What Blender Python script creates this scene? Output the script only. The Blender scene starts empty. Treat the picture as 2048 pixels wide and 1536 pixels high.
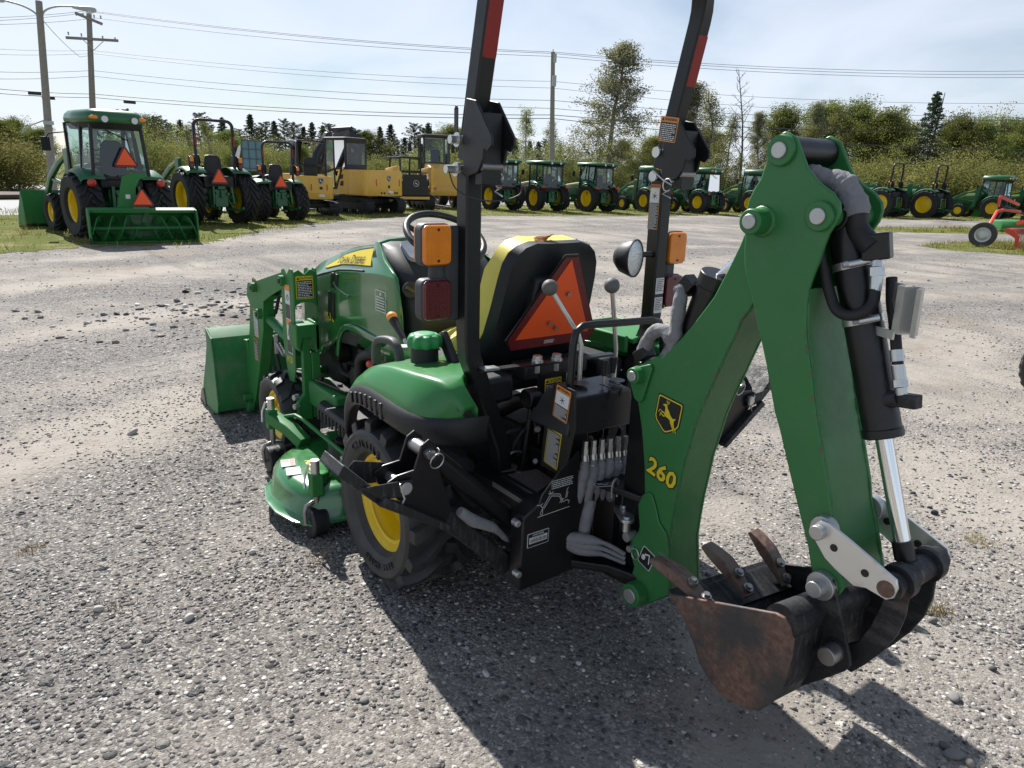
import bpy, bmesh, math, random
import numpy as np
from mathutils import Vector, Matrix, noise as mnoise

sc = bpy.context.scene
col = sc.collection
R = math.radians
rng = random.Random(7)
nrg = np.random.default_rng(7)

# ------------------------------------------------------------------ camera
cam_d = bpy.data.cameras.new("camera")
cam = bpy.data.objects.new("camera", cam_d)
col.objects.link(cam)
sc.camera = cam
cam_d.sensor_width = 36.0
cam_d.lens = 25.04
cam_d.clip_start = 0.05
cam_d.clip_end = 3000.0
_yaw, _pitch, _roll = R(-36.571), R(16.413), R(-1.815)
_fw = Vector((math.cos(_yaw) * math.cos(_pitch), math.sin(_yaw) * math.cos(_pitch), -math.sin(_pitch)))
_rt = Vector((math.sin(_yaw), -math.cos(_yaw), 0))
_dn = _fw.cross(_rt)
_r2 = _rt * math.cos(_roll) + _dn * math.sin(_roll)
_d2 = -_rt * math.sin(_roll) + _dn * math.cos(_roll)
_m = Matrix((_r2, -_d2, -_fw)).transposed().to_4x4()
_m.translation = Vector((-2.2711, 1.6657, 1.5335))
cam.matrix_world = _m

# ------------------------------------------------------------------ sky and sun
SUN_EL, SUN_AZ = R(43.0), R(-7.0)          # azimuth measured from +x, counter-clockwise
sd = Vector((math.cos(SUN_AZ) * math.cos(SUN_EL), math.sin(SUN_AZ) * math.cos(SUN_EL), math.sin(SUN_EL)))
sun_d = bpy.data.lights.new("sun", 'SUN')
sun_d.energy = 5.0
sun_d.angle = R(0.55)
sun_d.color = (1.0, 0.97, 0.925)
sun = bpy.data.objects.new("sun", sun_d)
col.objects.link(sun)
sun.rotation_euler = (-sd).to_track_quat('-Z', 'Y').to_euler()
world = bpy.data.worlds.new("World")
sc.world = world
world.use_nodes = True
wn, wl = world.node_tree.nodes, world.node_tree.links
wn.clear()
wo = wn.new('ShaderNodeOutputWorld')
bg = wn.new('ShaderNodeBackground')
sky = wn.new('ShaderNodeTexSky')
sky.sky_type = 'NISHITA'
sky.sun_disc = False
sky.sun_elevation = SUN_EL
sky.sun_rotation = math.pi / 2 - SUN_AZ
sky.altitude = 20
sky.air_density = 1.0
sky.dust_density = 0.3
sky.ozone_density = 1.2
# thin high cloud: soft noise over the sky direction, projected on a flat layer
tc = wn.new('ShaderNodeTexCoord')
sep = wn.new('ShaderNodeSeparateXYZ')
wl.new(tc.outputs['Generated'], sep.inputs[0])
def wmath(op, a, b=None):
    n = wn.new('ShaderNodeMath'); n.operation = op
    for i, s in enumerate((a, b)):
        if s is None: continue
        if isinstance(s, (int, float)): n.inputs[i].default_value = s
        else: wl.new(s, n.inputs[i])
    return n.outputs[0]
zz = wmath('ADD', wmath('MAXIMUM', sep.outputs[2], 0.0), 0.22)
cx = wmath('DIVIDE', sep.outputs[0], zz)
cy = wmath('DIVIDE', sep.outputs[1], zz)
comb = wn.new('ShaderNodeCombineXYZ')
wl.new(cx, comb.inputs[0]); wl.new(cy, comb.inputs[1])
cn = wn.new('ShaderNodeTexNoise')
cn.inputs['Scale'].default_value = 1.15
cn.inputs['Detail'].default_value = 6.0
cn.inputs['Roughness'].default_value = 0.5
cn.inputs['Distortion'].default_value = 0.5
wl.new(comb.outputs[0], cn.inputs['Vector'])
# a thin layer: its optical depth grows with the slant path towards the horizon; shaped so the unseen overhead sky gives less fill
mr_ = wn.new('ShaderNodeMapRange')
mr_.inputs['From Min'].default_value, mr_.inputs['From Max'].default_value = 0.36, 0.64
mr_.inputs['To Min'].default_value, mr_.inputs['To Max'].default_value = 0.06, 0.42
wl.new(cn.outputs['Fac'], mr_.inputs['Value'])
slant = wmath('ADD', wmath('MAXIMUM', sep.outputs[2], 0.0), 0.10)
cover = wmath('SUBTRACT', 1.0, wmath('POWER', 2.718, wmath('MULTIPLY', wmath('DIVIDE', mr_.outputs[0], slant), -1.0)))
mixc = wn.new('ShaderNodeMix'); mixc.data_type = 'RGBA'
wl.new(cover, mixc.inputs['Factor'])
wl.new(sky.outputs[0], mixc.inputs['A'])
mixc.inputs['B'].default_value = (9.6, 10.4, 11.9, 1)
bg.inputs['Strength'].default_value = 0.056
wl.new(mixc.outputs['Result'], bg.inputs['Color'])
wl.new(bg.outputs[0], wo.inputs[0])

sc.view_settings.view_transform = 'Standard'
sc.view_settings.look = 'None'
sc.view_settings.gamma = 1.0
sc.view_settings.exposure = 0.72
sc.view_settings.use_curve_mapping = False
sc.cycles.max_bounces = 6
sc.cycles.diffuse_bounces = 3
sc.cycles.glossy_bounces = 3
sc.cycles.transmission_bounces = 4
sc.cycles.transparent_max_bounces = 12
sc.cycles.caustics_reflective = False
sc.cycles.caustics_refractive = False
sc.cycles.use_denoising = True

# ------------------------------------------------------------------ materials
MATS = {}
def new_mat(name):
    m = bpy.data.materials.new(name)
    m.use_nodes = True
    MATS[name] = m
    return m, m.node_tree.nodes, m.node_tree.links, m.node_tree.nodes['Principled BSDF']

def paint(name, c, rough=0.4, metal=0.0, var=0.12, scale=6.0, coat=0.0, bump=0.0, bscale=60.0,
          dirt=0.0, dcol=(0.30, 0.26, 0.21), dscale=9.0, dsharp=(0.55, 0.75), spec=0.5, scratch=0.0):
    """Painted or plain surface: base colour, fine variation, optional dust or rust patches, fine relief."""
    m, n, l, p = new_mat(name)
    t = n.new('ShaderNodeTexCoord')
    nz = n.new('ShaderNodeTexNoise')
    nz.inputs['Scale'].default_value = scale
    nz.inputs['Detail'].default_value = 4
    l.new(t.outputs['Object'], nz.inputs['Vector'])
    hs = n.new('ShaderNodeMix'); hs.data_type = 'RGBA'
    l.new(nz.outputs['Fac'], hs.inputs['Factor'])
    hs.inputs['A'].default_value = tuple(x * (1 - var) for x in c) + (1,)
    hs.inputs['B'].default_value = tuple(min(1, x * (1 + var)) for x in c) + (1,)
    out = hs.outputs['Result']
    rr = n.new('ShaderNodeMapRange')
    rr.inputs['To Min'].default_value = max(0.03, rough - 0.08)
    rr.inputs['To Max'].default_value = min(1, rough + 0.10)
    nz2 = n.new('ShaderNodeTexNoise')
    nz2.inputs['Scale'].default_value = scale * 4.3
    nz2.inputs['Detail'].default_value = 5
    l.new(t.outputs['Object'], nz2.inputs['Vector'])
    l.new(nz2.outputs['Fac'], rr.inputs['Value'])
    l.new(rr.outputs[0], p.inputs['Roughness'])
    if dirt > 0:
        dn = n.new('ShaderNodeTexNoise')
        dn.inputs['Scale'].default_value = dscale
        dn.inputs['Detail'].default_value = 8
        dn.inputs['Roughness'].default_value = 0.65
        l.new(t.outputs['Object'], dn.inputs['Vector'])
        mr = n.new('ShaderNodeMapRange')
        mr.inputs['From Min'].default_value, mr.inputs['From Max'].default_value = dsharp
        mr.inputs['To Max'].default_value = dirt
        l.new(dn.outputs['Fac'], mr.inputs['Value'])
        mx = n.new('ShaderNodeMix'); mx.data_type = 'RGBA'
        l.new(mr.outputs[0], mx.inputs['Factor'])
        l.new(out, mx.inputs['A'])
        mx.inputs['B'].default_value = tuple(dcol) + (1,)
        out = mx.outputs['Result']
    if scratch > 0:
        mp = n.new('ShaderNodeMapping'); mp.inputs['Scale'].default_value = (3., 3., 26.); mp.inputs['Rotation'].default_value = (.2, .9, .3)
        l.new(t.outputs['Object'], mp.inputs['Vector'])
        sn = n.new('ShaderNodeTexNoise'); sn.inputs['Scale'].default_value = 7; sn.inputs['Detail'].default_value = 9; sn.inputs['Roughness'].default_value = .75
        l.new(mp.outputs[0], sn.inputs['Vector'])
        sr = n.new('ShaderNodeMapRange'); sr.inputs['From Min'].default_value = .66; sr.inputs['From Max'].default_value = .74; sr.inputs['To Max'].default_value = scratch
        l.new(sn.outputs['Fac'], sr.inputs['Value'])
        sx_ = n.new('ShaderNodeMix'); sx_.data_type = 'RGBA'; l.new(sr.outputs[0], sx_.inputs['Factor']); l.new(out, sx_.inputs['A']); sx_.inputs['B'].default_value = (.20, .27, .19, 1)
        out = sx_.outputs['Result']
    l.new(out, p.inputs['Base Color'])
    p.inputs['Metallic'].default_value = metal
    p.inputs['Specular IOR Level'].default_value = spec
    p.inputs['Coat Weight'].default_value = coat
    p.inputs['Coat Roughness'].default_value = 0.08
    if bump > 0:
        b = n.new('ShaderNodeBump')
        bn = n.new('ShaderNodeTexNoise')
        bn.inputs['Scale'].default_value = bscale
        bn.inputs['Detail'].default_value = 4
        l.new(t.outputs['Object'], bn.inputs['Vector'])
        b.inputs['Strength'].default_value = bump
        b.inputs['Distance'].default_value = 0.01
        l.new(bn.outputs['Fac'], b.inputs['Height'])
        l.new(b.outputs[0], p.inputs['Normal'])
    return m

G_ = (0.028, 0.185, 0.043)
paint('green', G_, 0.52, spec=0.35, coat=0.04, var=0.08, dirt=0.22, dcol=(0.13, 0.16, 0.10), dscale=7, dsharp=(0.5, 0.85))
paint('green_fender', G_, 0.34, coat=0.25, var=0.05, spec=0.4)
paint('green_boom', (0.027, 0.172, 0.044), 0.42, coat=0.06, var=0.10, dirt=0.32, dcol=(0.10, 0.19, 0.10), dscale=9, dsharp=(0.5, 0.75), bump=0.06, bscale=45, scratch=0.5)
paint('green_dusty', (0.024, 0.185, 0.050), 0.5, var=0.12, dirt=0.55, dcol=(0.20, 0.21, 0.16), dscale=8, dsharp=(0.45, 0.8))
paint('green_far', (0.014, 0.115, 0.036), 0.38, coat=0.25, var=0.1)
paint('green_hood', (0.022, 0.165, 0.038), 0.22, coat=0.8, var=0.05)
paint('green_cap', (0.03, 0.27, 0.085), 0.5, var=0.08)
paint('yellow', (0.82, 0.56, 0.010), 0.42, var=0.06, coat=0.15, dirt=0.25, dcol=(0.42, 0.33, 0.12), dscale=10)
paint('yellow_seat', (0.70, 0.60, 0.10), 0.48, var=0.08, scale=12, bump=0.05, bscale=90, dirt=0.3, dcol=(0.45, 0.40, 0.2), dscale=14)
paint('yellow_decal', (0.78, 0.60, 0.02), 0.4, var=0.04)
paint('gold_paint', (0.74, 0.43, 0.065), 0.42, var=0.08, coat=0.1, dirt=0.2, dcol=(0.33, 0.24, 0.12))
paint('black_steel', (0.0065, 0.0065, 0.0078), 0.36, var=0.3, dirt=0.3, dcol=(0.04, 0.037, 0.034), dscale=9, dsharp=(0.5, 0.85), bump=0.03)
paint('black_satin', (0.0085, 0.009, 0.0105), 0.42, var=0.2, bump=0.05, bscale=160)
paint('black_plastic', (0.0095, 0.010, 0.0115), 0.5, var=0.2, bump=0.08, bscale=220, dirt=0.25, dcol=(0.07, 0.065, 0.06))
paint('grey_plastic', (0.055, 0.058, 0.063), 0.55, var=0.15, bump=0.05, bscale=200, dirt=0.3, dcol=(0.14, 0.13, 0.12))
paint('dark_shell', (0.013, 0.016, 0.019), 0.5, var=0.15, bump=0.06, bscale=240)
paint('console_black', (0.020, 0.021, 0.024), 0.33, var=0.15, bump=0.03, bscale=160)
paint('dark_mech', (0.009, 0.009, 0.009), 0.55, var=0.35, dirt=0.5, dcol=(0.07, 0.06, 0.045), dscale=16)
paint('rubber', (0.030, 0.030, 0.032), 0.50, var=0.25, scale=14, dirt=0.5, dcol=(0.075, 0.07, 0.065), dscale=12, dsharp=(0.42, 0.75), bump=0.12, bscale=110)
paint('rubber_far', (0.016, 0.016, 0.017), 0.75, var=0.25, dirt=0.4, dcol=(0.07, 0.065, 0.06), dscale=6)
paint('sleeve', (0.21, 0.21, 0.22), 0.85, var=0.3, scale=18, bump=0.9, bscale=38, dirt=0.35, dcol=(0.07, 0.065, 0.06), dscale=12)
paint('hose', (0.013, 0.013, 0.014), 0.6, var=0.2)
paint('zinc', (0.62, 0.63, 0.62), 0.34, metal=0.9, var=0.12, dirt=0.4, dcol=(0.36, 0.33, 0.28), dscale=20)
paint('zinc_link', (0.78, 0.78, 0.76), 0.36, metal=0.8, var=0.15, dirt=0.75, dcol=(0.30, 0.17, 0.09), dscale=7, dsharp=(0.56, 0.70))
paint('chrome', (0.78, 0.79, 0.80), 0.10, metal=1.0, var=0.03)
paint('steel_pin', (0.50, 0.50, 0.49), 0.38, metal=0.75, var=0.15)
paint('bare_steel', (0.30, 0.29, 0.28), 0.38, metal=0.8, var=0.25, dirt=0.5, dcol=(0.16, 0.09, 0.055), dscale=22)
paint('worn_edge', (0.22, 0.20, 0.18), 0.5, metal=0.4, var=0.3, dirt=0.6, dcol=(0.12, 0.075, 0.05), dscale=20)
paint('orange_smv', (1.0, 0.105, 0.012), 0.42, var=0.05, scale=8)
paint('amber_lens', (1.0, 0.25, 0.002), 0.16, var=0.25, scale=16, coat=0.5)
paint('red_lens', (0.11, 0.004, 0.010), 0.2, var=0.25, scale=16, coat=0.5)
paint('red_tail', (0.5, 0.03, 0.012), 0.25, var=0.1, coat=0.4)
paint('red_reflect', (0.26, 0.013, 0.012), 0.4, var=0.15)
paint('white_decal', (0.72, 0.72, 0.72), 0.5, var=0.04)
paint('black_decal', (0.011, 0.011, 0.012), 0.4, var=0.1)
paint('orange_decal', (0.80, 0.30, 0.05), 0.45, var=0.05)
paint('navy_decal', (0.012, 0.025, 0.075), 0.4, var=0.05)
paint('pink_decal', (0.62, 0.10, 0.10), 0.45, var=0.05)
paint('orange_knob', (0.90, 0.36, 0.06), 0.45, var=0.05)
paint('grey_knob', (0.12, 0.115, 0.11), 0.6, var=0.2, bump=0.15, bscale=150)
paint('screen_grey', (0.30, 0.34, 0.40), 0.12, var=0.15, scale=10)
paint('wood_pole', (0.26, 0.235, 0.20), 0.85, var=0.25, scale=9, bump=0.3, bscale=25)
paint('lamp_grey', (0.42, 0.44, 0.44), 0.5)
paint('wire', (0.035, 0.035, 0.042), 0.6)
paint('red_frame', (0.62, 0.055, 0.022), 0.42, var=0.1, coat=0.1)
paint('rake_rust', (0.33, 0.045, 0.025), 0.55, var=0.2)
paint('silver_rim', (0.55, 0.56, 0.57), 0.4, metal=0.5, var=0.1)
paint('teal_panel', (0.12, 0.24, 0.27), 0.6)
paint('white_paint', (0.75, 0.75, 0.74), 0.5)
paint('navy_cloth', (0.02, 0.03, 0.06), 0.7)
paint('bark', (0.12, 0.10, 0.085), 0.9, var=0.3, scale=5, bump=0.5, bscale=18)
paint('bark_pale', (0.30, 0.28, 0.25), 0.9, var=0.4, scale=4, bump=0.3, bscale=18)
paint('mulch', (0.10, 0.075, 0.062), 0.95, var=0.5, scale=7, bump=0.6, bscale=20)
paint('grit_pad', (0.17, 0.135, 0.125), 0.95, var=0.6, scale=260, bump=0.9, bscale=420)
paint('leaf_dry', (0.36, 0.13, 0.035), 0.8, var=0.3, scale=60)

# bucket steel: black paint scuffed through to grey metal and brown rust, in patches of their own
def bucket_mat(name, rust, base=(0.016, 0.016, 0.018)):
    m, n, l, p = new_mat(name)
    t = n.new('ShaderNodeTexCoord')
    def nz(scale, det=8, rough=.6, stretch=None):
        k = n.new('ShaderNodeTexNoise'); k.inputs['Scale'].default_value = scale
        k.inputs['Detail'].default_value = det; k.inputs['Roughness'].default_value = rough
        if stretch:
            mp = n.new('ShaderNodeMapping'); mp.inputs['Scale'].default_value = stretch
            mp.inputs['Rotation'].default_value = (0.3, 0.5, 0.2)
            l.new(t.outputs['Object'], mp.inputs['Vector']); l.new(mp.outputs[0], k.inputs['Vector'])
        else: l.new(t.outputs['Object'], k.inputs['Vector'])
        return k.outputs['Fac']
    def rng_(s, a, b, c=0., d=1.):
        k = n.new('ShaderNodeMapRange'); k.inputs['From Min'].default_value = a; k.inputs['From Max'].default_value = b
        k.inputs['To Min'].default_value = c; k.inputs['To Max'].default_value = d
        l.new(s, k.inputs['Value']); return k.outputs[0]
    def mix(f, a, b):
        k = n.new('ShaderNodeMix'); k.data_type = 'RGBA'; l.new(f, k.inputs['Factor'])
        for s, v in (('A', a), ('B', b)):
            if isinstance(v, tuple): k.inputs[s].default_value = v + (1,)
            else: l.new(v, k.inputs[s])
        return k.outputs['Result']
    scuff = mix(rng_(nz(5, 10, .7, (1, 14, 3)), .52, .72, 0, .8), base, (0.11, 0.10, 0.095))
    rc = mix(rng_(nz(60, 6), .35, .65), (0.105, 0.048, 0.030), (0.20, 0.125, 0.095))
    fac = rng_(nz(4.2, 9, .62), rust, rust + .13)
    out = mix(fac, scuff, rc)
    l.new(out, p.inputs['Base Color'])
    l.new(rng_(nz(30), .3, .7, .35, .8), p.inputs['Roughness'])
    b = n.new('ShaderNodeBump'); b.inputs['Strength'].default_value = .25; b.inputs['Distance'].default_value = .01
    l.new(nz(70, 6), b.inputs['Height']); l.new(b.outputs[0], p.inputs['Normal'])
    return m
bucket_mat('bucket_side', 0.43, (0.05, 0.047, 0.045))
bucket_mat('bucket_black', 0.64, (0.012, 0.012, 0.014))
bucket_mat('tooth_rust', 0.42, (0.16, 0.12, 0.09))
bucket_mat('arm_worn', 0.66, (0.014, 0.014, 0.016))

def glass_mat(name, tint, refl=0.07):
    m = bpy.data.materials.new(name); m.use_nodes = True; MATS[name] = m
    n, l = m.node_tree.nodes, m.node_tree.links
    n.clear()
    o = n.new('ShaderNodeOutputMaterial'); mx = n.new('ShaderNodeMixShader')
    tr = n.new('ShaderNodeBsdfTransparent'); tr.inputs[0].default_value = tint + (1,)
    gl = n.new('ShaderNodeBsdfGlossy'); gl.inputs['Roughness'].default_value = 0.03
    fr = n.new('ShaderNodeFresnel'); fr.inputs[0].default_value = 1.5
    ad = n.new('ShaderNodeMath'); ad.operation = 'ADD'; ad.inputs[1].default_value = refl
    l.new(fr.outputs[0], ad.inputs[0]); l.new(ad.outputs[0], mx.inputs[0])
    l.new(tr.outputs[0], mx.inputs[1]); l.new(gl.outputs[0], mx.inputs[2]); l.new(mx.outputs[0], o.inputs[0])
glass_mat('cab_glass', (0.62, 0.78, 0.78), .02)
def lens_mat(name, c):
    m, n, l, p = new_mat(name)
    p.inputs['Base Color'].default_value = c + (1,)
    p.inputs['Roughness'].default_value = 0.12
    p.inputs['Metallic'].default_value = 0.5
    t = n.new('ShaderNodeTexCoord'); w = n.new('ShaderNodeTexVoronoi'); w.inputs['Scale'].default_value = 130
    l.new(t.outputs['Object'], w.inputs['Vector'])
    b = n.new('ShaderNodeBump'); b.inputs['Strength'].default_value = .5; b.inputs['Distance'].default_value = .004
    l.new(w.outputs['Distance'], b.inputs['Height']); l.new(b.outputs[0], p.inputs['Normal'])
lens_mat('clear_lens', (0.62, 0.66, 0.68))
for _k in ('amber_lens', 'red_lens'):
    # ribbed lens relief
    m = MATS[_k]; n, l = m.node_tree.nodes, m.node_tree.links
    t = n.new('ShaderNodeTexCoord'); w = n.new('ShaderNodeTexVoronoi')
    w.inputs['Scale'].default_value = 170; w.distance = 'CHEBYCHEV'
    if 'Randomness' in w.inputs: w.inputs['Randomness'].default_value = 0.15
    l.new(t.outputs['Object'], w.inputs['Vector'])
    b = n.new('ShaderNodeBump'); b.inputs['Strength'].default_value = .55; b.inputs['Distance'].default_value = .004
    l.new(w.outputs['Distance'], b.inputs['Height']); l.new(b.outputs[0], n['Principled BSDF'].inputs['Normal'])
# honeycomb retroreflective sheet
_m = paint('red_border', (0.15, 0.008, 0.012), 0.35, var=0.1)
n, l = _m.node_tree.nodes, _m.node_tree.links
t = n.new('ShaderNodeTexCoord'); w = n.new('ShaderNodeTexVoronoi'); w.inputs['Scale'].default_value = 150
l.new(t.outputs['Object'], w.inputs['Vector'])
b = n.new('ShaderNodeBump'); b.inputs['Strength'].default_value = .3; b.inputs['Distance'].default_value = .003
l.new(w.outputs['Distance'], b.inputs['Height']); l.new(b.outputs[0], n['Principled BSDF'].inputs['Normal'])

# leaves: thin two-sided, some light passes through; colour varies leaf by leaf and tree by tree
def leaf_mat(name, c1, c2, trans=0.3):
    m = bpy.data.materials.new(name); m.use_nodes = True; MATS[name] = m
    n, l = m.node_tree.nodes, m.node_tree.links
    n.clear()
    o = n.new('ShaderNodeOutputMaterial'); mx = n.new('ShaderNodeMixShader'); mx.inputs[0].default_value = trans
    d = n.new('ShaderNodeBsdfDiffuse'); tr = n.new('ShaderNodeBsdfTranslucent')
    at = n.new('ShaderNodeAttribute'); at.attribute_name = 'tone'
    oi = n.new('ShaderNodeObjectInfo')
    c = n.new('ShaderNodeMix'); c.data_type = 'RGBA'
    c.inputs['A'].default_value = c1 + (1,); c.inputs['B'].default_value = c2 + (1,)
    l.new(at.outputs['Fac'], c.inputs['Factor'])
    h = n.new('ShaderNodeHueSaturation')
    mr = n.new('ShaderNodeMapRange'); mr.inputs['To Min'].default_value = .475; mr.inputs['To Max'].default_value = .52
    l.new(oi.outputs['Random'], mr.inputs['Value']); l.new(mr.outputs[0], h.inputs['Hue'])
    mv = n.new('ShaderNodeMapRange'); mv.inputs['To Min'].default_value = .75; mv.inputs['To Max'].default_value = 1.2
    l.new(oi.outputs['Random'], mv.inputs['Value']); l.new(mv.outputs[0], h.inputs['Value'])
    l.new(c.outputs['Result'], h.inputs['Color'])
    l.new(h.outputs[0], d.inputs[0]); l.new(h.outputs[0], tr.inputs[0])
    l.new(d.outputs[0], mx.inputs[1]); l.new(tr.outputs[0], mx.inputs[2]); l.new(mx.outputs[0], o.inputs[0])
leaf_mat('leaf_green', (0.095, 0.130, 0.032), (0.26, 0.285, 0.085), .5)
leaf_mat('leaf_olive', (0.115, 0.135, 0.042), (0.32, 0.315, 0.105), .5)
leaf_mat('leaf_silver', (0.14, 0.15, 0.080), (0.38, 0.37, 0.22), .42)
leaf_mat('needle', (0.050, 0.075, 0.040), (0.135, 0.160, 0.085), .3)
leaf_mat('grass_blade', (0.14, 0.155, 0.035), (0.42, 0.35, 0.14), .4)
leaf_mat('dry_weed', (0.20, 0.16, 0.08), (0.42, 0.34, 0.20), .3)

# ------------------------------------------------------------------ mesh helpers
def V3(p): return Vector(p)
class MB:
    """Collects geometry for ONE mesh object."""
    def __init__(s): s.v = []; s.f = []
    def add(s, vs, fs, M=None):
        o = len(s.v)
        s.v += [tuple(M @ Vector(p)) for p in vs] if M is not None else [tuple(p) for p in vs]
        s.f += [tuple(i + o for i in f) for f in fs]
        return s
    def box(s, c, d, rot=None, top=(1, 1)):
        x, y, z = d[0] / 2, d[1] / 2, d[2] / 2
        tx, ty = top
        vs = [(-x, -y, -z), (x, -y, -z), (x, y, -z), (-x, y, -z), (-x*tx, -y*ty, z), (x*tx, -y*ty, z), (x*tx, y*ty, z), (-x*tx, y*ty, z)]
        M = Matrix.Translation(c)
        if rot is not None: M = M @ (rot if isinstance(rot, Matrix) else Matrix.Rotation(rot[2], 4, 'Z') @ Matrix.Rotation(rot[1], 4, 'Y') @ Matrix.Rotation(rot[0], 4, 'X'))
        return s.add(vs, [(0, 3, 2, 1), (4, 5, 6, 7), (0, 1, 5, 4), (1, 2, 6, 5), (2, 3, 7, 6), (3, 0, 4, 7)], M)
    def prism(s, pts, a, b, axis='y'):
        """Polygon extruded along an axis; pts are the two other coordinates in x,y,z order."""
        def mk(p, h):
            return {'x': (h, p[0], p[1]), 'y': (p[0], h, p[1]), 'z': (p[0], p[1], h)}[axis]
        n = len(pts)
        ar = sum(pts[i][0]*pts[(i+1) % n][1] - pts[(i+1) % n][0]*pts[i][1] for i in range(n))
        pts = list(pts) if (ar > 0) != (axis == 'y') else list(pts)[::-1]
        if a > b: a, b = b, a
        vs = [mk(p, a) for p in pts] + [mk(p, b) for p in pts]
        fs = [tuple(range(n))[::-1], tuple(range(n, 2*n))] + [(i, (i+1) % n, n + (i+1) % n, n + i) for i in range(n)]
        return s.add(vs, fs)
    def cyl(s, p0, p1, r0, r1=None, n=16, cap=True):
        p0, p1 = V3(p0), V3(p1); r1 = r0 if r1 is None else r1
        q = (p1 - p0).to_track_quat('Z', 'Y')
        vs = []
        for p, r in ((p0, r0), (p1, r1)):
            for i in range(n):
                a = 2*math.pi*i/n
                vs.append(p + q @ Vector((r*math.cos(a), r*math.sin(a), 0)))
        fs = [(i, (i+1) % n, n+(i+1) % n, n+i) for i in range(n)]
        if cap: fs += [tuple(range(n))[::-1], tuple(range(n, 2*n))]
        return s.add(vs, fs)
    def hexhead(s, p, d, r, h): return s.cyl(p, V3(p) + V3(d).normalized()*h, r, r*.97, 6)
    def tube(s, pts, r, n=10, closed=False, cap=True):
        pts = [V3(p) for p in pts]; k = len(pts)
        rs = r if isinstance(r, (list, tuple)) else [r]*k
        tang = []
        for i in range(k):
            a = pts[(i-1) % k] if (closed or i > 0) else pts[i]
            b = pts[(i+1) % k] if (closed or i < k-1) else pts[i]
            tang.append((b - a).normalized())
        up = tang[0].orthogonal().normalized()
        vs = []
        for i in range(k):
            t = tang[i]
            up = (up - t*up.dot(t))
            up = up.normalized() if up.length > 1e-6 else t.orthogonal().normalized()
            w = t.cross(up)
            for j in range(n):
                a = 2*math.pi*j/n
                vs.append(pts[i] + (up*math.cos(a) + w*math.sin(a))*rs[i])
        fs = []
        for i in range(k if closed else k-1):
            i2 = (i+1) % k
            fs += [(i*n+j, i*n+(j+1) % n, i2*n+(j+1) % n, i2*n+j) for j in range(n)]
        if cap and not closed: fs += [tuple(range(n))[::-1], tuple(range((k-1)*n, k*n))]
        return s.add(vs, fs)
    def sweep(s, pts, prof, ref, cap=True):
        """Sweeps a 2D profile; first profile axis = ref, second = tangent x ref."""
        pts = [V3(p) for p in pts]; k = len(pts); n = len(prof); ref = V3(ref).normalized(); vs = []
        for i in range(k):
            t0 = (pts[i] - pts[i-1]).normalized() if i > 0 else None
            t1 = (pts[i+1] - pts[i]).normalized() if i < k-1 else None
            t = (t0 + t1).normalized() if (t0 and t1) else (t0 or t1)
            sc_ = 1.0 / max(.5, t.dot(t0 or t1))
            a = (ref - t*ref.dot(t)).normalized(); b = t.cross(a)
            for (x, y) in prof: vs.append(pts[i] + a*x + b*y*sc_)
        fs = []
        for i in range(k-1): fs += [(i*n+j, i*n+(j+1) % n, (i+1)*n+(j+1) % n, (i+1)*n+j) for j in range(n)]
        if cap: fs += [tuple(range(n))[::-1], tuple(range((k-1)*n, k*n))]
        return s.add(vs, fs)
    def loft(s, rings, closed=True, cap=True):
        n = len(rings[0]); vs = [p for r in rings for p in r]; fs = []
        m = n if closed else n-1
        for i in range(len(rings)-1): fs += [(i*n+j, i*n+(j+1) % n, (i+1)*n+(j+1) % n, (i+1)*n+j) for j in range(m)]
        if cap and closed: fs += [tuple(range(n))[::-1], tuple(range((len(rings)-1)*n, len(rings)*n))]
        return s.add(vs, fs)
    def lathe(s, prof, M, n=32, closed=False):
        """prof: (r, h) pairs turned about local Y, placed by M."""
        vs = []; k = len(prof)
        for r, h in prof:
            for j in range(n):
                a = 2*math.pi*j/n
                vs.append((r*math.cos(a), h, r*math.sin(a)))
        fs = []
        for i in range(k-1 if not closed else k): fs += [(i*n+j, ((i+1) % k)*n+j, ((i+1) % k)*n+(j+1) % n, i*n+(j+1) % n) for j in range(n)]
        return s.add(vs, fs, M)
    def ball(s, c, r, n=14, m=8, sq=(1, 1, 1)):
        vs = [(0, 0, 1)]
        for i in range(1, m):
            t = math.pi*i/m
            vs += [(math.sin(t)*math.cos(2*math.pi*j/n), math.sin(t)*math.sin(2*math.pi*j/n), math.cos(t)) for j in range(n)]
        vs.append((0, 0, -1)); fs = [(0, 1+j, 1+(j+1) % n) for j in range(n)]
        for i in range(m-2): fs += [(1+i*n+j, 1+(i+1)*n+j, 1+(i+1)*n+(j+1) % n, 1+i*n+(j+1) % n) for j in range(n)]
        L = len(vs)-1; fs += [(1+(m-2)*n+j, L, 1+(m-2)*n+(j+1) % n) for j in range(n)]
        rr = r if isinstance(r, (tuple, list)) else (r, r, r)
        return s.add([(c[0]+p[0]*rr[0], c[1]+p[1]*rr[1], c[2]+p[2]*rr[2]) for p in vs], fs)
    def poly(s, pts, M=None): return s.add(pts, [tuple(range(len(pts)))], M)
    def text(s, t, size, M, bold=0.0, align='CENTER', sx=1.0):
        c = bpy.data.curves.new('t', 'FONT'); c.body = t; c.size = size; c.align_x = align; c.align_y = 'CENTER'
        c.offset = bold*size; c.resolution_u = 2
        o = bpy.data.objects.new('t', c)
        me = bpy.data.meshes.new_from_object(o)
        s.add([(v.co.x*sx, v.co.y, v.co.z) for v in me.vertices], [tuple(p.vertices) for p in me.polygons], M)
        bpy.data.objects.remove(o); bpy.data.meshes.remove(me); bpy.data.curves.remove(c)
        return s
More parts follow.
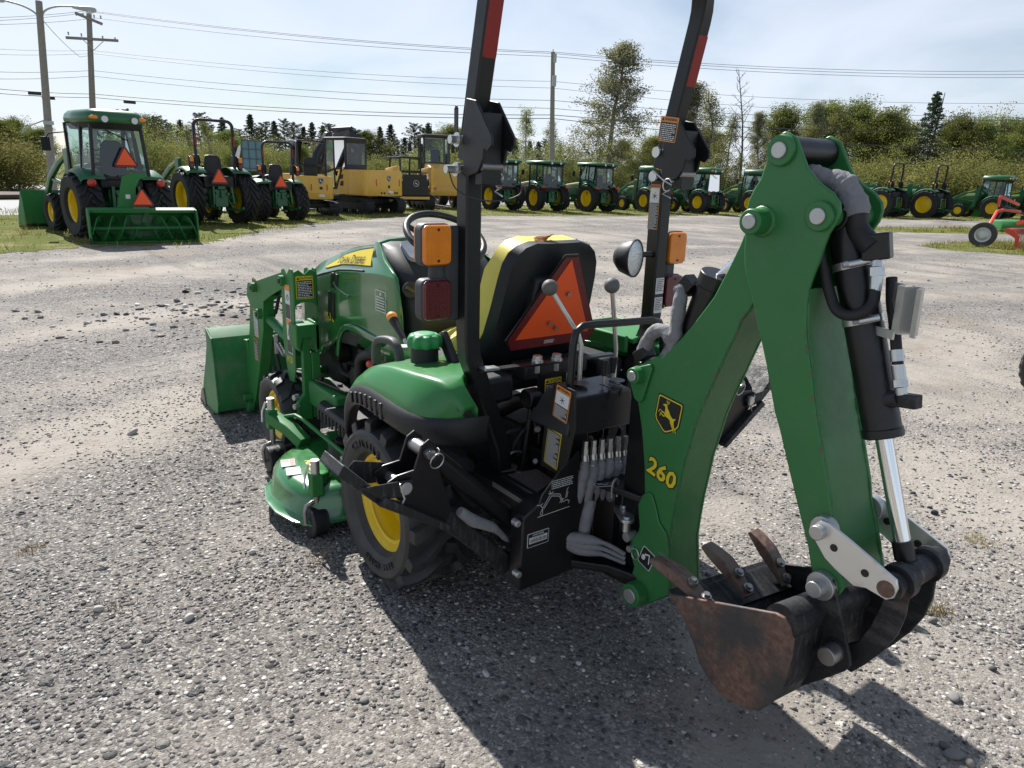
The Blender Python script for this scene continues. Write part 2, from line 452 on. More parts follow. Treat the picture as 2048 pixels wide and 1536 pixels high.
    def mesh(s, name, smooth=35):
        me = bpy.data.meshes.new(name)
        me.from_pydata(s.v, [], s.f); me.validate(); me.update()
        bm = bmesh.new(); bm.from_mesh(me); bmesh.ops.recalc_face_normals(bm, faces=bm.faces); bm.to_mesh(me); bm.free()
        if smooth:
            me.polygons.foreach_set('use_smooth', [True]*len(me.polygons))
            me.set_sharp_from_angle(angle=R(smooth))
        return me
    def build(s, name, mat, parent=None, bevel=0, smooth=35, seg=2, label=None):
        me = s.mesh(name, smooth)
        me.materials.append(MATS[mat])
        o = bpy.data.objects.new(name, me); col.objects.link(o)
        if parent is not None: o.parent = parent
        if bevel:
            b = o.modifiers.new('bevel', 'BEVEL'); b.width = bevel; b.segments = seg; b.limit_method = 'ANGLE'; b.angle_limit = R(40)
            b.use_clamp_overlap = True
        if label: o['label'] = label
        return o

def thing(name, label, cat, loc=(0, 0, 0), rz=0, group=None):
    o = bpy.data.objects.new(name, None); col.objects.link(o)
    o.empty_display_size = .2
    o.location = loc; o.rotation_euler = (0, 0, rz)
    o['label'] = label; o['category'] = cat
    if group: o['group'] = group
    return o
def tag(o, label, cat, group=None):
    o['label'] = label; o['category'] = cat
    if group: o['group'] = group
    return o
def copy_tree(o, parent=None):
    c = o.copy(); col.objects.link(c); c.parent = parent
    for ch in list(o.children): copy_tree(ch, c)
    return c
def frame(o, u, v):
    """Local frame: x=u, y=v, z=u cross v."""
    u = V3(u).normalized(); v = V3(v); v = (v - u*v.dot(u)).normalized(); w = u.cross(v)
    M = Matrix((u, v, w)).transposed().to_4x4(); M.translation = V3(o)
    return M
def T(x, y, z=0): return Matrix.Translation((x, y, z))
def arc(cx, cy, r, a0, a1, n): return [(cx+r*math.cos(R(a0+(a1-a0)*i/n)), cy+r*math.sin(R(a0+(a1-a0)*i/n))) for i in range(n+1)]
def bez(p0, p1, p2, p3, n=12):
    p0, p1, p2, p3 = map(V3, (p0, p1, p2, p3)); out = []
    for i in range(n+1):
        t = i/n; out.append(p0*(1-t)**3 + p1*3*t*(1-t)**2 + p2*3*t*t*(1-t) + p3*t**3)
    return out
def smoothpath(pts, n=6):
    """Catmull-Rom through the points."""
    P = [V3(p) for p in pts]; P = [P[0]*2-P[1]] + P + [P[-1]*2-P[-2]]; out = []
    for i in range(1, len(P)-2):
        for k in range(n):
            t = k/n; a, b, c, d = P[i-1:i+3]
            out.append(0.5*((2*b) + (c-a)*t + (2*a-5*b+4*c-d)*t*t + (3*b-a-3*c+d)*t**3))
    out.append(P[-2]); return out
def rrect(w, h, r, n=4):
    o = []
    for cx, cy, a in ((w/2-r, h/2-r, 0), (-w/2+r, h/2-r, 90), (-w/2+r, -h/2+r, 180), (w/2-r, -h/2+r, 270)): o += arc(cx, cy, r, a, a+90, n)
    return o
def plate(mb, M, pts, t):
    """Flat plate: outline in the frame M, thickness t towards local -z from z=0."""
    n = len(pts)
    mb.add([(p[0], p[1], 0) for p in pts] + [(p[0], p[1], -t) for p in pts],
           [tuple(range(n)), tuple(range(n, 2*n))[::-1]] + [(i, n+i, n+(i+1) % n, (i+1) % n) for i in range(n)], M)

# ================================================================== ground
def ground_mat(name, build):
    m, n, l, p = new_mat(name)
    t = n.new('ShaderNodeTexCoord')
    class K: pass
    k = K(); k.n, k.l, k.p = n, l, p
    def nz(scale, det=4, rough=.5, dist=0., stretch=None, rot=0):
        q = n.new('ShaderNodeTexNoise'); q.inputs['Scale'].default_value = scale; q.inputs['Detail'].default_value = det
        q.inputs['Roughness'].default_value = rough; q.inputs['Distortion'].default_value = dist
        if stretch:
            mp = n.new('ShaderNodeMapping'); mp.inputs['Scale'].default_value = stretch; mp.inputs['Rotation'].default_value = (0, 0, rot)
            l.new(t.outputs['Object'], mp.inputs['Vector']); l.new(mp.outputs[0], q.inputs['Vector'])
        else: l.new(t.outputs['Object'], q.inputs['Vector'])
        return q.outputs['Fac']
    def vor(scale, feat='F1', rnd=1.):
        q = n.new('ShaderNodeTexVoronoi'); q.inputs['Scale'].default_value = scale; q.feature = feat; q.inputs['Randomness'].default_value = rnd
        l.new(t.outputs['Object'], q.inputs['Vector']); return q
    def rm(s, a, b, c=0., d=1.):
        q = n.new('ShaderNodeMapRange'); q.inputs['From Min'].default_value = a; q.inputs['From Max'].default_value = b
        q.inputs['To Min'].default_value = c; q.inputs['To Max'].default_value = d; l.new(s, q.inputs['Value']); return q.outputs[0]
    def mix(f, a, b, mode='MIX'):
        q = n.new('ShaderNodeMix'); q.data_type = 'RGBA'; q.blend_type = mode
        if isinstance(f, (int, float)): q.inputs['Factor'].default_value = f
        else: l.new(f, q.inputs['Factor'])
        for s, v in (('A', a), ('B', b)):
            if isinstance(v, tuple): q.inputs[s].default_value = v + (1,)
            else: l.new(v, q.inputs[s])
        return q.outputs['Result']
    def ramp(s, stops):
        q = n.new('ShaderNodeValToRGB'); e = q.color_ramp.elements
        e[0].position, e[0].color = stops[0][0], stops[0][1] + (1,); e[1].position, e[1].color = stops[-1][0], stops[-1][1] + (1,)
        for a, c in stops[1:-1]: x = e.new(a); x.color = c + (1,)
        l.new(s, q.inputs[0]); return q.outputs[0]
    def math_(op, a, b):
        q = n.new('ShaderNodeMath'); q.operation = op
        for i, v in enumerate((a, b)):
            if isinstance(v, (int, float)): q.inputs[i].default_value = v
            else: l.new(v, q.inputs[i])
        return q.outputs[0]
    k.nz, k.vor, k.rm, k.mix, k.ramp, k.m = nz, vor, rm, mix, ramp, math_
    def xyz(o):
        q = n.new('ShaderNodeSeparateXYZ'); l.new(o, q.inputs[0]); return q.outputs
    k.xyz = xyz; k.obj = t.outputs['Object']
    build(k)
    return m
# bare packed-earth patches: centre x, y, half-length, half-width, bearing
PATCHES = [(2.386, 1.128) + (1.5, .55, R(-60)), (-.853, -2.5) + (1.0, .6, R(-60)), (.736, -5.801) + (2.6, .7, R(-78)), (5.857, .272) + (2.2, .5, R(-66)), (8.954, .439) + (3.0, .6, R(-60)), (11.618, -9.668) + (5.0, 1.0, R(-80)), (-1.315, .045) + (.7, .3, R(-40)), (14.466, -4.636) + (4., .8, R(-60))]
def _gravel(k):
    fine = k.vor(120.); mid = k.vor(46.); big = k.vor(17.)
    def stones(v):
        c = k.xyz(v.outputs['Color'])
        return k.ramp(c[0], [(0., (.028, .029, .032)), (.25, (.075, .075, .077)), (.5, (.155, .148, .139)), (.75, (.28, .265, .245)), (1., (.57, .545, .505))])
    soil = k.mix(k.nz(38, 5, .65), (.130, .116, .100), (.260, .232, .200))
    g = k.mix(.48, stones(fine), soil)
    selm = k.rm(k.xyz(mid.outputs['Color'])[1], .38, .40)
    shm = k.m('MULTIPLY', selm, k.rm(mid.outputs['Distance'], .48, .40))
    g = k.mix(shm, g, stones(mid))
    selb = k.rm(k.xyz(big.outputs['Color'])[1], .86, .865)
    shb = k.m('MULTIPLY', selb, k.rm(big.outputs['Distance'], .36, .30))
    g = k.mix(shb, g, stones(big))
    # worn lanes of pale packed soil, and darker washed gravel
    lane = k.nz(.42, 7, .62, .8, (1., .38, 1.), R(20)); lane2 = k.nz(1.1, 6, .6, .5, (.25, 1., 1.), R(-38))
    packed = k.m('MULTIPLY', k.rm(lane, .43, .60), k.rm(lane2, .32, .55))
    def patch(cx, cy, rx, ry, rot):
        mp = k.n.new('ShaderNodeMapping'); mp.vector_type = 'TEXTURE'; mp.inputs['Location'].default_value = (cx, cy, 0); mp.inputs['Rotation'].default_value = (0, 0, rot); mp.inputs['Scale'].default_value = (rx, ry, 1.)
        k.l.new(k.obj, mp.inputs['Vector']); ln = k.n.new('ShaderNodeVectorMath'); ln.operation = 'LENGTH'; k.l.new(mp.outputs[0], ln.inputs[0])
        return k.rm(k.m('ADD', ln.outputs['Value'], k.m('MULTIPLY', k.nz(1.6, 7, .65, .6), 1.1)), 1.05, 1.65, 1., 0.)
    for args in PATCHES: packed = k.m('MAXIMUM', packed, patch(*args))
    clay = k.mix(k.nz(9, 8, .7), (.26, .230, .195), (.40, .362, .315))
    g = k.mix(k.m('MULTIPLY', packed, .88), g, clay)
    dark = k.rm(k.nz(.8, 6, .65, .6), .50, .72, 0., .5)
    g = k.mix(dark, g, (.075, .075, .077))
    trk = k.m('MULTIPLY', k.rm(k.nz(2.2, 5, .6, .2, (.10, 1., 1.), R(24)), .54, .66), k.rm(k.nz(.30, 3, .5), .42, .62))
    g = k.mix(k.m('MULTIPLY', trk, .55), g, (.115, .105, .095))
    damp = k.rm(k.nz(.55, 5, .6, 1.), .58, .70, 0., .5)
    g = k.mix(damp, g, (.23, .18, .13))
    k.l.new(g, k.p.inputs['Base Color']); k.p.inputs['Roughness'].default_value = .93; k.p.inputs['Specular IOR Level'].default_value = .25
    h = k.m('ADD', k.m('MULTIPLY', k.rm(fine.outputs['Distance'], .0, .6, 1., 0.), .25), k.m('MULTIPLY', shm, k.rm(mid.outputs['Distance'], .0, .45, 1., .2)))
    h = k.m('ADD', h, k.m('MULTIPLY', shb, k.rm(big.outputs['Distance'], .0, .34, 2.2, .6)))
    h = k.m('MULTIPLY', h, k.rm(packed, 0., 1., 1., .25))
    h = k.m('ADD', h, k.m('MULTIPLY', k.nz(6, 6, .6), 1.2))
    b = k.n.new('ShaderNodeBump'); b.inputs['Strength'].default_value = 1.; b.inputs['Distance'].default_value = .012
    k.l.new(h, b.inputs['Height']); k.l.new(b.outputs[0], k.p.inputs['Normal'])
ground_mat('gravel', _gravel)
def _turf(k):
    g = k.mix(k.nz(3.2, 8, .7), (.085, .120, .024), (.20, .21, .055))
    g = k.mix(k.rm(k.nz(.9, 7, .65, .5), .50, .66), g, (.31, .275, .12))
    g = k.mix(k.rm(k.nz(2.2, 8, .7, .6), .60, .68), g, (.30, .275, .245))
    k.l.new(g, k.p.inputs['Base Color']); k.p.inputs['Roughness'].default_value = 1.; k.p.inputs['Specular IOR Level'].default_value = .1
    b = k.n.new('ShaderNodeBump'); b.inputs['Strength'].default_value = 1.; b.inputs['Distance'].default_value = .06
    k.l.new(k.nz(25, 6, .7), b.inputs['Height']); k.l.new(b.outputs[0], k.p.inputs['Normal'])
ground_mat('turf', _turf)
def _field(k):
    g = k.mix(k.nz(.6, 8, .7), (.06, .08, .02), (.17, .16, .055))
    k.l.new(g, k.p.inputs['Base Color']); k.p.inputs['Roughness'].default_value = 1.; k.p.inputs['Specular IOR Level'].default_value = .1
ground_mat('field', _field)
def _road(k):
    g = k.mix(k.nz(2.5, 7, .65), (.20, .20, .205), (.27, .268, .265))
    k.l.new(g, k.p.inputs['Base Color']); k.p.inputs['Roughness'].default_value = .8
ground_mat('asphalt', _road)

def jitter_poly(pts, step, amp, seed):
    """Densify a ground outline and roughen its edge."""
    r_ = random.Random(seed); out = []
    n_ = len(pts)
    for i in range(n_):
        a, b = Vector(pts[i]+(0,)), Vector(pts[(i+1) % n_]+(0,)); L = (b-a).length; k = max(1, int(L/step)); nrm = Vector((-(b-a).y, (b-a).x, 0)).normalized()
        for j in range(k):
            p = a+(b-a)*j/k
            q = mnoise.noise(p*.9+Vector((seed, 0, 0)))*amp + mnoise.noise(p*3.1+Vector((seed, 5, 0)))*amp*.55 + mnoise.noise(p*9.+Vector((seed, 9, 0)))*amp*.35
            out.append((p.x+nrm.x*q, p.y+nrm.y*q))
    return out
def sheet(name, pts, z, mat):
    m = MB(); m.poly([(p[0], p[1], z) for p in pts]); o = m.build(name, mat, None, smooth=0); o['kind'] = 'structure'
    return o
m = MB(); N_ = 24
m.add([(-900+2400*i/N_*1., -1500+2400*j/N_, -.02) for j in range(N_+1) for i in range(N_+1)], [(j*(N_+1)+i, j*(N_+1)+i+1, (j+1)*(N_+1)+i+1, (j+1)*(N_+1)+i) for j in range(N_) for i in range(N_)])
m.build('terrain', 'field', None, smooth=0)['kind'] = 'structure'
# lot: gravel from behind the camera to the parked rows
LOT = [(-40, 40), (-40, -90), (30, -90), (26, -50), (30, -20), (24, -4), (16, 6), (14, 40)]
sheet('gravel_lot', LOT, 0.0, 'gravel')
# road beyond the rows, in two carriageways with a planted island at the left
def strip(c0, c1, w, z, name, mat, seed=0):
    a, b = Vector(c0), Vector(c1); d = (b-a).normalized(); nrm = Vector((-d.y, d.x)); 
    return sheet(name, [tuple(a+nrm*w/2), tuple(b+nrm*w/2), tuple(b-nrm*w/2), tuple(a-nrm*w/2)], z, mat)
strip((16.9, 40), (46.5, -75), 8.5, .008, 'road', 'asphalt')
strip((33, 60), (56, -40), 9.0, .008, 'road', 'asphalt')
isl = [(28.5, 18), (31.0, 6), (33.2, -1), (35.6, -1.5), (38.5, 10), (37, 24), (31, 26)]
m = MB(); m.prism(jitter_poly(isl, 1.0, .3, 5), .0, .16, 'z'); m.build('planting_bed', 'mulch', None, bevel=.04)['kind'] = 'structure'
# grass verge under the parked machines
VG = [(11.857, 2.364), (12.562, 1.464), (12.908, 1.022), (13.17, -.089), (13.005, -1.177), (13.505, -1.937), (14.66, -2.959), (15.782, -4.116), (17.634, -5.843), (19.181, -7.726), (20.312, -10.059), (20.579, -12.23), (20.214, -15.143), (19.588, -20.147), (19.192, -26.194), (17.549, -30.464), (15.673, -33.384), (14.285, -37.539), (12.241, -40.974), (9.721, -43.216), (14.746, -68.225), (19.124, -60.77), (22.355, -48.885), (27.458, -45.091), (30.668, -38.262), (32.251, -30.469), (33.636, -23.648), (34.858, -17.628), (35.314, -12.044), (35.71, -7.199), (32.53, -2.514), (28.1, -.417), (25.671, 1.093), (23.286, 2.518)]
verge = sheet('grass_verge', jitter_poly(VG, .14, .62, 11), .005, 'turf')
S1 = [(11.995, -23.818), (11.818, -26.722), (11.067, -30.052), (9.702, -33.671), (6.929, -39.536), (5.038, -31.37), (7.902, -28.494), (8.741, -26.972), (9.701, -24.96), (10.515, -23.461)]
S2 = [(7.049, -18.775), (7.197, -21.049), (7.021, -22.619), (6.297, -23.877), (3.654, -25.394), (1.984, -18.181), (4.522, -18.774), (5.421, -18.569), (6.138, -18.303)]
sheet('grass_strip', jitter_poly(S1, .14, .4, 21), .004, 'turf'); sheet('grass_strip', jitter_poly(S2, .12, .4, 31), .004, 'turf')

# ---------------------------------------------------------------- scattered cover: stones, grass
def in_poly(P, x, y):
    P = np.array(P); inside = np.zeros(len(x), bool); j = len(P)-1
    for i in range(len(P)):
        xi, yi = P[i]; xj, yj = P[j]
        c = ((yi > y) != (yj > y)) & (x < (xj-xi)*(y-yi)/(yj-yi+1e-12)+xi); inside ^= c; j = i
    return inside
def mesh_np(name, v, f, mat, tone=None, smooth=False):
    """v (n,3), f (m,k) faces of equal size."""
    me = bpy.data.meshes.new(name); k = f.shape[1]
    me.vertices.add(len(v)); me.vertices.foreach_set('co', v.astype(np.float32).ravel())
    me.loops.add(f.size); me.loops.foreach_set('vertex_index', f.astype(np.int32).ravel())
    me.polygons.add(len(f)); me.polygons.foreach_set('loop_start', np.arange(0, f.size, k, dtype=np.int32))
    try: me.polygons.foreach_set('loop_total', np.full(len(f), k, np.int32))
    except Exception: pass
    if tone is not None:
        a = me.attributes.new('tone', 'FLOAT', 'POINT'); a.data.foreach_set('value', tone.astype(np.float32))
    me.update(calc_edges=True)
    if smooth: me.polygons.foreach_set('use_smooth', np.ones(len(f), bool))
    me.materials.append(MATS[mat])
    return me
m, n, l, p = new_mat('stone')
at = n.new('ShaderNodeAttribute'); at.attribute_name = 'tone'
cr_ = n.new('ShaderNodeValToRGB'); e = cr_.color_ramp.elements
e[0].position, e[0].color = 0, (.035, .036, .040, 1); e[1].position, e[1].color = 1, (.60, .58, .54, 1)
for a, c in ((.25, (.10, .10, .103, 1)), (.5, (.20, .195, .188, 1)), (.70, (.30, .270, .235, 1)), (.85, (.46, .445, .42, 1))): x = e.new(a); x.color = c
l.new(at.outputs['Fac'], cr_.inputs[0]); l.new(cr_.outputs[0], p.inputs['Base Color']); p.inputs['Roughness'].default_value = .85; p.inputs['Specular IOR Level'].default_value = .3
ico_v = []
_t = (1+5**.5)/2
ico_v = np.array([(-1, _t, 0), (1, _t, 0), (-1, -_t, 0), (1, -_t, 0), (0, -1, _t), (0, 1, _t), (0, -1, -_t), (0, 1, -_t), (_t, 0, -1), (_t, 0, 1), (-_t, 0, -1), (-_t, 0, 1)])/math.sqrt(1+_t*_t)
ico_f = np.array([(0, 11, 5), (0, 5, 1), (0, 1, 7), (0, 7, 10), (0, 10, 11), (1, 5, 9), (5, 11, 4), (11, 10, 2), (10, 7, 6), (7, 1, 8), (3, 9, 4), (3, 4, 2), (3, 2, 6), (3, 6, 8), (3, 8, 9), (4, 9, 5), (2, 4, 11), (6, 2, 10), (8, 6, 7), (9, 8, 1)])
def stones_np(x, y, s, tone, rg, flat=.42, z0=0.):
    k = len(x)
    v = ico_v[None, :, :]*(1+rg.uniform(-.28, .28, (k, 12, 1)))
    v = v*np.stack([s*rg.uniform(.75, 1.35, k), s*rg.uniform(.6, 1.05, k), s*flat*rg.uniform(.6, 1.25, k)], 1)[:, None, :]
    a = rg.uniform(0, 2*math.pi, k); ca, sa = np.cos(a)[:, None], np.sin(a)[:, None]
    tl = rg.normal(0, .18, k)[:, None]
    z = v[:, :, 2]+v[:, :, 0]*tl
    X = v[:, :, 0]*ca-v[:, :, 1]*sa+x[:, None]; Y = v[:, :, 0]*sa+v[:, :, 1]*ca+y[:, None]; Zc = z+z0+(s*flat*.42)[:, None]
    V = np.stack([X, Y, Zc], 2).reshape(-1, 3); F = (ico_f[None]+12*np.arange(k)[:, None, None]).reshape(-1, 3)
    return V, F, np.repeat(tone, 12)
rg = np.random.default_rng(41)
def tones(k): return np.clip(rg.beta(1.5, 1.7, k)+(rg.random(k) < .06)*.4, 0, 1)
# dense small gravel near, thinning with distance; patchy, as raked by tyres
cxy = np.array([-2.27, 1.67]); pts = []
def scatter(r0, r1, n, smin, smax, pw):
    a = R(-36.57)+rg.uniform(-R(41), R(41), n); r = np.sqrt(rg.uniform(r0*r0, r1*r1, n)); x = cxy[0]+r*np.cos(a); y = cxy[1]+r*np.sin(a)
    dens = np.array([mnoise.noise(Vector((xx*.9, yy*.9, 3.)))*.9+mnoise.noise(Vector((xx*2.7, yy*2.7, 9.)))*.5 for xx, yy in zip(x, y)])
    keep = rg.random(n) < np.clip(.55+dens*1.5, .08, 1); x, y = x[keep], y[keep]; k = len(x)
    return x, y, smin+(smax-smin)*rg.random(k)**pw
sets = [scatter(1.2, 3.2, 46000, .0020, .0095, 3.8), scatter(3.2, 6.0, 40000, .0030, .012, 3.8), scatter(6., 11., 14000, .005, .016, 3.4), scatter(1.2, 5.0, 600, .008, .017, 2.5), scatter(11., 19., 2500, .010, .026, 2.8)]
X = np.concatenate([s[0] for s in sets]); Y = np.concatenate([s[1] for s in sets]); Sz = np.concatenate([s[2] for s in sets])
# a spill of coarser stones beyond the bucket
sp = np.array([(5.998, -1.532), (6.65, -1.016), (6.524, -.451), (5.582, -.904)])
cx_, cy_ = sp[:, 0].mean(), sp[:, 1].mean()
k = 500; t1 = rg.normal(0, .55, k); t2 = rg.normal(0, 1.3, k); ang = R(-62)
X = np.concatenate([X, cx_+t1*math.cos(ang+math.pi/2)+t2*math.cos(ang)]); Y = np.concatenate([Y, cy_+t1*math.sin(ang+math.pi/2)+t2*math.sin(ang)]); Sz = np.concatenate([Sz, .012+.04*rg.random(k)**2])
V_, F_, T_ = stones_np(X, Y, Sz, tones(len(X)), rg)
me = mesh_np('loose_gravel', V_, F_, 'stone', T_); o = bpy.data.objects.new('loose_gravel', me); col.objects.link(o); o['kind'] = 'stuff'; o['label'] = 'grey loose gravel scattered over the lot'
# single larger stones one can pick out
big = [((-1.713, -.333, 0), .030, .50, 'rounded grey stone, tallest of the cluster near the lower right corner'), ((-1.685, -.347, 0), .022, .30, 'dark grey stone at the left of the cluster in the lower right corner'), ((-1.755, -.337, 0), .020, .62, 'pale stone at the right end of the lower right cluster'),
       ((-1.61, -.586, 0), .026, .5, 'angular grey stone just above the shadow at the lower right'), ((-.956, -1.908, 0), .024, .08, 'black lump of stone on pale dirt right of the bucket link'), ((-.593, .937, 0), .016, .55, 'bluish grey flat stone left of the tractor shadow'),
       ((-1.62, -.845, 0), .020, .15, 'dark stone right of the long shadow tip'), ((2.197, 1.117, 0), .036, .8, 'pale rounded stone on bare dirt left of the loader bucket'), ((.349, 1.517, 0), .020, .9, 'oval pale stone among dry straw at the left'), ((.451, .951, 0), .022, .95, 'flat white stone in front of the mower deck'),
       ((.12, 1.268, -0), .026, .93, 'long white flat stone in the left foreground'), ((-1.379, -.955, 0), .022, .4, 'grey stone beside the grass tuft right of the bucket')]
for pz, s_, tn, lb_ in big:
    rs = np.random.default_rng(int(pz[0]*1000) & 0xffff); V_, F_, T_ = stones_np(np.zeros(1), np.zeros(1), np.array([s_]), np.array([tn]), rs, .75)
    me = mesh_np('stone', V_, F_, 'stone', T_, True); o = bpy.data.objects.new('stone', me); col.objects.link(o); o.location = (pz[0], pz[1], 0)
    sb = o.modifiers.new('s', 'SUBSURF'); sb.levels = 1; sb.render_levels = 1
    tag(o, lb_, 'stone', 'larger stones on the gravel')

def blades(x, y, h, w, rg, z0=0., lean=.5):
    k = len(x); a = rg.uniform(0, 2*math.pi, k); la = rg.uniform(0, 2*math.pi, k); ln = h*rg.uniform(.1, lean, k)
    dx, dy = np.cos(a)*w/2, np.sin(a)*w/2
    V = np.empty((k, 3, 3)); V[:, 0] = np.stack([x-dx, y-dy, np.full(k, z0)], 1); V[:, 1] = np.stack([x+dx, y+dy, np.full(k, z0)], 1)
    V[:, 2] = np.stack([x+np.cos(la)*ln, y+np.sin(la)*ln, z0+h], 1)
    return V.reshape(-1, 3), np.arange(3*k).reshape(-1, 3)
def grass(name, poly, n, h0, h1, w, seed, z0, label, edge=0):
    rg = np.random.default_rng(seed); P = np.array(poly); lo, hi = P.min(0), P.max(0)
    # more blades on the near part, where they show
    x = rg.uniform(lo[0], hi[0], n); y = rg.uniform(lo[1], hi[1], n); ok = in_poly(poly, x, y); x, y = x[ok], y[ok]
    d = np.array([mnoise.noise(Vector((a*.8, b*.8, 1.)))+.6*mnoise.noise(Vector((a*2.3, b*2.3, 4.))) for a, b in zip(x, y)]); ok = rg.random(len(x)) < np.clip(.55+d*1.1, .06, 1); x, y, d = x[ok], y[ok], d[ok]
    h = rg.uniform(h0, h1, len(x))*(1+np.clip(d, -.4, .6)); V, F = blades(x, y, h, w*rg.uniform(.6, 1.4, len(x)), rg, z0, .8)
    tone = np.clip(.36-d*.5+rg.normal(0, .22, len(x)), 0, 1)
    me = mesh_np(name, V, F, 'grass_blade', np.repeat(tone, 3)); o = bpy.data.objects.new(name, me); col.objects.link(o); o['kind'] = 'stuff'; o['label'] = label
    return o
grass('grass', [(x-.5, y) for x, y in VG], 120000, .03, .11, .020, 3, .004, 'short yellow green grass under the parked row of machines')
grass('grass', S1, 16000, .04, .11, .02, 4, .004, 'dry grass strip across the gravel at the right')
grass('grass', S2, 12000, .04, .12, .018, 5, .004, 'dry grass strip under the red landscape rake')
# tufts on the gravel
def tuft(pz, n, h, rad, label, dry=False):
    rg = np.random.default_rng(int(abs(pz[0])*997)); x = rg.normal(0, rad, n); y = rg.normal(0, rad, n)
    V, F = blades(x, y, h*rg.uniform(.4, 1., n), .0035+.0*x, rg, 0, 1.2); me = mesh_np('grass_tuft', V, F, 'dry_weed' if dry else 'grass_blade', np.repeat(rg.random(n), 3))
    o = bpy.data.objects.new('grass_tuft', me); col.objects.link(o); o.location = (pz[0], pz[1], 0); tag(o, label, 'grass', 'weeds on the gravel')
tuft((-1.36, -1.038, 0), 70, .07, .025, 'green grass tuft growing just right of the backhoe bucket'); tuft((-1.208, -1.78, 0), 90, .045, .03, 'straw-coloured weed tuft on gravel right of the chrome rod', True)
tuft((.349, 1.488, 0), 60, .03, .04, 'dry straw wisps beside the oval stone at the left', True); tuft((.965, 1.691, 0), 70, .03, .03, 'brown dead weed near the left edge of the gravel', True); tuft((.252, .74, 0), 60, .04, .04, 'thin weeds beside the mower gauge wheel', True); tuft((15.999, .937, 0), 60, .45, .06, 'tall weed stalk in front of the big cab tractor bucket')

# ================================================================== main machine
TR = thing('compact_tractor', 'green compact tractor with backhoe, front loader and mower deck, parked nearest on the gravel', 'tractor')

def make_tyre(mb, Rr, W, rim, nl, lh, lw, slant, M, letters=None, seg=72, ag=False):
    """Tyre turned about local Y with chevron lugs."""
    h = W/2; rc = Rr - lh
    prof = [(rim-.004, -.58*h), (rim+.008, -.70*h), (rim+.022, -.88*h), (rim+.045, -.97*h), ((rc+rim)/2+.01, -1.0*h), (rc-.030, -1.0*h), (rc-.027, -1.014*h), (rc-.018, -1.014*h), (rc-.012, -.985*h), (rc-.006, -.95*h), (rc+.002, -.75*h), (rc+.004, 0)]
    prof = prof + [(r, -y) for r, y in prof[:-1]][::-1]
    mb.lathe(prof, M, seg)
    for sd_ in (-1, 1):
        for i in range(nl):
            a0 = 2*math.pi*(i + (.5 if sd_ > 0 else 0))/nl
            if ag: st = [(-.06, 0), (.25, .30), (.6, .68), (.84, .90), (.93, .98), (.96, 1.0)]
            else: st = [(-.10, -.02), (.14, .06), (.42, .52), (.62, .72), (.84, .80), (.925, .82), (.955, .83)]
            rings = []
            for k, (w_, s_) in enumerate(st):
                y = sd_*w_*h*1.005; a = a0 + slant*s_
                last = k >= len(st)-2
                rt_ = Rr - (.004 if k == len(st)-2 else 0) - (lh*.80 if k == len(st)-1 else 0) - .012*(abs(w_))**3
                rb = rc - .018 - (lh*.55 if k == len(st)-1 else 0)
                wb = lw/Rr*.62; wt = lw/Rr*.45
                yo = 0
                rings.append([(rb*math.cos(a-wb), y, rb*math.sin(a-wb)), (rt_*math.cos(a-wt), y+yo, rt_*math.sin(a-wt)),
                              (rt_*math.cos(a+wt), y+yo, rt_*math.sin(a+wt)), (rb*math.cos(a+wb), y, rb*math.sin(a+wb))])
            rings = [[tuple(M @ Vector(p)) for p in r] for r in rings]
            mb.loft(rings)
    if letters:
        for txt, ang, rad, size, sidey in letters:
            step = size*.80/rad
            for j, ch in enumerate(txt):
                if ch == ' ': continue
                a = R(ang) + (j-(len(txt)-1)/2)*step
                # seen from +y looking to -y with x to the left: letters read clockwise
                o = Vector((-rad*math.cos(a)*-1, sidey, rad*math.sin(a)))
                out = Vector((o.x, 0, o.z)).normalized()
                u = Vector((0, 1, 0)).cross(out)*-1
                F = frame(o, out.cross(Vector((0, 1, 0))), out)
                k = MB(); k.text(ch, size, Matrix.Identity(4), bold=.02)
                nn = len(k.v); kv = [(x, y, .0035) for x, y, z in k.v] + [(x, y, -.004) for x, y, z in k.v]
                # raised letter: face plus a skirt on its outline
                from collections import Counter
                ed = Counter(); di = {}
                for f in k.f:
                    for q in range(len(f)):
                        e = (f[q], f[(q+1) % len(f)]); ed[tuple(sorted(e))] += 1; di[tuple(sorted(e))] = e
                sk = [(di[e][0], di[e][0]+nn, di[e][1]+nn, di[e][1]) for e, c in ed.items() if c == 1]
                mb.add(kv, k.f + sk, M @ F)

def make_rim(mb, rim, W, off, M, nb=5, hub=.06, dish=.0):
    h = W/2
    o = off*h
    prof = [(rim-.03, -h*.58), (rim+.008, -h*.64), (rim+.012, -h*.70), (rim-.004, -h*.69), (rim-.022, -h*.55), (rim-.028, o-.02), (rim-.030, o-.004)]
    prof += [(rim-.05, o+.004), (rim*.62, o+.012+dish), (rim*.50, o+.03+dish), (hub, o+.034+dish), (hub, o+.05+dish), (0.001, o+.05+dish)]
    front = [(rim-.03, h*.56), (rim+.008, h*.62), (rim+.012, h*.70), (rim-.004, h*.69), (rim-.024, h*.52), (rim-.030, h*.30 if o < h*.3 else o), (rim-.030, o)]
    mb.lathe(prof[:7][::-1], M, 48)
    mb.lathe(front, M, 48)
    mb.lathe([(rim-.030, o)] + [(r, y) for r, y in prof[7:]], M, 48)
    for i in range(nb):
        a = 2*math.pi*i/nb; r_ = hub+.045
        p = M @ Vector((r_*math.cos(a), o+.028+dish, r_*math.sin(a))); q = M @ Vector((r_*math.cos(a), o+.05+dish, r_*math.sin(a)))
        mb.cyl(p, q, .011, n=6)

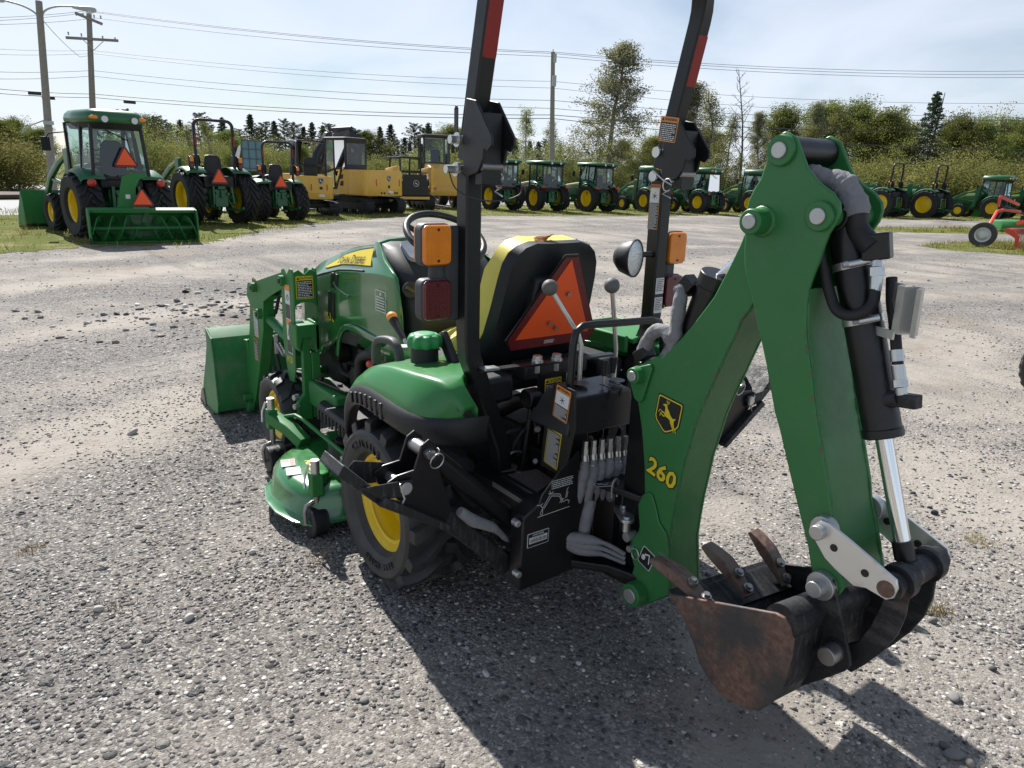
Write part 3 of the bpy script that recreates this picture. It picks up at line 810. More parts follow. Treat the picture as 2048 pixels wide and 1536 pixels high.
def wheel(parent, c, Rr, W, rim, nl, lh, lw, slant, side, letters=None, rimmat='yellow', tmat='rubber', nb=5, off=.25, name='wheel', ag=False, seg=72, dish=0):
    e = bpy.data.objects.new(name, None); col.objects.link(e); e.parent = parent; e.location = c
    e.empty_display_size = .1
    M = Matrix.Identity(4) if side > 0 else Matrix.Rotation(math.pi, 4, 'Z')
    a = MB(); make_tyre(a, Rr, W, rim, nl, lh, lw, slant if side > 0 else -slant, M, letters, seg, ag); a.build('tyre', tmat, e, smooth=32)
    b = MB(); make_rim(b, rim, W, off, M, nb, hub=.055*Rr/.33, dish=dish); b.build('rim', rimmat, e, smooth=30)
    return e

lett = [('CARLISLE', 80, .236, .040, .1530), ('TRAC CHIEF', 255, .236, .032, .1530)]
wheel(TR, (0, .472, .318), .335, .305, .182, 15, .040, .052, R(29), 1, lett, off=.05, dish=-.05)
wheel(TR, (0, -.472, .318), .335, .305, .182, 15, .040, .052, R(29), -1, off=.05, dish=-.05)
wheel(TR, (1.47, .425, .226), .238, .205, .128, 14, .024, .044, R(29), 1, off=.15, seg=56)
wheel(TR, (1.47, -.425, .226), .238, .205, .128, 14, .024, .044, R(29), -1, off=.15, seg=56)

# ---- driveline and chassis, mostly seen dark under the seat
m = MB()
m.box((.05, 0, .46), (.62, .26, .34)); m.box((.70, 0, .50), (.9, .22, .22)); m.cyl((0, -.36, .318), (0, .36, .318), .085, n=20)
m.cyl((0, .18, .318), (0, .30, .318), .13, n=20); m.cyl((0, -.30, .318), (0, -.18, .318), .13, n=20)
m.box((-.30, 0, .44), (.16, .22, .24)); m.cyl((-.38, 0, .40), (-.46, 0, .40), .035, n=12)
m.box((.62, .19, .34), (1.6, .03, .14)); m.box((.62, -.19, .34), (1.6, .03, .14))
m.box((1.47, 0, .24), (.12, .62, .10)); m.box((1.55, 0, .42), (.5, .30, .22))
m.build('chassis', 'dark_mech', TR, bevel=.012)
m = MB()
m.box((1.05, 0, .70), (.66, .36, .34)); m.cyl((.92, .21, .52), (.92, .27, .52), .07, n=20); m.cyl((1.2, .19, .60), (1.2, .26, .60), .055, n=18)
m.box((.86, .20, .66), (.13, .10, .06)); m.box((1.10, .215, .74), (.20, .06, .09)); m.cyl((.80, .22, .5), (.80, .22, .72), .024, n=10)
for i in range(7): m.cyl((.74+.05*i, .215+.01*(i % 3), .50+.03*(i % 4)), (.74+.05*i, .25, .52+.03*(i % 3)), .012, n=6)
m.build('engine', 'dark_mech', TR, bevel=.006)
m = MB()
m.tube(smoothpath([(.66, .24, .70), (.74, .27, .70), (.83, .275, .655), (.86, .27, .56), (.93, .25, .50)]), .028, 12)
m.tube(smoothpath([(.70, .21, .76), (.80, .245, .775), (.92, .235, .76)]), .040, 12)
m.tube(smoothpath([(1.02, .20, .50), (1.12, .25, .52), (1.24, .24, .62)]), .016, 8)
m.build('engine_hose', 'black_plastic', TR)
m = MB(); m.box((.97, .262, .735), (.19, .035, .075), (0, .10, 0)); m.build('muffler_shield', 'black_plastic', TR, bevel=.012)
m = MB(); m.ball((.725, .275, .655), (.032, .02, .022)); m.build('red_cap', 'red_tail', TR)
# foot platform, left, with tread step
m = MB()
m.prism([(.28, .46), (.30, .24), (.92, .24), (.97, .30), (.97, .43), (.93, .46)], .40, .435, 'z')
m.box((.61, .462, .405), (.66, .012, .055))
for i in range(15): m.box((.32+.042*i, .470, .385), (.018, .012, .05))
m.build('foot_platform', 'black_plastic', TR, bevel=.006)
m = MB(); m.box((.60, -.35, .42), (.66, .22, .035)); m.build('foot_platform', 'black_plastic', TR, bevel=.006)
# mid frame beam of the loader and steel side rail
m = MB(); m.box((1.02, .345, .415), (.36, .13, .13)); m.build('loader_frame_tube', 'green', TR, bevel=.012)
m = MB()
m.prism([(.78, .30), (.80, .26), (1.12, .36), (1.12, .40), (.84, .36)], .497, .505, 'z')
m.hexhead((1.09, .38, .505), (0, 0, 1), .013, .012); m.hexhead((.93, .345, .505), (0, 0, 1), .013, .012)
m.build('bracket', 'black_steel', TR)

# ---- fenders
def fender(sd_):
    # green shell: rings run front to back, each ring from the inner top edge over the shoulder to the skirt line
    st = [  # x, inner y, top z, shoulder y, shoulder z, outer y, skirt z
        (.268, .44, .636, .548, .630, .584, .598), (.255, .36, .700, .546, .692, .592, .655), (.220, .330, .765, .544, .754, .600, .712),
        (.160, .322, .813, .544, .803, .608, .752), (.080, .318, .847, .546, .838, .613, .775), (-.020, .316, .868, .548, .861, .617, .782),
        (-.130, .318, .880, .550, .875, .620, .780), (-.240, .335, .888, .546, .884, .621, .778), (-.310, .39, .892, .536, .888, .614, .776),
        (-.370, .455, .890, .520, .882, .592, .775), (-.415, .470, .866, .508, .858, .548, .776), (-.438, .440, .802, .478, .798, .492, .778)]
    A_ = np.array(st); K = []
    for i in range(len(A_)-1):
        p0, p1, p2, p3 = A_[max(0, i-1)], A_[i], A_[i+1], A_[min(len(A_)-1, i+2)]
        for t in (0, .25, .5, .75): K.append(.5*(2*p1+(p2-p0)*t+(2*p0-5*p1+4*p2-p3)*t*t+(3*p1-p0-3*p2+p3)*t**3))
    K.append(A_[-1]); a = MB(); rings = []
    for x, yi, zt, ys, zs, yo, zk in K:
        d = Vector((yo-ys-.02, zk-zs)); n_ = d.normalized()
        ring = [(yi, zt-.05), (yi, zt-.004), (yi+.006, zt), ((yi+ys)/2, (zt+zs)/2+.002), (ys, zs), (ys+.010, zs-.0015), (ys+.017, zs-.006), (ys+.022+n_.x*.008, zs-.008+n_.y*.008), (ys+.02+d.x*.5, zs+d.y*.5+.003), (yo, zk), (yo, zk-.02), (yo-.012, zk-.02)]
        rings.append([(x, sd_*y, z) for y, z in ring])
    a.loft(rings, closed=False)
    o = a.build('fender', 'green_fender', TR, smooth=38)
    s_ = o.modifiers.new('s', 'SOLIDIFY'); s_.thickness = .004
    # black skirt
    k = MB(); rings = []
    sk = [(.282, .590, .605, .44), (.276, .592, .635, .50), (.255, .600, .675, .56), (.215, .606, .716, .625), (.155, .614, .755, .672), (.075, .620, .777, .692), (-.02, .624, .783, .694),
          (-.13, .628, .780, .690), (-.24, .630, .778, .688), (-.32, .622, .777, .684), (-.39, .592, .776, .680), (-.440, .530, .777, .678), (-.462, .470, .778, .676), (-.462, .41, .778, .676)]
    for i, (x, y, zt, zb) in enumerate(sk):
        inx = 0 if i < 10 else (.03 if i < 12 else .05)
        iy = .04 if i < 11 else .015
        rings.append([(x, sd_*(y-.008), zt), (x-.003*(i > 9), sd_*(y+.008), zt-.012), (x-.006*(i > 9), sd_*(y+.014), (zt+zb)/2), (x, sd_*(y+.006), zb+.008), (x+inx*.3, sd_*(y-.006), zb), (x+inx, sd_*(y-iy), zb+.004), (x+inx, sd_*(y-iy), zb+.02)])
    k.loft(rings, closed=False)
    ko = k.build('fender_flare', 'black_plastic', TR, smooth=60); sb = ko.modifiers.new('b', 'SUBSURF'); sb.levels = sb.render_levels = 1
    # raised frames of the slots moulded in the flare
    for i in range(7):
        x = .135 - .044*i; z = .728 + (.006*i if i < 3 else .016) - (.0 if i < 2 else .002*(i-2)); z = [.712, .722, .729, .733, .735, .734, .733][i]
        q = MB(); q.box((x, sd_*(.630+.0012*i), z), (.020, .010, .040+.003*i), (0, .12, 0)); q.build('flare_slot', 'black_decal', ko, bevel=.003)
    return o
fender(1); fender(-1)
# seat-side console decks joined to the fenders
for sd_ in (1, -1): m = MB(); m.box((-.06, sd_*.27, .80), (.52, .13, .10)); m.build('console', 'dark_shell', TR, bevel=.02)
m = MB()
m.prism([(-.02, -.34), (-.02, -.58), (-.30, -.58), (-.36, -.34)], .905, .93, 'z'); m.box((-.17, -.585, .90), (.32, .02, .07)); m.box((-.17, -.335, .90), (.32, .02, .07)); m.box((-.01, -.46, .90), (.02, .25, .07))
m.box((-.10, -.46, .915), (.02, .22, .04))
m.build('storage_tray', 'green', TR, bevel=.008)
# fuel cap on its neck
m = MB(); m.cyl((-.068, .43, .840), (-.068, .43, .935), .052, .049, 24); m.build('filler_neck', 'black_plastic', TR)
m = MB()
ring = lambda r, z, k: [((r+k*.006*math.cos(9*t))*math.cos(t)-.068, (r+k*.006*math.cos(9*t))*math.sin(t)+.43, z) for t in [2*math.pi*i/72 for i in range(72)]]
m.loft([ring(.057, .928, .8), ring(.061, .933, .8), ring(.061, .954, .8), ring(.054, .968, .6), ring(.044, .974, .2), ring(.041, .973, 0), ring(.038, .976, 0), ring(.02, .977, 0)])
m.build('fuel_cap', 'green_cap', TR, smooth=50)
# grab handles on both fenders
for sd_ in (1, -1):
    m = MB(); p = [(.275, sd_*.46, .79), (.270, sd_*.46, .85), (.250, sd_*.46, .885), (.205, sd_*.46, .900), (.150, sd_*.46, .908), (.110, sd_*.46, .905), (.080, sd_*.46, .880), (.060, sd_*.46, .83)]
    m.sweep(smoothpath(p, 5), rrect(.034, .030, .010, 3), (0, 1, 0)); m.build('grab_handle', 'grey_plastic', TR, smooth=50)
m = MB(); m.cyl((.13, .41, .82), (.13, .41, .875), .035, n=18); m.cyl((.13, .41, .875), (.13, .41, .885), .026, n=18); m.build('cup_holder', 'steel_pin', TR)
# hydrostatic / range lever with orange knob; short black lever
m = MB(); m.cyl((.17, .36, .84), (.225, .36, .890), .008, n=8); m.build('range_lever', 'zinc', TR)
m = MB(); m.cyl((.222, .36, .887), (.315, .36, .950), .011, .019, 12); m.build('lever_grip', 'black_plastic', TR)
m = MB(); m.ball((.327, .36, .960), (.023, .023, .021)); m.build('lever_knob', 'orange_knob', TR)
m = MB(); m.sweep([(-.16, .36, .87), (-.10, .36, .94), (-.075, .36, .965)], rrect(.028, .05, .008, 2), (0, 1, 0)); m.build('position_lever', 'dark_shell', TR, bevel=.004)

# ---- hood
def hood_ring(x, hw, zb, zs, zt, ed=.03):
    return [(x, hw*.98, zb), (x, hw, zb+.10), (x, hw*1.015, (zb+zs)/2+.02), (x, hw, zs), (x, hw*.965, zs+.018), (x, hw*.90, zs+(zt-zs)*.45), (x, hw*.80, zt-.012), (x, hw*.64, zt), (x, 0, zt+.014)]
def mirror_ring(r): return r + [(x, -y, z) for x, y, z in r[:-1]][::-1]
S = [(.365, .290, .77, 1.100, 1.225), (.40, .296, .75, 1.100, 1.235), (.50, .296, .72, 1.10, 1.238), (.62, .293, .705, 1.095, 1.228), (.75, .288, .72, 1.082, 1.208), (.90, .282, .735, 1.068, 1.190), (1.05, .276, .72, 1.050, 1.168),
     (1.20, .268, .655, 1.02, 1.128), (1.32, .262, .58, .995, 1.098), (1.45, .255, .54, .965, 1.060), (1.58, .246, .52, .93, 1.010), (1.70, .232, .51, .885, .955), (1.78, .21, .51, .83, .895), (1.83, .18, .52, .76, .81)]
def lean(p):
    # the upper rear edge of the hood sweeps forward to meet the dash
    x, y, z = p; t = min(1, max(0, (z-1.06)/.17)); k = max(0, (.76-x)*.80)
    return (x+k*t*t*(3-2*t), y, z)
m = MB(); m.loft([[lean(p) for p in mirror_ring(hood_ring(*s))] for s in S], closed=False)
hood = m.build('hood', 'green_hood', TR, smooth=24)
s_ = hood.modifiers.new('s', 'SOLIDIFY'); s_.thickness = .006; s_.offset = -1
for sd_ in (1, -1): # bead between upper hood and side panel
    m = MB(); m.tube([(s[0], sd_*(s[1]*.993+.001), s[3]+.009) for s in S[4:11]], .0045, 6); m.build('panel_seam', 'black_plastic', hood)
for sd_ in (1, -1):
    m = MB(); m.sweep(smoothpath([(.54, sd_*.299, .795), (.70, sd_*.298, .80), (.85, sd_*.293, .805), (.98, sd_*.288, .785), (1.06, sd_*.284, .72), (1.10, sd_*.281, .62)], 5), rrect(.016, .03, .006, 2), (0, 1, 0)); m.build('hood_rib', 'green_hood', hood, smooth=50); m = MB()
    m.sweep(smoothpath([(1.12, sd_*.277, .985), (1.04, sd_*.281, .955), (.92, sd_*.286, .945)], 4), rrect(.012, .016, .004, 2), (0, 1, 0)); m.build('hood_rib', 'green_hood', hood, smooth=50)
for sd_ in (1, -1):
    for k, (x0, z0, z1) in enumerate(((1.115, .97, 1.02), (1.17, .96, 1.01))):
        for j in range(2):
            q = MB(); zz0, zz1 = ((.955, 1.035) if j == 0 else (.80, .935)); dx = -.02 if j == 0 else .03
            q.prism([(x0+dx-.014, zz0), (x0+dx+.014, zz0), (x0+dx-.004, zz1), (x0+dx-.030, zz1)], sd_*.262, sd_*(.2835-.0030*k), 'y'); q.build('vent_slot', 'black_decal', hood, bevel=.003)
# yellow stripe decal with lettering, both sides
def hood_pt(x, f, off=.004):
    """Point on the upper hood flank: f=0 at the seam, 1 at the top edge."""
    for a, b in zip(S, S[1:]):
        if a[0] <= x <= b[0]:
            t = (x-a[0])/(b[0]-a[0]); hw, zs, zt = [a[i]+(b[i]-a[i])*t for i in (1, 3, 4)]
            y0, z0, y1, z1 = hw*.965, zs+.018, hw*.80, zt-.012
            ym, zm = hw*.90, zs+(zt-zs)*.45
            if f < .5: y, z = y0+(ym-y0)*f*2, z0+(zm-z0)*f*2
            else: y, z = ym+(y1-ym)*(f-.5)*2, zm+(z1-zm)*(f-.5)*2
            nx = Vector((0, z1-z0, y0-y1)).normalized()
            return Vector((x, y, z)) + nx*off
for sd_ in (1, -1):
    for nm, mt, off, pad in (('hood_stripe', 'black_decal', .003, .06), ('hood_stripe', 'yellow_decal', .0045, 0.)):
        q = MB(); rows = []
        for i in range(22):
            t = i/21; x = .735 + .60*t - pad*.25*(1 if i == 0 else 0) + pad*.2*(1 if i == 21 else 0)
            hi = .93 - .50*t**1.6 + pad; lo = .16 + .14*t - pad
            if hi < lo: hi = lo
            sl = -.045*(1-t)
            rows.append([hood_pt(min(1.3, x+sl*(1-(j/4.))), lo+(hi-lo)*j/4., off) for j in range(5)])
        rows = [[Vector((p.x, sd_*p.y, p.z)) for p in r] for r in rows]
        q.loft(rows, closed=False); q.build(nm, mt, hood, smooth=60)
    q = MB(); p, pa, pb = hood_pt(.935, .50, .0085), hood_pt(.80, .50, .0085), hood_pt(.935, .85, .0085)
    for v_ in (p, pa, pb): v_.y *= sd_
    F = frame(p, (pa-p)*sd_, pb-p); xx = 0; parts = []
    for t, sz in (('J', .064), ('OHN', .050), (' ', .03), ('D', .064), ('EERE', .050)):
        k_ = MB()
        if t != ' ': k_.text(t, sz, Matrix.Identity(4), bold=.006, align='LEFT', sx=1.06)
        w_ = max(v[0] for v in k_.v) if k_.v else .012
        lo_ = min(v[1] for v in k_.v) if k_.v else 0
        parts.append((k_, xx, lo_)); xx += w_+.005
    for k_, x0_, lo_ in parts: q.add([(v[0]+x0_-xx/2, v[1]-lo_-.022, 0) for v in k_.v], k_.f, F)
    q.build('lettering', 'black_decal', hood, smooth=0)
    q = MB(); q.text('1023 E', .062, frame((1.20, sd_*.2800, .80), (-sd_, sd_*.02, .05), (0, 0, 1)), bold=.015, sx=.8); q.build('lettering', 'yellow_decal', hood, smooth=0)
q = MB(); F = frame((.545, .3045, .985), (-1, 0, .0), (.0, 0, 1))
for a, b, c, d in ((0, .045, .1, .003), (0, -.045, .1, .003), (.0495, 0, .003, .09), (-.0495, 0, .003, .09)): q.poly([(a-c/2, b-d/2, 0), (a+c/2, b-d/2, 0), (a+c/2, b+d/2, 0), (a-c/2, b+d/2, 0)], F)
rr = random.Random(3)
for i in range(5):
    xx = -.042
    while xx < .03:
        w_ = rr.uniform(.004, .016)
        q.poly([(xx, .016-.012*i-.003, 0), (xx+w_, .016-.012*i-.003, 0), (xx+w_, .016-.012*i+.003, 0), (xx, .016-.012*i+.003, 0)], F); xx += w_+.003
q.poly([(p[0], p[1]+.03, 0) for p in arc(0, 0, .007, 0, 360, 12)[:-1]], F)
q.build('emission_label', 'white_decal', hood, smooth=0)
# grille front
m = MB(); m.box((1.80, 0, .66), (.05, .30, .24)); m.build('grille', 'black_plastic', TR, bevel=.01)

# ---- dash console, steering wheel
m = MB()
def dring(x, hw, zb, zt): return [(x, hw, zb), (x, hw, zt-.06), (x, hw*.86, zt-.01), (x, hw*.7, zt), (x, -hw*.7, zt), (x, -hw*.86, zt-.01), (x, -hw, zt-.06), (x, -hw, zb)]
m.loft([dring(.70, .262, .60, 1.232), dring(.60, .268, .60, 1.210), dring(.50, .262, .60, 1.150), dring(.40, .25, .60, 1.075), dring(.36, .235, .60, 1.02), dring(.345, .21, .60, .95)])
m.build('dash_console', 'dark_shell', TR, smooth=40)
m = MB(); F = frame((.555, .0, 1.192), (0, -1, 0), (.83, 0, .50)); plate(m, F @ T(0, 0, .012), rrect(.36, .13, .03), .02); dp = m.build('instrument_panel', 'screen_grey', TR)
m = MB(); m.cyl((.56, 0, 1.08), (.53, 0, 1.22), .04, .035, 16); m.build('steering_column', 'black_plastic', TR)
c = Vector((.505, 0, 1.258)); ax = Vector((-.50, 0, .866)).normalized(); e1 = Vector((0, 1, 0)); e2 = ax.cross(e1)
m = MB(); m.tube([c + (e1*math.cos(t)+e2*math.sin(t))*.178 for t in [2*math.pi*i/40 for i in range(40)]], .0155, 12, closed=True)
for a in (90, 210, 330):
    d_ = e1*math.cos(R(a))+e2*math.sin(R(a)); m.tube([c-ax*.035+d_*.03, c-ax*.025+d_*.09, c+d_*.172], [.018, .014, .011], 8)
m.cyl(c-ax*.06, c-ax*.012, .045, .04, 18)
m.build('steering_wheel', 'black_satin', TR, smooth=60)
m = MB(); m.cyl((.40, .235, 1.05), (.375, .245, 1.055), .034, n=20); m.box((.372, .247, 1.056), (.012, .05, .014), (.5, 0, 0)); m.build('headlight_switch', 'black_plastic', TR)

# ---- seat
def seat_ring(w, p, th, n, ed):
    """cross-section across the seat at profile point p with normal n"""
    out = []
    for i in range(13):
        s_ = -1 + 2*i/12; y = w*s_
        k = (1-abs(s_)**3.2); out.append(Vector((p[0], y, p[1])) + Vector((n[0], 0, n[1]))*(th*k + ed*(1-k)))
    return out
prof = [((.295, .800), .17), ((.275, .845), .205), ((.19, .865), .225), ((.07, .868), .235), ((-.03, .872), .235), ((-.105, .905), .232), ((-.155, .98), .228), ((-.19, 1.08), .222), ((-.216, 1.18), .214), ((-.228, 1.235), .205), ((-.235, 1.272), .186), ((-.239, 1.296), .155), ((-.241, 1.310), .105)]
def norms(pr):
    o = []
    for i in range(len(pr)):
        a = pr[max(0, i-1)][0]; b = pr[min(len(pr)-1, i+1)][0]; dx, dz = b[0]-a[0], b[1]-a[1]; L = math.hypot(dx, dz); o.append((-dz/L*-1, dx/L*-1) if False else (dz/L, -dx/L))
    return o
nn = norms(prof)
m = MB()
top = [seat_ring(w, p, .060, (n_[0], n_[1]), .012 if i < 4 else (.095 if i < 9 else .070)) for i, ((p, w), n_) in enumerate(zip(prof, nn))]
bot = [seat_ring(w*.97, p, -.012, (n_[0], n_[1]), -.012) for (p, w), n_ in zip(prof, nn)]
m.loft([t + b[::-1] for t, b in zip(top, bot)])
seat = m.build('seat', 'yellow_seat', TR, smooth=60)
m = MB(); t2 = [seat_ring(w*1.035+.004, p, -.010, n_, -.008) for (p, w), n_ in zip(prof[3:], nn[3:])]; b2 = [seat_ring(w*.96, p, -.055 if i > 2 else -.085, n_, -.045) for i, ((p, w), n_) in enumerate(zip(prof[3:], nn[3:]))]
m.loft([t + b[::-1] for t, b in zip(t2, b2)]); sh = m.build('seat_shell', 'dark_shell', TR, smooth=50)
m = MB(); m.box((-.06, 0, .79), (.34, .34, .07)); m.box((-.26, 0, .84), (.10, .30, .06)); m.build('seat_base', 'dark_mech', TR, bevel=.01)
# curled dry leaf on the seat back
m = MB(); m.loft([[Vector((-.245+.02*math.sin(a*1.3+k), .06-.035*k/2+.006*math.cos(a), 1.312+.010*math.sin(a)+.004*k)) for a in [i*.7 for i in range(6)]] for k in range(-1, 4)], closed=False)
m.build('dry_leaf', 'leaf_dry', None, smooth=50)
tag(bpy.context.scene.objects['dry_leaf'], 'small curled brown leaf lying on top of the tractor seat back', 'leaf')
# slow-moving-vehicle emblem
def smv(parent, M, s=1.0, bolts=True, level=True):
    b = MB(); hexo = [(-.208, .0), (-.182, -.042), (.182, -.042), (.208, 0), (.030, .312), (-.030, .312)]
    hexo = [(x*s, y*s) for x, y in hexo]
    plate(b, M @ T(0, 0, -.002), [(x*1.03, y*1.03-.001) for x, y in hexo], .006)
    e = b.build('slow_vehicle_sign', 'black_decal', parent, smooth=0)
    q = MB(); q.poly([(x, y, .0008) for x, y in hexo], M); q.build('red_border', 'red_border', e, smooth=0)
    q = MB(); q.poly([(-.1755*s, 0, .0022), (.1755*s, 0, .0022), (0, .304*s, .0022)], M); q.build('orange_triangle', 'orange_smv', e, smooth=0)
    if bolts:
        q = MB()
        for x, y in ((.022, .17), (-.035, .058), (.0, .035)): q.cyl(M @ Vector((x*s, y*s, .002)), M @ Vector((x*s, y*s, .012)), .0085, n=8)
        q.build('bolt', 'bare_steel', e)
        q = MB()
        for i in range(4): q.poly([(-.035, -.018-.004*i, .0015), (-.035+.05*rr.uniform(.7, 1), -.018-.004*i, .0015), (.012, -.016-.004*i, .0015), (-.035, -.016-.004*i, .0015)], M)
        q.build('fine_print', 'white_decal', e, smooth=0)
    return e
smv(TR, frame((-.262, -.006, .960), (0, -1, 0), (-.085, 0, .29)))
m = MB(); m.box((-.255, 0, 1.09), (.05, .22, .20), (0, -.28, 0)); m.build('sign_bracket', 'dark_shell', TR, bevel=.01)

# ---- ROPS
def rops_post(sd_):
    m = MB()
    p = [(-.30, sd_*.235, .42), (-.335, sd_*.275, .60), (-.352, sd_*.40, .90), (-.355, sd_*.424, .955), (-.355, sd_*.43, 1.02), (-.352, sd_*.43, 1.56)]
    m.sweep(p, rrect(.062, .058, .006, 1), (1, 0, 0))
    return m.build('rops_post', 'black_satin', TR, smooth=20)
posts = {s_: rops_post(s_) for s_ in (1, -1)}
ux = -.23  # rearward lean of the folding bow per metre
def up(y, z): return (-.358 + ux*(z-1.60), y, z)
bow = [up(.43, 1.57), up(.43, 1.95), up(.43, 2.02)] + [up(.23+.20*math.cos(R(a)), 2.05+.20*math.sin(R(a))) for a in range(0, 91, 10)]
bow = bow + [(x, -y, z) for x, y, z in bow[::-1]]
m = MB(); m.sweep(bow, rrect(.060, .056, .006, 1), (1, 0, ux)); m.build('rops_bow', 'black_satin', TR, smooth=20)
hp = [(-.394, 1.742), (-.447, 1.733), (-.531, 1.634), (-.532, 1.61), (-.51, 1.593), (-.492, 1.6), (-.488, 1.573), (-.461, 1.535), (-.41, 1.524), (-.382, 1.534), (-.377, 1.633)]
for sd_ in (1, -1):
    m = MB()
    for yo in (.039, -.039): m.prism(hp, sd_*(.43+yo+.004), sd_*(.43+yo-.004), 'y')
    m.prism([(x_-.075, z_) for x_, z_ in [(-.40, 1.50), (-.36, 1.50), (-.37, 1.70), (-.40, 1.70)]], sd_*.464, sd_*.396, 'y')
    hg = m.build('rops_hinge', 'black_satin', TR, bevel=.003)
    q = MB(); q.box((-.345, sd_*.4745, 1.68), (.022, .003, .075)); q.box((-.345, sd_*.4745, 1.7175), (.014, .003, .012)); q.build('hinge_slot', 'black_decal', hg, bevel=.002)
    for z_, x_ in ((1.627, -.358), (1.542, -.352)):
        q = MB(); q.cyl((x_, sd_*.382, z_), (x_, sd_*(.505 if z_ > 1.6 else .515), z_), .0125, n=16); q.cyl((x_, sd_*.474, z_), (x_, sd_*.482, z_), .021, n=18); q.cyl((x_, sd_*.376, z_), (x_, sd_*.384, z_), .019, n=18); q.build('hinge_pin', 'zinc', hg)
    q = MB(); q.cyl((-.47, sd_*.394, 1.552), (-.47, sd_*.466, 1.552), .011, n=16); q.build('stop_roller', 'bare_steel', hg)
    q = MB(); cc = Vector((-.352, sd_*.375, 1.542)); q.tube([cc+Vector((0, 0, .02)), cc+Vector((-.03, -.004, .0)), cc+Vector((-.05, -.004, -.012))] + [cc+Vector((-.075-.022*math.cos(t), -.004, -.03+.022*math.sin(t))) for t in [i*.5 for i in range(12)]] + [cc+Vector((-.055, -.004, -.062)), cc+Vector((-.095, -.004, -.075))], .0028, 6)
    q.build('hairpin', 'zinc', hg)
    q = MB(); q.tube(smoothpath([(-.352, sd_*.508, 1.545), (-.40, sd_*.50, 1.48), (-.48, sd_*.44, 1.455), (-.53, sd_*.37, 1.475), (-.52, sd_*.36, 1.52)], 6), .0022, 6); q.build('tether', 'wire', hg)
    # red reflector on the back of the bow
    F = frame(up(sd_*.43, 1.935), (0, -1, 0), (ux, 0, 1)) @ T(0, 0, .0325)
    q = MB(); plate(q, F, rrect(.046, .165, .004, 2), .0015); q.build('reflector', 'red_reflect', TR)
def lines(mb, M, x0, x1, y0, n, dy, h, rs):
    r_ = random.Random(rs)
    for i in range(n):
        xx = x0; end = x1 - (r_.uniform(0, .35)*(x1-x0) if i % 3 == 2 else 0)
        while xx < end:
            w_ = min(r_.uniform(.3, 1.3)*h*3.2, end-xx); y = y0-dy*i
            mb.poly([(xx, y-h/2, 0), (xx+w_, y-h/2, 0), (xx+w_, y+h/2, 0), (xx, y+h/2, 0)], M); xx += w_+h*.8
def tri(mb, M, x, y, s):
    mb.poly([(x-s*.58, y-s*.5, 0), (x+s*.58, y-s*.5, 0), (x, y+s*.5, 0)], M)
def safety_decal(parent, M, w, h, word, head, body, rs, pic=0.0, nl=None, name='safety_decal'):
    """Coloured rim and header bar with the warning word; black or white field with lines of print."""
    q = MB(); plate(q, M @ T(0, 0, .0006), rrect(w, h, min(w, h)*.05, 2), .0006); e = q.build(name, head, parent, smooth=0)
    hh = min(h*.22, w*.24); b = w*.04
    q = MB(); y1 = h/2-hh; y0 = -h/2+b
    q.poly([(-w/2+b, y0, .0010), (w/2-b, y0, .0010), (w/2-b, y1, .0010), (-w/2+b, y1, .0010)], M); q.build('text_panel', body, e, smooth=0)
    q = MB(); MM = M @ T(0, 0, .0012)
    tri(q, MM, -w*.38, h/2-hh*.48, hh*.62); q.text(word, hh*.80, M @ T(w*.07, h/2-hh*.50, .0012), bold=.02, sx=.92 if word == 'CAUTION' else .86); q.build('lettering', 'black_decal', e, smooth=0)
    ink = 'white_decal' if body == 'black_decal' else 'black_decal'
    yt = y1 - b
    if pic:
        q = MB(); ph = (y1-y0)*pic
        q.poly([(-w/2+b*1.4, y1-ph, .0014), (w/2-b*1.4, y1-ph, .0014), (w/2-b*1.4, y1-b*.4, .0014), (-w/2+b*1.4, y1-b*.4, .0014)], M); q.build('pictogram_panel', 'white_decal', e, smooth=0)
        q = MB(); cx_, cy_ = 0, y1-ph*.55; s_ = min(w, ph)*.3
        for a in range(6):
            d_ = Vector((math.cos(R(a*62+20)), math.sin(R(a*62+20)), 0))*s_; n_ = Vector((-d_.y, d_.x, 0)).normalized()*s_*.10
            q.poly([Vector((cx_, cy_, .0016))-n_, Vector((cx_, cy_, .0016))+d_-n_*.5, Vector((cx_, cy_, .0016))+d_+n_*.5, Vector((cx_, cy_, .0016))+n_], M)
        q.poly([(cx_+p[0], cy_+p[1], .0017) for p in arc(0, 0, s_*.28, 0, 360, 10)[:-1]], M); q.build('pictogram', 'black_decal', e, smooth=0)
        yt = y1-ph-b
    q = MB(); n_ = nl or max(3, int((yt-y0)/(w*.075))); dy = (yt-y0)/(n_+.2)
    lines(q, MM, -w/2+b*2.2, w/2-b*2.2, yt-dy*.6, n_, dy, dy*.48, rs); q.build('fine_print', ink, e, smooth=0)
    return e
F = frame((-.395, -.3905+.0, 1.71), (-1, 0, -.16), (-.16, 0, 1))
safety_decal(TR, frame((-.400, -.3870, 1.705), (-.97, 0, -.12), (-.12, 0, .97)), .085, .085, 'WARNING', 'orange_decal', 'black_decal', 5)
safety_decal(TR, frame((-.352, -.3985, 1.43), (-1, 0, 0), (0, 0, 1)), .05, .165, 'WARNING', 'orange_decal', 'black_decal', 6, pic=.36)
for zc in (1.135, 1.06):
    q = MB(); plate(q, frame((-.3875, -.43, zc), (0, -1, 0), (0, 0, 1)), rrect(.044, .062, .003, 2), .001); o = q.build('rops_label', 'white_decal', TR, smooth=0)
    q = MB(); lines(q, frame((-.3885, -.43, zc), (0, -1, 0), (0, 0, 1)), -.018, .018, .024, 7, .007, .003, 9); q.build('fine_print', 'black_decal', o, smooth=0)

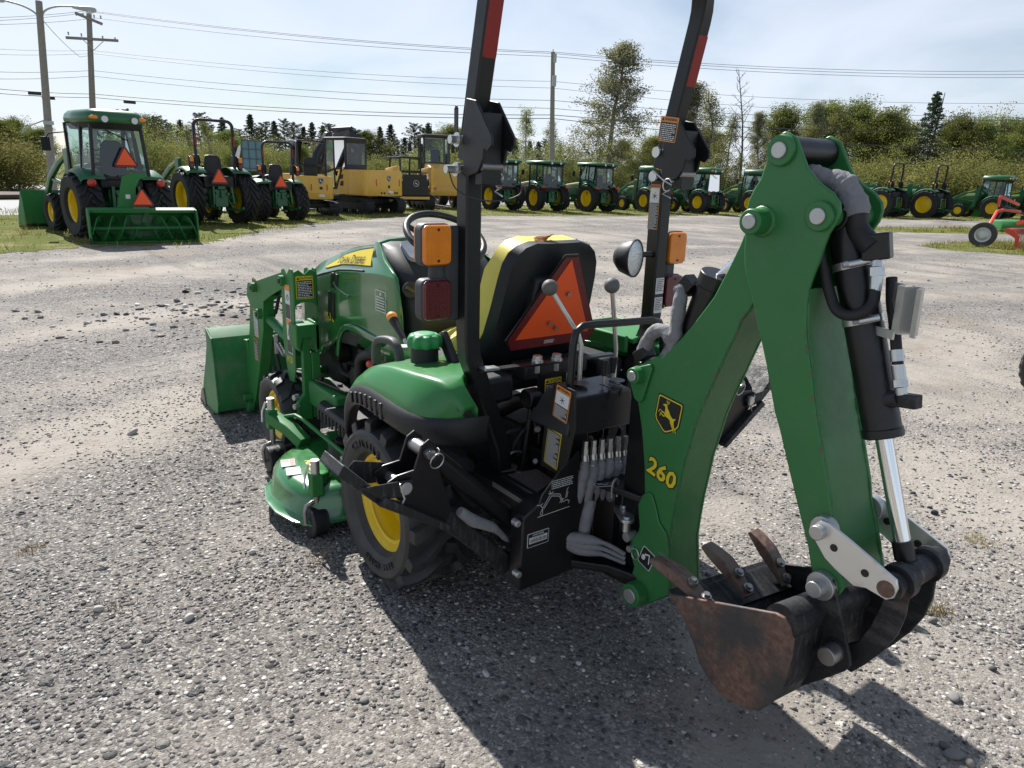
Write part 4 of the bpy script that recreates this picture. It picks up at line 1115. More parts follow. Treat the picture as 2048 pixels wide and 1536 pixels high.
# ---- rear lamps on brackets outside the posts
def lamp(sd_):
    y = sd_*.545; dz = 0 if sd_ > 0 else -.045
    m = MB(); m.box((-.325, sd_*.490, 1.225+dz), (.03, .07, .30)); m.box((-.33, sd_*.53, 1.235+dz), (.02, .06, .26)); m.build('lamp_bracket', 'grey_plastic', TR, bevel=.006)
    for nm, zc, h_, lm in (('turn_signal', 1.318+dz, .130, 'amber_lens'), ('tail_lamp', 1.148+dz, .132, 'red_lens')):
        m = MB(); F = frame((-.348, y, zc), (0, -1, 0), (0, 0, 1)); plate(m, F, rrect(.106, h_, .022), .044); hs = m.build(nm, 'grey_plastic', TR, bevel=.006, smooth=40)
        q = MB(); o_ = rrect(.098, h_-.008, .018); i_ = rrect(.088, h_-.018, .014)
        q.loft([[F @ Vector((a, b, z)) for a, b in o_] for z in (.0, .010)] + [[F @ Vector((a, b, .015)) for a, b in i_]], cap=False)
        q.poly([F @ Vector((a, b, .015)) for a, b in i_]); q.build('lens', lm, hs, smooth=50)
        q = MB()
        for d in (-1, 1): q.cyl(F @ Vector((0, d*(h_/2-.018), .014)), F @ Vector((0, d*(h_/2-.018), .017)), .0045, n=8)
        q.build('screw', 'black_decal', hs)
        if nm == 'turn_signal': q = MB(); F2 = frame((-.304, y, zc), (0, 1, 0), (0, 0, 1)); plate(q, F2 @ T(0, 0, .006), rrect(.10, h_-.01, .018), .008); q.build('front_lens', 'amber_lens', hs)
lamp(1); lamp(-1)
# round work light on the right post
cw = Vector((-.40, -.262, 1.25)); dw = Vector((-.93, -.33, -.10)).normalized()
Fw = frame(cw, dw.cross(Vector((0, 0, 1))), Vector((0, 0, 1))); Mw = Fw @ Matrix.Rotation(R(90), 4, 'X')
m = MB(); m.lathe([(.012, -.075), (.03, -.07), (.055, -.045), (.066, -.012), (.070, 0), (.070, .008), (.064, .008)], Mw if (Mw @ Vector((0, 1, 0)) - cw).dot(dw) > 0 else Mw @ Matrix.Rotation(math.pi, 4, 'X'), 32)
wl_ = m.build('work_light', 'black_plastic', TR, smooth=50)
m = MB(); m.lathe([(.064, .006), (.050, .012), (.025, .016), (.001, .017)], Mw if (Mw @ Vector((0, 1, 0)) - cw).dot(dw) > 0 else Mw @ Matrix.Rotation(math.pi, 4, 'X'), 32); m.build('lens', 'clear_lens', wl_, smooth=60)
m = MB(); m.cyl(cw-dw*.06, (-.36, -.41, 1.255), .011, n=10); m.build('light_stem', 'black_plastic', wl_)

# ---- rear of tractor under the seat: hitch bar, lift arms, top link hook
m = MB(); m.sweep([(-.4, .41, .911), (-.4, -.189, .896)], rrect(.035, .008, .001, 1), (1, 0, 0)); hb = m.build('cross_bar', 'black_steel', TR)
for u in ((-.4, .171, .922), (-.4, .085, .918)):
    q = MB(); q.hexhead((u[0], u[1], u[2]-.01), (0, 0, 1), .017, .022); q.cyl((u[0], u[1], u[2]-.012), (u[0], u[1], u[2]-.004), .021, n=14); q.cyl((u[0], u[1], u[2]-.05), (u[0], u[1], u[2]), .009, n=8); q.build('bolt', 'zinc', hb)
q = MB(); q.box((-.4, .372, .915), (.037, .06, .010), (.06, 0, 0)); q.build('end_plate', 'zinc', hb, bevel=.002)
m = MB()
for sd_ in (1, -1):
    m.sweep([(-.16, sd_*.16, .66), (-.30, sd_*.175, .74), (-.38, sd_*.18, .775)], rrect(.03, .055, .008, 2), (0, 1, 0)); m.cyl((-.385, sd_*.155, .778), (-.385, sd_*.205, .778), .036, n=18)
    m.cyl((-.385, sd_*.18, .74), (-.36, sd_*.19, .46), .012, n=8)
    m.box((-.32, sd_*.22, .40), (.34, .02, .05), (0, -.1, 0))
m.box((-.33, 0, .72), (.06, .16, .16)); m.box((-.36, 0, .62), (.08, .30, .05)); m.cyl((-.37, -.12, .66), (-.37, .17, .66), .034, n=14)
m.build('hitch', 'black_steel', TR, bevel=.004)
m = MB(); m.tube(smoothpath([(-.42, .045, .86), (-.43, .045, .75), (-.435, .06, .715), (-.435, .09, .72), (-.435, .095, .76)], 5), .0075, 8); m.build('top_link_hook', 'zinc', TR)
safety_decal(TR, frame((-.412, .105, .795), (0, -1, 0), (0, 0, 1)), .075, .105, 'CAUTION', 'yellow_decal', 'black_decal', 11)
m = MB(); m.box((-.40, .10, .80), (.02, .12, .13)); m.build('decal_bracket', 'black_steel', TR)
m = MB(); r2 = random.Random(12)
for i in range(14):
    a = Vector((-.30-.08*r2.random(), .24-.42*r2.random(), .56+.20*r2.random())); b = a+Vector((r2.uniform(-.06, .06), r2.uniform(-.16, .16), r2.uniform(-.08, .08)))
    m.tube(bez(a, a+Vector((-.05, .03, .05)), b+Vector((-.03, 0, .07)), b, 8), r2.uniform(.004, .008), 6)
m.build('hydraulic_lines', 'hose', TR)
m = MB()
for i in range(16):
    a = Vector((-.38-.08*r2.random(), .27-.4*r2.random(), .42+.28*r2.random())); m.hexhead(a, (-.7, .5, r2.uniform(-.3, .6)), r2.uniform(.006, .013), .02)
m.tube(bez((-.27, .20, .50), (-.28, .20, .55), (-.29, .13, .55), (-.30, .12, .50), 8), .005, 6)
m.build('fitting', 'bare_steel', TR)

# ================================================================== backhoe
def boss(parent, p, y0, y1, r, rp, mat='green_boom', proud=.006, name='pin_boss'):
    """Round boss with a steel pin end, along y."""
    q = MB(); q.cyl((p[0], y0, p[1]), (p[0], y1, p[1]), r*1.05, r, 24); e = q.build(name, mat, parent, bevel=.003)
    s_ = 1 if y1 > y0 else -1
    q = MB(); q.cyl((p[0], y0, p[1]), (p[0], y1+s_*proud, p[1]), rp, rp*.97, 20); q.build('pin', 'steel_pin', parent, bevel=.002)
def weld(mb, pts, r=.0035, seed=1):
    r_ = random.Random(seed); P = []; Rr = []
    for a, b in zip(pts, pts[1:]):
        a, b = V3(a), V3(b); k = max(2, int((b-a).length/.012))
        for i in range(k): P.append(a+(b-a)*i/k+Vector((r_.uniform(-1, 1), 0, r_.uniform(-1, 1)))*.0012); Rr.append(r*r_.uniform(.6, 1.5))
    P.append(V3(pts[-1])); Rr.append(r); mb.tube(P, Rr, 6)

# boom: two side plates, covers front and back, boxed
BO = [(-.742, .931), (-.754, .962), (-.833, 1.004), (-.887, 1.041), (-.935, 1.087), (-.979, 1.143), (-1.016, 1.196), (-1.039, 1.23), (-1.075, 1.308), (-1.103, 1.375), (-1.124, 1.44), (-1.15, 1.562), (-1.169, 1.609), (-1.192, 1.621), (-1.219, 1.603), (-1.223, 1.54), (-1.214, 1.446), (-1.199, 1.321), (-1.167, 1.235), (-1.153, 1.208), (-1.134, 1.182), (-1.124, 1.142), (-1.104, 1.099), (-1.085, 1.044), (-1.066, .988), (-1.044, .927), (-1.023, .861), (-1.011, .798), (-.994, .721), (-.986, .649), (-.977, .578), (-.971, .492), (-.969, .432), (-.978, .373), (-.994, .271), (-.888, .174), (-.843, .166), (-.82, .18), (-.822, .229), (-.838, .3), (-.806, .355), (-.816, .395), (-.842, .43), (-.853, .492), (-.854, .572), (-.842, .663), (-.819, .773), (-.791, .865)]
m = MB(); m.prism(BO, .064, .075, 'y')
boom = m.build('backhoe_boom', 'green_boom', TR, bevel=.0035, label='upright green backhoe boom with deer badge and yellow number')
m = MB(); m.prism(BO, -.064, -.075, 'y'); m.build('boom_plate', 'green_boom', boom, bevel=.0035)
RE = BO[17:35]
m = MB()
m.sweep([(x+.006, 0, z) for x, z in RE], rrect(.126, .010, .002, 1), (0, 1, 0)); m.build('rear_cover', 'green_boom', boom)
m = MB(); m.sweep([(x-.02, 0, z-.012) for x, z in BO[2:12]], rrect(.126, .008, .002, 1), (0, 1, 0)); m.build('front_cover', 'green_boom', boom)
m = MB(); weld(m, [(x+.003, .066, z) for x, z in RE], .0042, 4); weld(m, [(x+.003, -.066, z) for x, z in RE], .0042, 5); m.build('weld_bead', 'green_boom', boom, smooth=60)
m = MB(); r_ = random.Random(8)
for k in range(15):
    i = r_.randrange(len(RE)-1); t_ = r_.random(); a, b = RE[i], RE[i+1]
    x_, z_ = a[0]+(b[0]-a[0])*t_, a[1]+(b[1]-a[1])*t_; L_ = r_.uniform(.006, .03)
    d = Vector((b[0]-a[0], 0, b[1]-a[1])).normalized()*L_
    m.poly([Vector((x_-.0015, .0757+.0002*k, z_)), Vector((x_+.003, .0757+.0002*k, z_)), Vector((x_+.003, .0757+.0002*k, z_))+d, Vector((x_-.001, .0757+.0002*k, z_))+d*.8])
m.build('paint_chips', 'tooth_rust', boom, smooth=0)
# lower doubler and boom foot plates
m = MB()
DB = [(-.857, .434), (-.838, .524), (-.853, .565), (-.875, .584), (-.892, .581), (-.908, .553), (-.931, .502), (-.963, .477), (-.977, .428), (-.998, .279), (-.894, .181), (-.849, .174), (-.829, .189), (-.831, .236), (-.844, .305), (-.815, .36), (-.825, .399)]
m.prism(DB, .0755, .083, 'y'); m.build('foot_doubler', 'green_boom', boom, bevel=.003)
m = MB(); m.prism([(-.762, .963), (-.839, .994), (-.849, .981), (-.837, .94), (-.821, .875), (-.806, .861), (-.785, .871), (-.756, .936)], .0755, .086, 'y'); m.build('pivot_plate', 'green_boom', boom, bevel=.003)
p_ = (-.796, .949); boss(boom, p_, .075, .112, .026, .017)
p_ = (-.877, .226); boss(boom, p_, .075, .125, .040, .026)
# dipper: outer plates straddle the boom head
DI = [(-1.174, 1.622), (-1.188, 1.642), (-1.211, 1.651), (-1.242, 1.634), (-1.26, 1.602), (-1.281, 1.567), (-1.315, 1.536), (-1.351, 1.516), (-1.371, 1.495), (-1.376, 1.476), (-1.371, 1.45), (-1.358, 1.426), (-1.351, 1.399), (-1.344, 1.36), (-1.336, 1.331), (-1.328, 1.292), (-1.329, 1.254), (-1.334, 1.21), (-1.343, 1.168), (-1.358, 1.121), (-1.373, 1.074), (-1.386, 1.027), (-1.407, .963), (-1.432, .894), (-1.46, .815), (-1.473, .764), (-1.504, .684), (-1.535, .593), (-1.526, .568), (-1.494, .551), (-1.471, .562), (-1.445, .611), (-1.426, .667), (-1.401, .718), (-1.377, .771), (-1.345, .842), (-1.306, .931), (-1.285, .972), (-1.26, 1.04), (-1.24, 1.094), (-1.218, 1.147), (-1.199, 1.191), (-1.173, 1.256), (-1.156, 1.288), (-1.141, 1.328), (-1.135, 1.368), (-1.129, 1.462), (-1.13, 1.488), (-1.143, 1.517), (-1.158, 1.542), (-1.169, 1.584)]
m = MB(); m.prism(DI, .088, .10, 'y')
dip = m.build('backhoe_dipper', 'green_boom', TR, bevel=.0035, label='green backhoe dipper arm hanging down from the boom head')
m = MB(); m.prism(DI, -.088, -.10, 'y'); m.build('dipper_plate', 'green_boom', dip, bevel=.0035)
DR = DI[15:28]; DF = DI[30:44][::-1]
m = MB(); m.sweep([(x+.007, 0, z) for x, z in DR], rrect(.174, .010, .002, 1), (0, 1, 0)); m.build('arm_cover', 'green_boom', dip); m = MB(); m.sweep([(x-.007, 0, z) for x, z in DF], rrect(.174, .010, .002, 1), (0, 1, 0)); m.build('arm_cover', 'green_boom', dip)
m = MB()
for y_ in (.089, -.089): weld(m, [(x+.002, y_, z) for x, z in DR], .0040, 14); weld(m, [(x-.002, y_, z) for x, z in DF], .004, 17)
m.build('weld_bead', 'green_boom', dip, smooth=60)
m = MB(); r_ = random.Random(21)
for L0, dx in ((DR, .003), (DF, -.003)):
    for k in range(9):
        i = r_.randrange(2, len(L0)-1); t_ = r_.random(); a, b = L0[i], L0[i+1]; x_, z_ = a[0]+(b[0]-a[0])*t_, a[1]+(b[1]-a[1])*t_
        d = Vector((b[0]-a[0], 0, b[1]-a[1])).normalized()*r_.uniform(.006, .03)
        m.poly([Vector((x_-.0012, .1006+.0002*k, z_)), Vector((x_+dx, .1006+.0002*k, z_)), Vector((x_+dx, .1006+.0002*k, z_))+d, Vector((x_-.001, .1006+.0002*k, z_))+d*.7])
m.build('paint_chips', 'tooth_rust', dip, smooth=0)
for px_, r_, ext in (((-1.209, 1.607), .036, .112), ((-1.332, 1.462), .034, .112)):
    for s_ in (1, -1): boss(dip, px_, s_*.099, s_*ext, r_, .020)
    q = MB(); q.cyl((px_[0], -.088, px_[1]), (px_[0], .088, px_[1]), .034 if px_[1] > 1.5 else .026, n=24); q.build('cross_tube', 'black_steel' if px_[1] > 1.5 else 'green_boom', dip)
p_ = (-1.179, 1.44)
for s_ in (1, -1):
    q = MB(); q.cyl((p_[0], s_*.095, p_[1]), (p_[0], s_*.108, p_[1]), .042, .036, 24); q.build('boss_flange', 'green_boom', dip, bevel=.004)
    boss(dip, p_, s_*.10, s_*.152, .031, .019)
# gusset pieces inside the head
m = MB(); m.box((-1.245, 0, 1.50), (.012, .17, .12), (0, -.5, 0)); m.build('gusset', 'green_boom', dip, bevel=.003)
q = MB()
F = frame(((-1.47, .694)[0], -.012, (-1.47, .694)[1]), (0, -1, 0), (.13, 0, 1)); plate(q, F @ T(0, 0, .004), [(a, b) for a, b in rrect(.032, .044, .015, 5)], .002); q.build('access_hole', 'black_decal', dip)
# dipper cylinder on top of the boom (black barrel, chrome rod)
c0 = Vector((-.86, 0, .90)); c1 = Vector((-.987, -0, 1.275))
c2 = Vector(((-1.179, 1.44)[0], 0, (-1.179, 1.44)[1]))
ax_ = (c1-c0).normalized()
m = MB(); m.cyl(c0, c1, .047, n=28); m.cyl(c1-ax_*.035, c1+ax_*.006, .051, n=28); dcl = m.build('dipper_cylinder', 'black_steel', TR, bevel=.003)
m = MB(); m.cyl(c1-ax_*.02, c2, .0175, n=20); m.build('rod', 'chrome', dcl)
q = MB(); f_ = c1-ax_*.07+Vector((.055, .03, .03)); q.box(f_, (.045, .045, .05), (0, -.7, 0)); q.build('port_block', 'black_steel', dcl, bevel=.003)
m = MB(); m.tube(smoothpath([f_+Vector((.02, .01, -.01)), Vector((-.903, .05, 1.212)), Vector((-.904, .06, 1.124)), Vector((-.905, .06, 1.08)), Vector((-.85, .03, 1.0))], 6), [.020+.0016*math.sin(i*.9)+.001*math.sin(i*2.1) for i in range(25)], 12); m.build('hose_sleeve', 'sleeve', dcl, smooth=60)
m = MB(); m.tube(smoothpath([Vector((-.772, .05, 1.011)), Vector((-.802, .055, 1.071)), Vector((-.854, .06, 1.1)), Vector((-.898, .06, 1.063)), Vector((-.86, .05, 1.0))], 6), [.020+.0016*math.sin(i*.9)+.001*math.sin(i*2.1) for i in range(25)], 12); m.build('hose_sleeve', 'sleeve', dcl, smooth=60)
m = MB(); m.box((-.779, .05, 1.008), (.05, .05, .035), (0, .6, 0)); m.build('port_block', 'black_steel', dcl, bevel=.004)
# bucket cylinder on the back of the dipper
b0 = Vector(((-1.332, 1.462)[0], 0, (-1.332, 1.462)[1])); b1 = Vector((-1.513, 0, .97)); b2 = Vector((-1.628, 0, .666))
ax_ = (b1-b0).normalized()
b2 = b1 + ax_*((b2-b1).length)
m = MB(); m.cyl(b0-ax_*.02, b1, .0435, n=30); m.cyl(b1-ax_*.012, b1+ax_*.010, .0465, n=30); m.cyl(b0+Vector((0, -.05, 0)), b0+Vector((0, .05, 0)), .036, n=20); bcl = m.build('bucket_cylinder', 'black_steel', TR, bevel=.003)
m = MB(); m.cyl(b1-ax_*.03, b2-ax_*.06, .0195, n=24); m.build('rod', 'chrome', bcl)
m = MB(); m.cyl(b2-ax_*.065, b2-ax_*.02, .024, n=20); m.build('rod_end', 'black_steel', bcl)
def oncyl(t, a, r=.0435):
    """Point on the barrel: t metres from the base, angle a about the axis (0 = towards -x, 90 = towards +y)."""
    t *= .555; bx = Vector((-1, 0, 0)); bx = (bx-ax_*bx.dot(ax_)).normalized(); by = Vector((0, 1, 0))
    return b0 + ax_*t + (bx*math.cos(R(a)) + by*math.sin(R(a)))*r
def clamp(t, tilt=0):
    q = MB(); n_ = 40; rings = []
    for i in range(n_+1):
        a = 360*i/n_; rings.append([oncyl(t-.016, a, .0442), oncyl(t-.016, a, .0465), oncyl(t+.016, a, .0465), oncyl(t+.016, a, .0442)])
    q.loft(rings, cap=False); d_ = (oncyl(t, 75, .05)-oncyl(t, 30, .05)).normalized(); c_ = oncyl(t, 48, .053)
    q.cyl(c_-d_*.022, c_+d_*.022, .0085, n=12); q.hexhead(c_+d_*.022, d_, .008, .012); q.build('hose_clamp', 'zinc', bcl, smooth=40)
clamp(.215); clamp(.455)
# hose, fittings, block at the rod end
f0 = oncyl(.16, 20, .075); f1 = oncyl(.30, 25, .066); f2 = oncyl(.355, 30, .062)
m = MB(); m.box(oncyl(.165, 10, .07), (.06, .05, .06), (0, .2, .3)); m.build('port_block', 'black_steel', bcl, bevel=.004)
m = MB(); m.cyl(oncyl(.18, 15, .072), oncyl(.215, 16, .071), .016, n=6); m.cyl(oncyl(.215, 16, .071), oncyl(.25, 20, .07), .013, n=12); m.cyl(oncyl(.25, 20, .07), oncyl(.285, 22, .068), .018, n=6); m.cyl(oncyl(.285, 22, .068), oncyl(.345, 28, .064), .0145, .013, 14); m.build('hose_fitting', 'zinc', bcl)
m = MB(); m.tube(smoothpath([oncyl(.34, 28, .064), oncyl(.385, 36, .064), oncyl(.420, 55, .066), oncyl(.425, 85, .066), oncyl(.39, 112, .066), oncyl(.32, 125, .066), oncyl(.22, 130, .068), oncyl(.10, 120, .075)], 6), .013, 12); m.build('hydraulic_hose', 'hose', bcl, smooth=60)
m = MB(); m.tube(smoothpath([oncyl(.30, -20, .075), oncyl(.40, -12, .068), oncyl(.50, -5, .068), oncyl(.60, 4, .068), oncyl(.66, 8, .068)], 6), .0125, 12); m.build('hydraulic_hose', 'hose', bcl, smooth=60)
m = MB(); m.cyl(oncyl(.60, 4, .068), oncyl(.648, 7, .068), .0150, n=14); m.cyl(oncyl(.662, 8, .068), oncyl(.725, 10, .068), .0145, n=14); m.cyl(oncyl(.725, 10, .068), oncyl(.755, 12, .068), .0175, n=6); m.cyl(oncyl(.755, 12, .068), oncyl(.785, 12, .068), .013, n=12); m.build('hose_fitting', 'zinc', bcl)
m = MB(); m.box(oncyl(.81, 8, .068), (.07, .03, .032), (0, .15, -.15)); m.cyl(oncyl(.80, 20, .03), oncyl(.80, 14, .06), .024, .018, 12); m.build('port_block', 'arm_worn', bcl, bevel=.003)
# folded galvanised clip on the lower clamp
cc = oncyl(.455, 20, .05)
m = MB(); M_ = frame(cc+Vector((-.055, .008, .02)), (-.92, .38, 0), (.10, 0, 1))
ch = [(-.05, -.012), (-.02, -.012), (-.008, .016), (.012, .016), (.02, -.014), (.034, -.014), (.042, .012), (.056, .012)]
m.loft([[M_ @ Vector((a, z_, b+.0)) for a, b in ch] + [M_ @ Vector((a, z_, b-.0028)) for a, b in ch[::-1]] for z_ in (-.045, .062)], closed=True); m.box(cc+Vector((-.012, .006, -.03)), (.085, .006, .02), (0, 0, -.4)); m.build('sheet_clip', 'zinc', bcl)
# sleeve-wrapped hoses over the boom head
m = MB(); pts = [(-1.24, .03, 1.551), (-1.273, .03, 1.547), (-1.309, .02, 1.541), (-1.335, .015, 1.524), (-1.356, .015, 1.494), (-1.372, .02, 1.461)]
m.tube(smoothpath(pts, 6), [.026+.003*math.sin(i*.55)+.0012*math.sin(i*1.9) + (.006 if i > 15 else 0) for i in range(31)], 14); m.build('hose_sleeve', 'sleeve', bcl, smooth=60)
m = MB(); m.tube(smoothpath([(-1.371, .02, 1.467), (-1.382, .02, 1.433), oncyl(.17, 20, .07)], 5), .026, 12); m.build('hydraulic_hose', 'hose', bcl)
m = MB(); m.tube(smoothpath([(-1.322, -.02, 1.463), (-1.35, 0, 1.384), (-1.37, .02, 1.316)], 5), .02, 12); m.build('hydraulic_hose', 'hose', bcl)

# bucket links, zinc plated
LK = [(1628, 1064), (1631, 1048), (1644, 1040), (1658, 1046), (1700, 1080), (1770, 1140), (1800, 1162), (1806, 1178), (1798, 1196), (1780, 1198), (1740, 1172), (1722, 1162), (1700, 1150), (1672, 1130), (1660, 1122), (1645, 1100)]
LKp = [(-1.447, .715), (-1.449, .737), (-1.465, .755), (-1.487, .757), (-1.543, .738), (-1.632, .703), (-1.66, .692), (-1.667, .673), (-1.662, .647), (-1.647, .634), (-1.599, .639), (-1.571, .63), (-1.548, .639), (-1.518, .651), (-1.492, .665), (-1.467, .691)]
for s_ in (1, -1):
    m = MB(); m.prism(LKp, s_*.122, s_*.130, 'y'); lk = m.build('bucket_link', 'zinc_link', TR, bevel=.002)
    q = MB(); q.cyl(((-1.642, .66)[0], s_*.12, (-1.642, .66)[1]), ((-1.642, .66)[0], s_*.1325, (-1.642, .66)[1]), .020, n=20); q.build('link_pin', 'tooth_rust', lk)
    pt = (-1.47, .728); q = MB(); q.cyl((pt[0], s_*.10, pt[1]), (pt[0], s_*.15, pt[1]), .0185, n=20); q.cyl((pt[0], s_*.098, pt[1]), (pt[0], s_*.121, pt[1]), .034, n=20); q.build('link_pin', 'steel_pin', lk, bevel=.002)
    for uv in ((-1.51, .702), (-1.591, .675)): q = MB(); q.cyl((uv[0], s_*.119, uv[1]), (uv[0], s_*.1312, uv[1]), .0095, n=14); q.build('link_hole', 'black_decal', lk)
lp = (-1.642, .66); lpiv = Vector((lp[0], 0, lp[1]))

# bucket
BS = [(-1.132, .415), (-1.458, .538), (-1.481, .538), (-1.5, .521), (-1.512, .495), (-1.514, .452), (-1.51, .396), (-1.502, .34), (-1.483, .293), (-1.452, .248), (-1.404, .224), (-1.344, .219), (-1.295, .237), (-1.26, .269), (-1.233, .316), (-1.187, .372)]
YB = .25
def tiltz(y): return .13*(y-.2)
m = MB(); m.prism(BS, YB-.010, YB, 'y')
bkt = m.build('backhoe_bucket', 'bucket_side', TR, bevel=.003, label='rusty black backhoe bucket with three worn teeth')
m = MB(); m.prism([(x, z+tiltz(-YB)) for x, z in BS], -YB, -YB+.010, 'y'); m.build('side_plate', 'bucket_black', bkt, bevel=.003)
# curved shell from lip round the back to the heel tube
SH = [BS[0], BS[15], BS[14], BS[13], BS[12], BS[11], BS[10], BS[9], BS[8], BS[7], BS[6], BS[5], BS[4], BS[3], BS[2]]
cxb = sum(p[0] for p in BS)/len(BS); czb = sum(p[1] for p in BS)/len(BS)
def inset(p, d): v = Vector((cxb-p[0], czb-p[1])); v.normalize(); return (p[0]+v.x*d, p[1]+v.y*d)
m = MB(); outer = [inset(p, .004) for p in SH]; inner = [inset(p, .014) for p in SH]
m.loft([[(x, y_, z+(tiltz(y_) if y_ < 0 else 0)) for x, z in outer+inner[::-1]] for y_ in (-YB+.010, YB-.010)]); m.build('shell', 'bucket_black', bkt, smooth=40)
lipo = Vector((BS[0][0], 0, BS[0][1])); lipd = (Vector((BS[1][0], 0, BS[1][1]))-lipo).normalized(); 
# torque tube along the top of the back
tb = inset(BS[2], .022); m = MB(); m.cyl((tb[0], -YB+.006, tb[1]+tiltz(-YB)), (tb[0], YB-.006, tb[1]), .044, n=28); m.build('torque_tube', 'bucket_black', bkt, smooth=50)
# ears
pv = (-1.488, .583)   # dipper pivot
EA = [(-1.448, .577), (-1.461, .6), (-1.49, .618), (-1.516, .609), (-1.533, .566), (-1.563, .499), (-1.585, .442), (-1.592, .415), (-1.581, .393), (-1.525, .329), (-1.477, .278), (-1.457, .314), (-1.468, .439), (-1.47, .511)]
for s_ in (1, -1):
    m = MB(); m.prism(EA, s_*.106, s_*.116, 'y'); ea = m.build('bucket_ear', 'bucket_black', bkt, bevel=.003)
    q = MB(); q.cyl((pv[0], s_*.10, pv[1]), (pv[0], s_*.152, pv[1]), .021, n=20); q.cyl((pv[0], s_*.100, pv[1]), (pv[0], s_*.124, pv[1]), .036, n=22); q.build('pivot_pin', 'steel_pin', bkt, bevel=.002)
q1 = (-1.55, .433); m = MB(); m.cyl((q1[0], .10, q1[1]), (q1[0], .158, q1[1]), .024, n=20); m.build('spare_pin', 'bare_steel', bkt, bevel=.003)
q = MB(); q.cyl((q1[0], .115, q1[1]), (q1[0], .118, q1[1]), .034, n=20); q.build('pin_hole', 'black_decal', bkt)
# curved hooks running from the back up to the link pin
HK = [(-1.638, .671), (-1.659, .668), (-1.669, .635), (-1.671, .583), (-1.662, .526), (-1.639, .468), (-1.606, .41), (-1.577, .367), (-1.557, .372), (-1.562, .405), (-1.552, .435), (-1.579, .459), (-1.6, .514), (-1.614, .577), (-1.618, .62), (-1.623, .656)]
for y_ in (.066, -.066):
    m = MB(); m.prism(HK, y_-.006, y_+.006, 'y'); m.build('bucket_hook', 'bucket_black', bkt, bevel=.003)
m = MB(); m.cyl((lpiv.x, -.119, lpiv.z), (lpiv.x, .119, lpiv.z), .031, n=22); m.cyl((lpiv.x, -.085, lpiv.z), (lpiv.x, -.055, lpiv.z), .042, n=22); m.cyl((lpiv.x, .055, lpiv.z), (lpiv.x, .085, lpiv.z), .042, n=22); m.build('link_tube', 'bucket_black', bkt, smooth=40)
# teeth bolted to the lip
ld = Vector((.62, 0, .78)).normalized()
tdir = Vector((.90, 0, .42)).normalized()
lip_w = lipo
m = MB(); e_ = Vector((-tdir.z, 0, tdir.x)); e_ = e_ if e_.z < 0 else -e_
ll = [lip_w+tdir*.012, lip_w-tdir*.10]
m.loft([[(p.x, y_, p.z+(tiltz(y_) if y_ < 0 else 0)) for p in (ll[0]+e_*.0, ll[1]+e_*.0, ll[1]+e_*.014, ll[0]+e_*.012)] for y_ in (-YB+.01, YB-.01)]); m.build('cutting_lip', 'bucket_black', bkt, bevel=.002)
for k, (bp, tp) in enumerate((((-1.171, .2, .434), (-1.028, .2, .461)), ((-1.167, 0, .404), (-1.055, 0, .459)), ((-1.167, -.205, .379), (-1.075, -.205, .457)))):
    bp, tp = Vector(bp), Vector(tp); tdir = (tp-bp).normalized(); e_ = Vector((tdir.z, 0, -tdir.x)); base = bp-tdir*.07; tip = tp
    m = MB(); rings = []
    for t_, hw, th in ((0, .023, .010), (.22, .025, .016), (.42, .028, .030), (.60, .028, .034), (.82, .026, .026), (1, .024, .014)):
        p = base+(tip-base)*t_ + e_*.006
        wob = .002*math.sin(9*t_+k)
        rings.append([p+Vector((0, hw+wob, 0)), p+Vector((0, -hw+wob, 0)), p+Vector((0, -hw*.85, 0))-e_*th, p+Vector((0, hw*.85, 0))-e_*th])
    m.loft(rings); tt = m.build('tooth', 'tooth_rust', bkt, bevel=.003, smooth=30)
    for t_, o_ in ((.10, .008), (.34, .020)):
        p = base+(tip-base)*t_-e_*o_; q = MB(); q.cyl(p, p-e_*.008, .0145, n=16); q.hexhead(p-e_*.006, -e_, .010, .010); q.build('tooth_bolt', 'bare_steel', tt)
    if k == 0:
        q = MB(); q.text('PEI150 FIF-600', .018, frame(base+(tip-base)*.72-e_*.0285, tdir*-1, Vector((0, -1, 0))), bold=.02); q.build('lettering', 'worn_edge', tt, smooth=0)

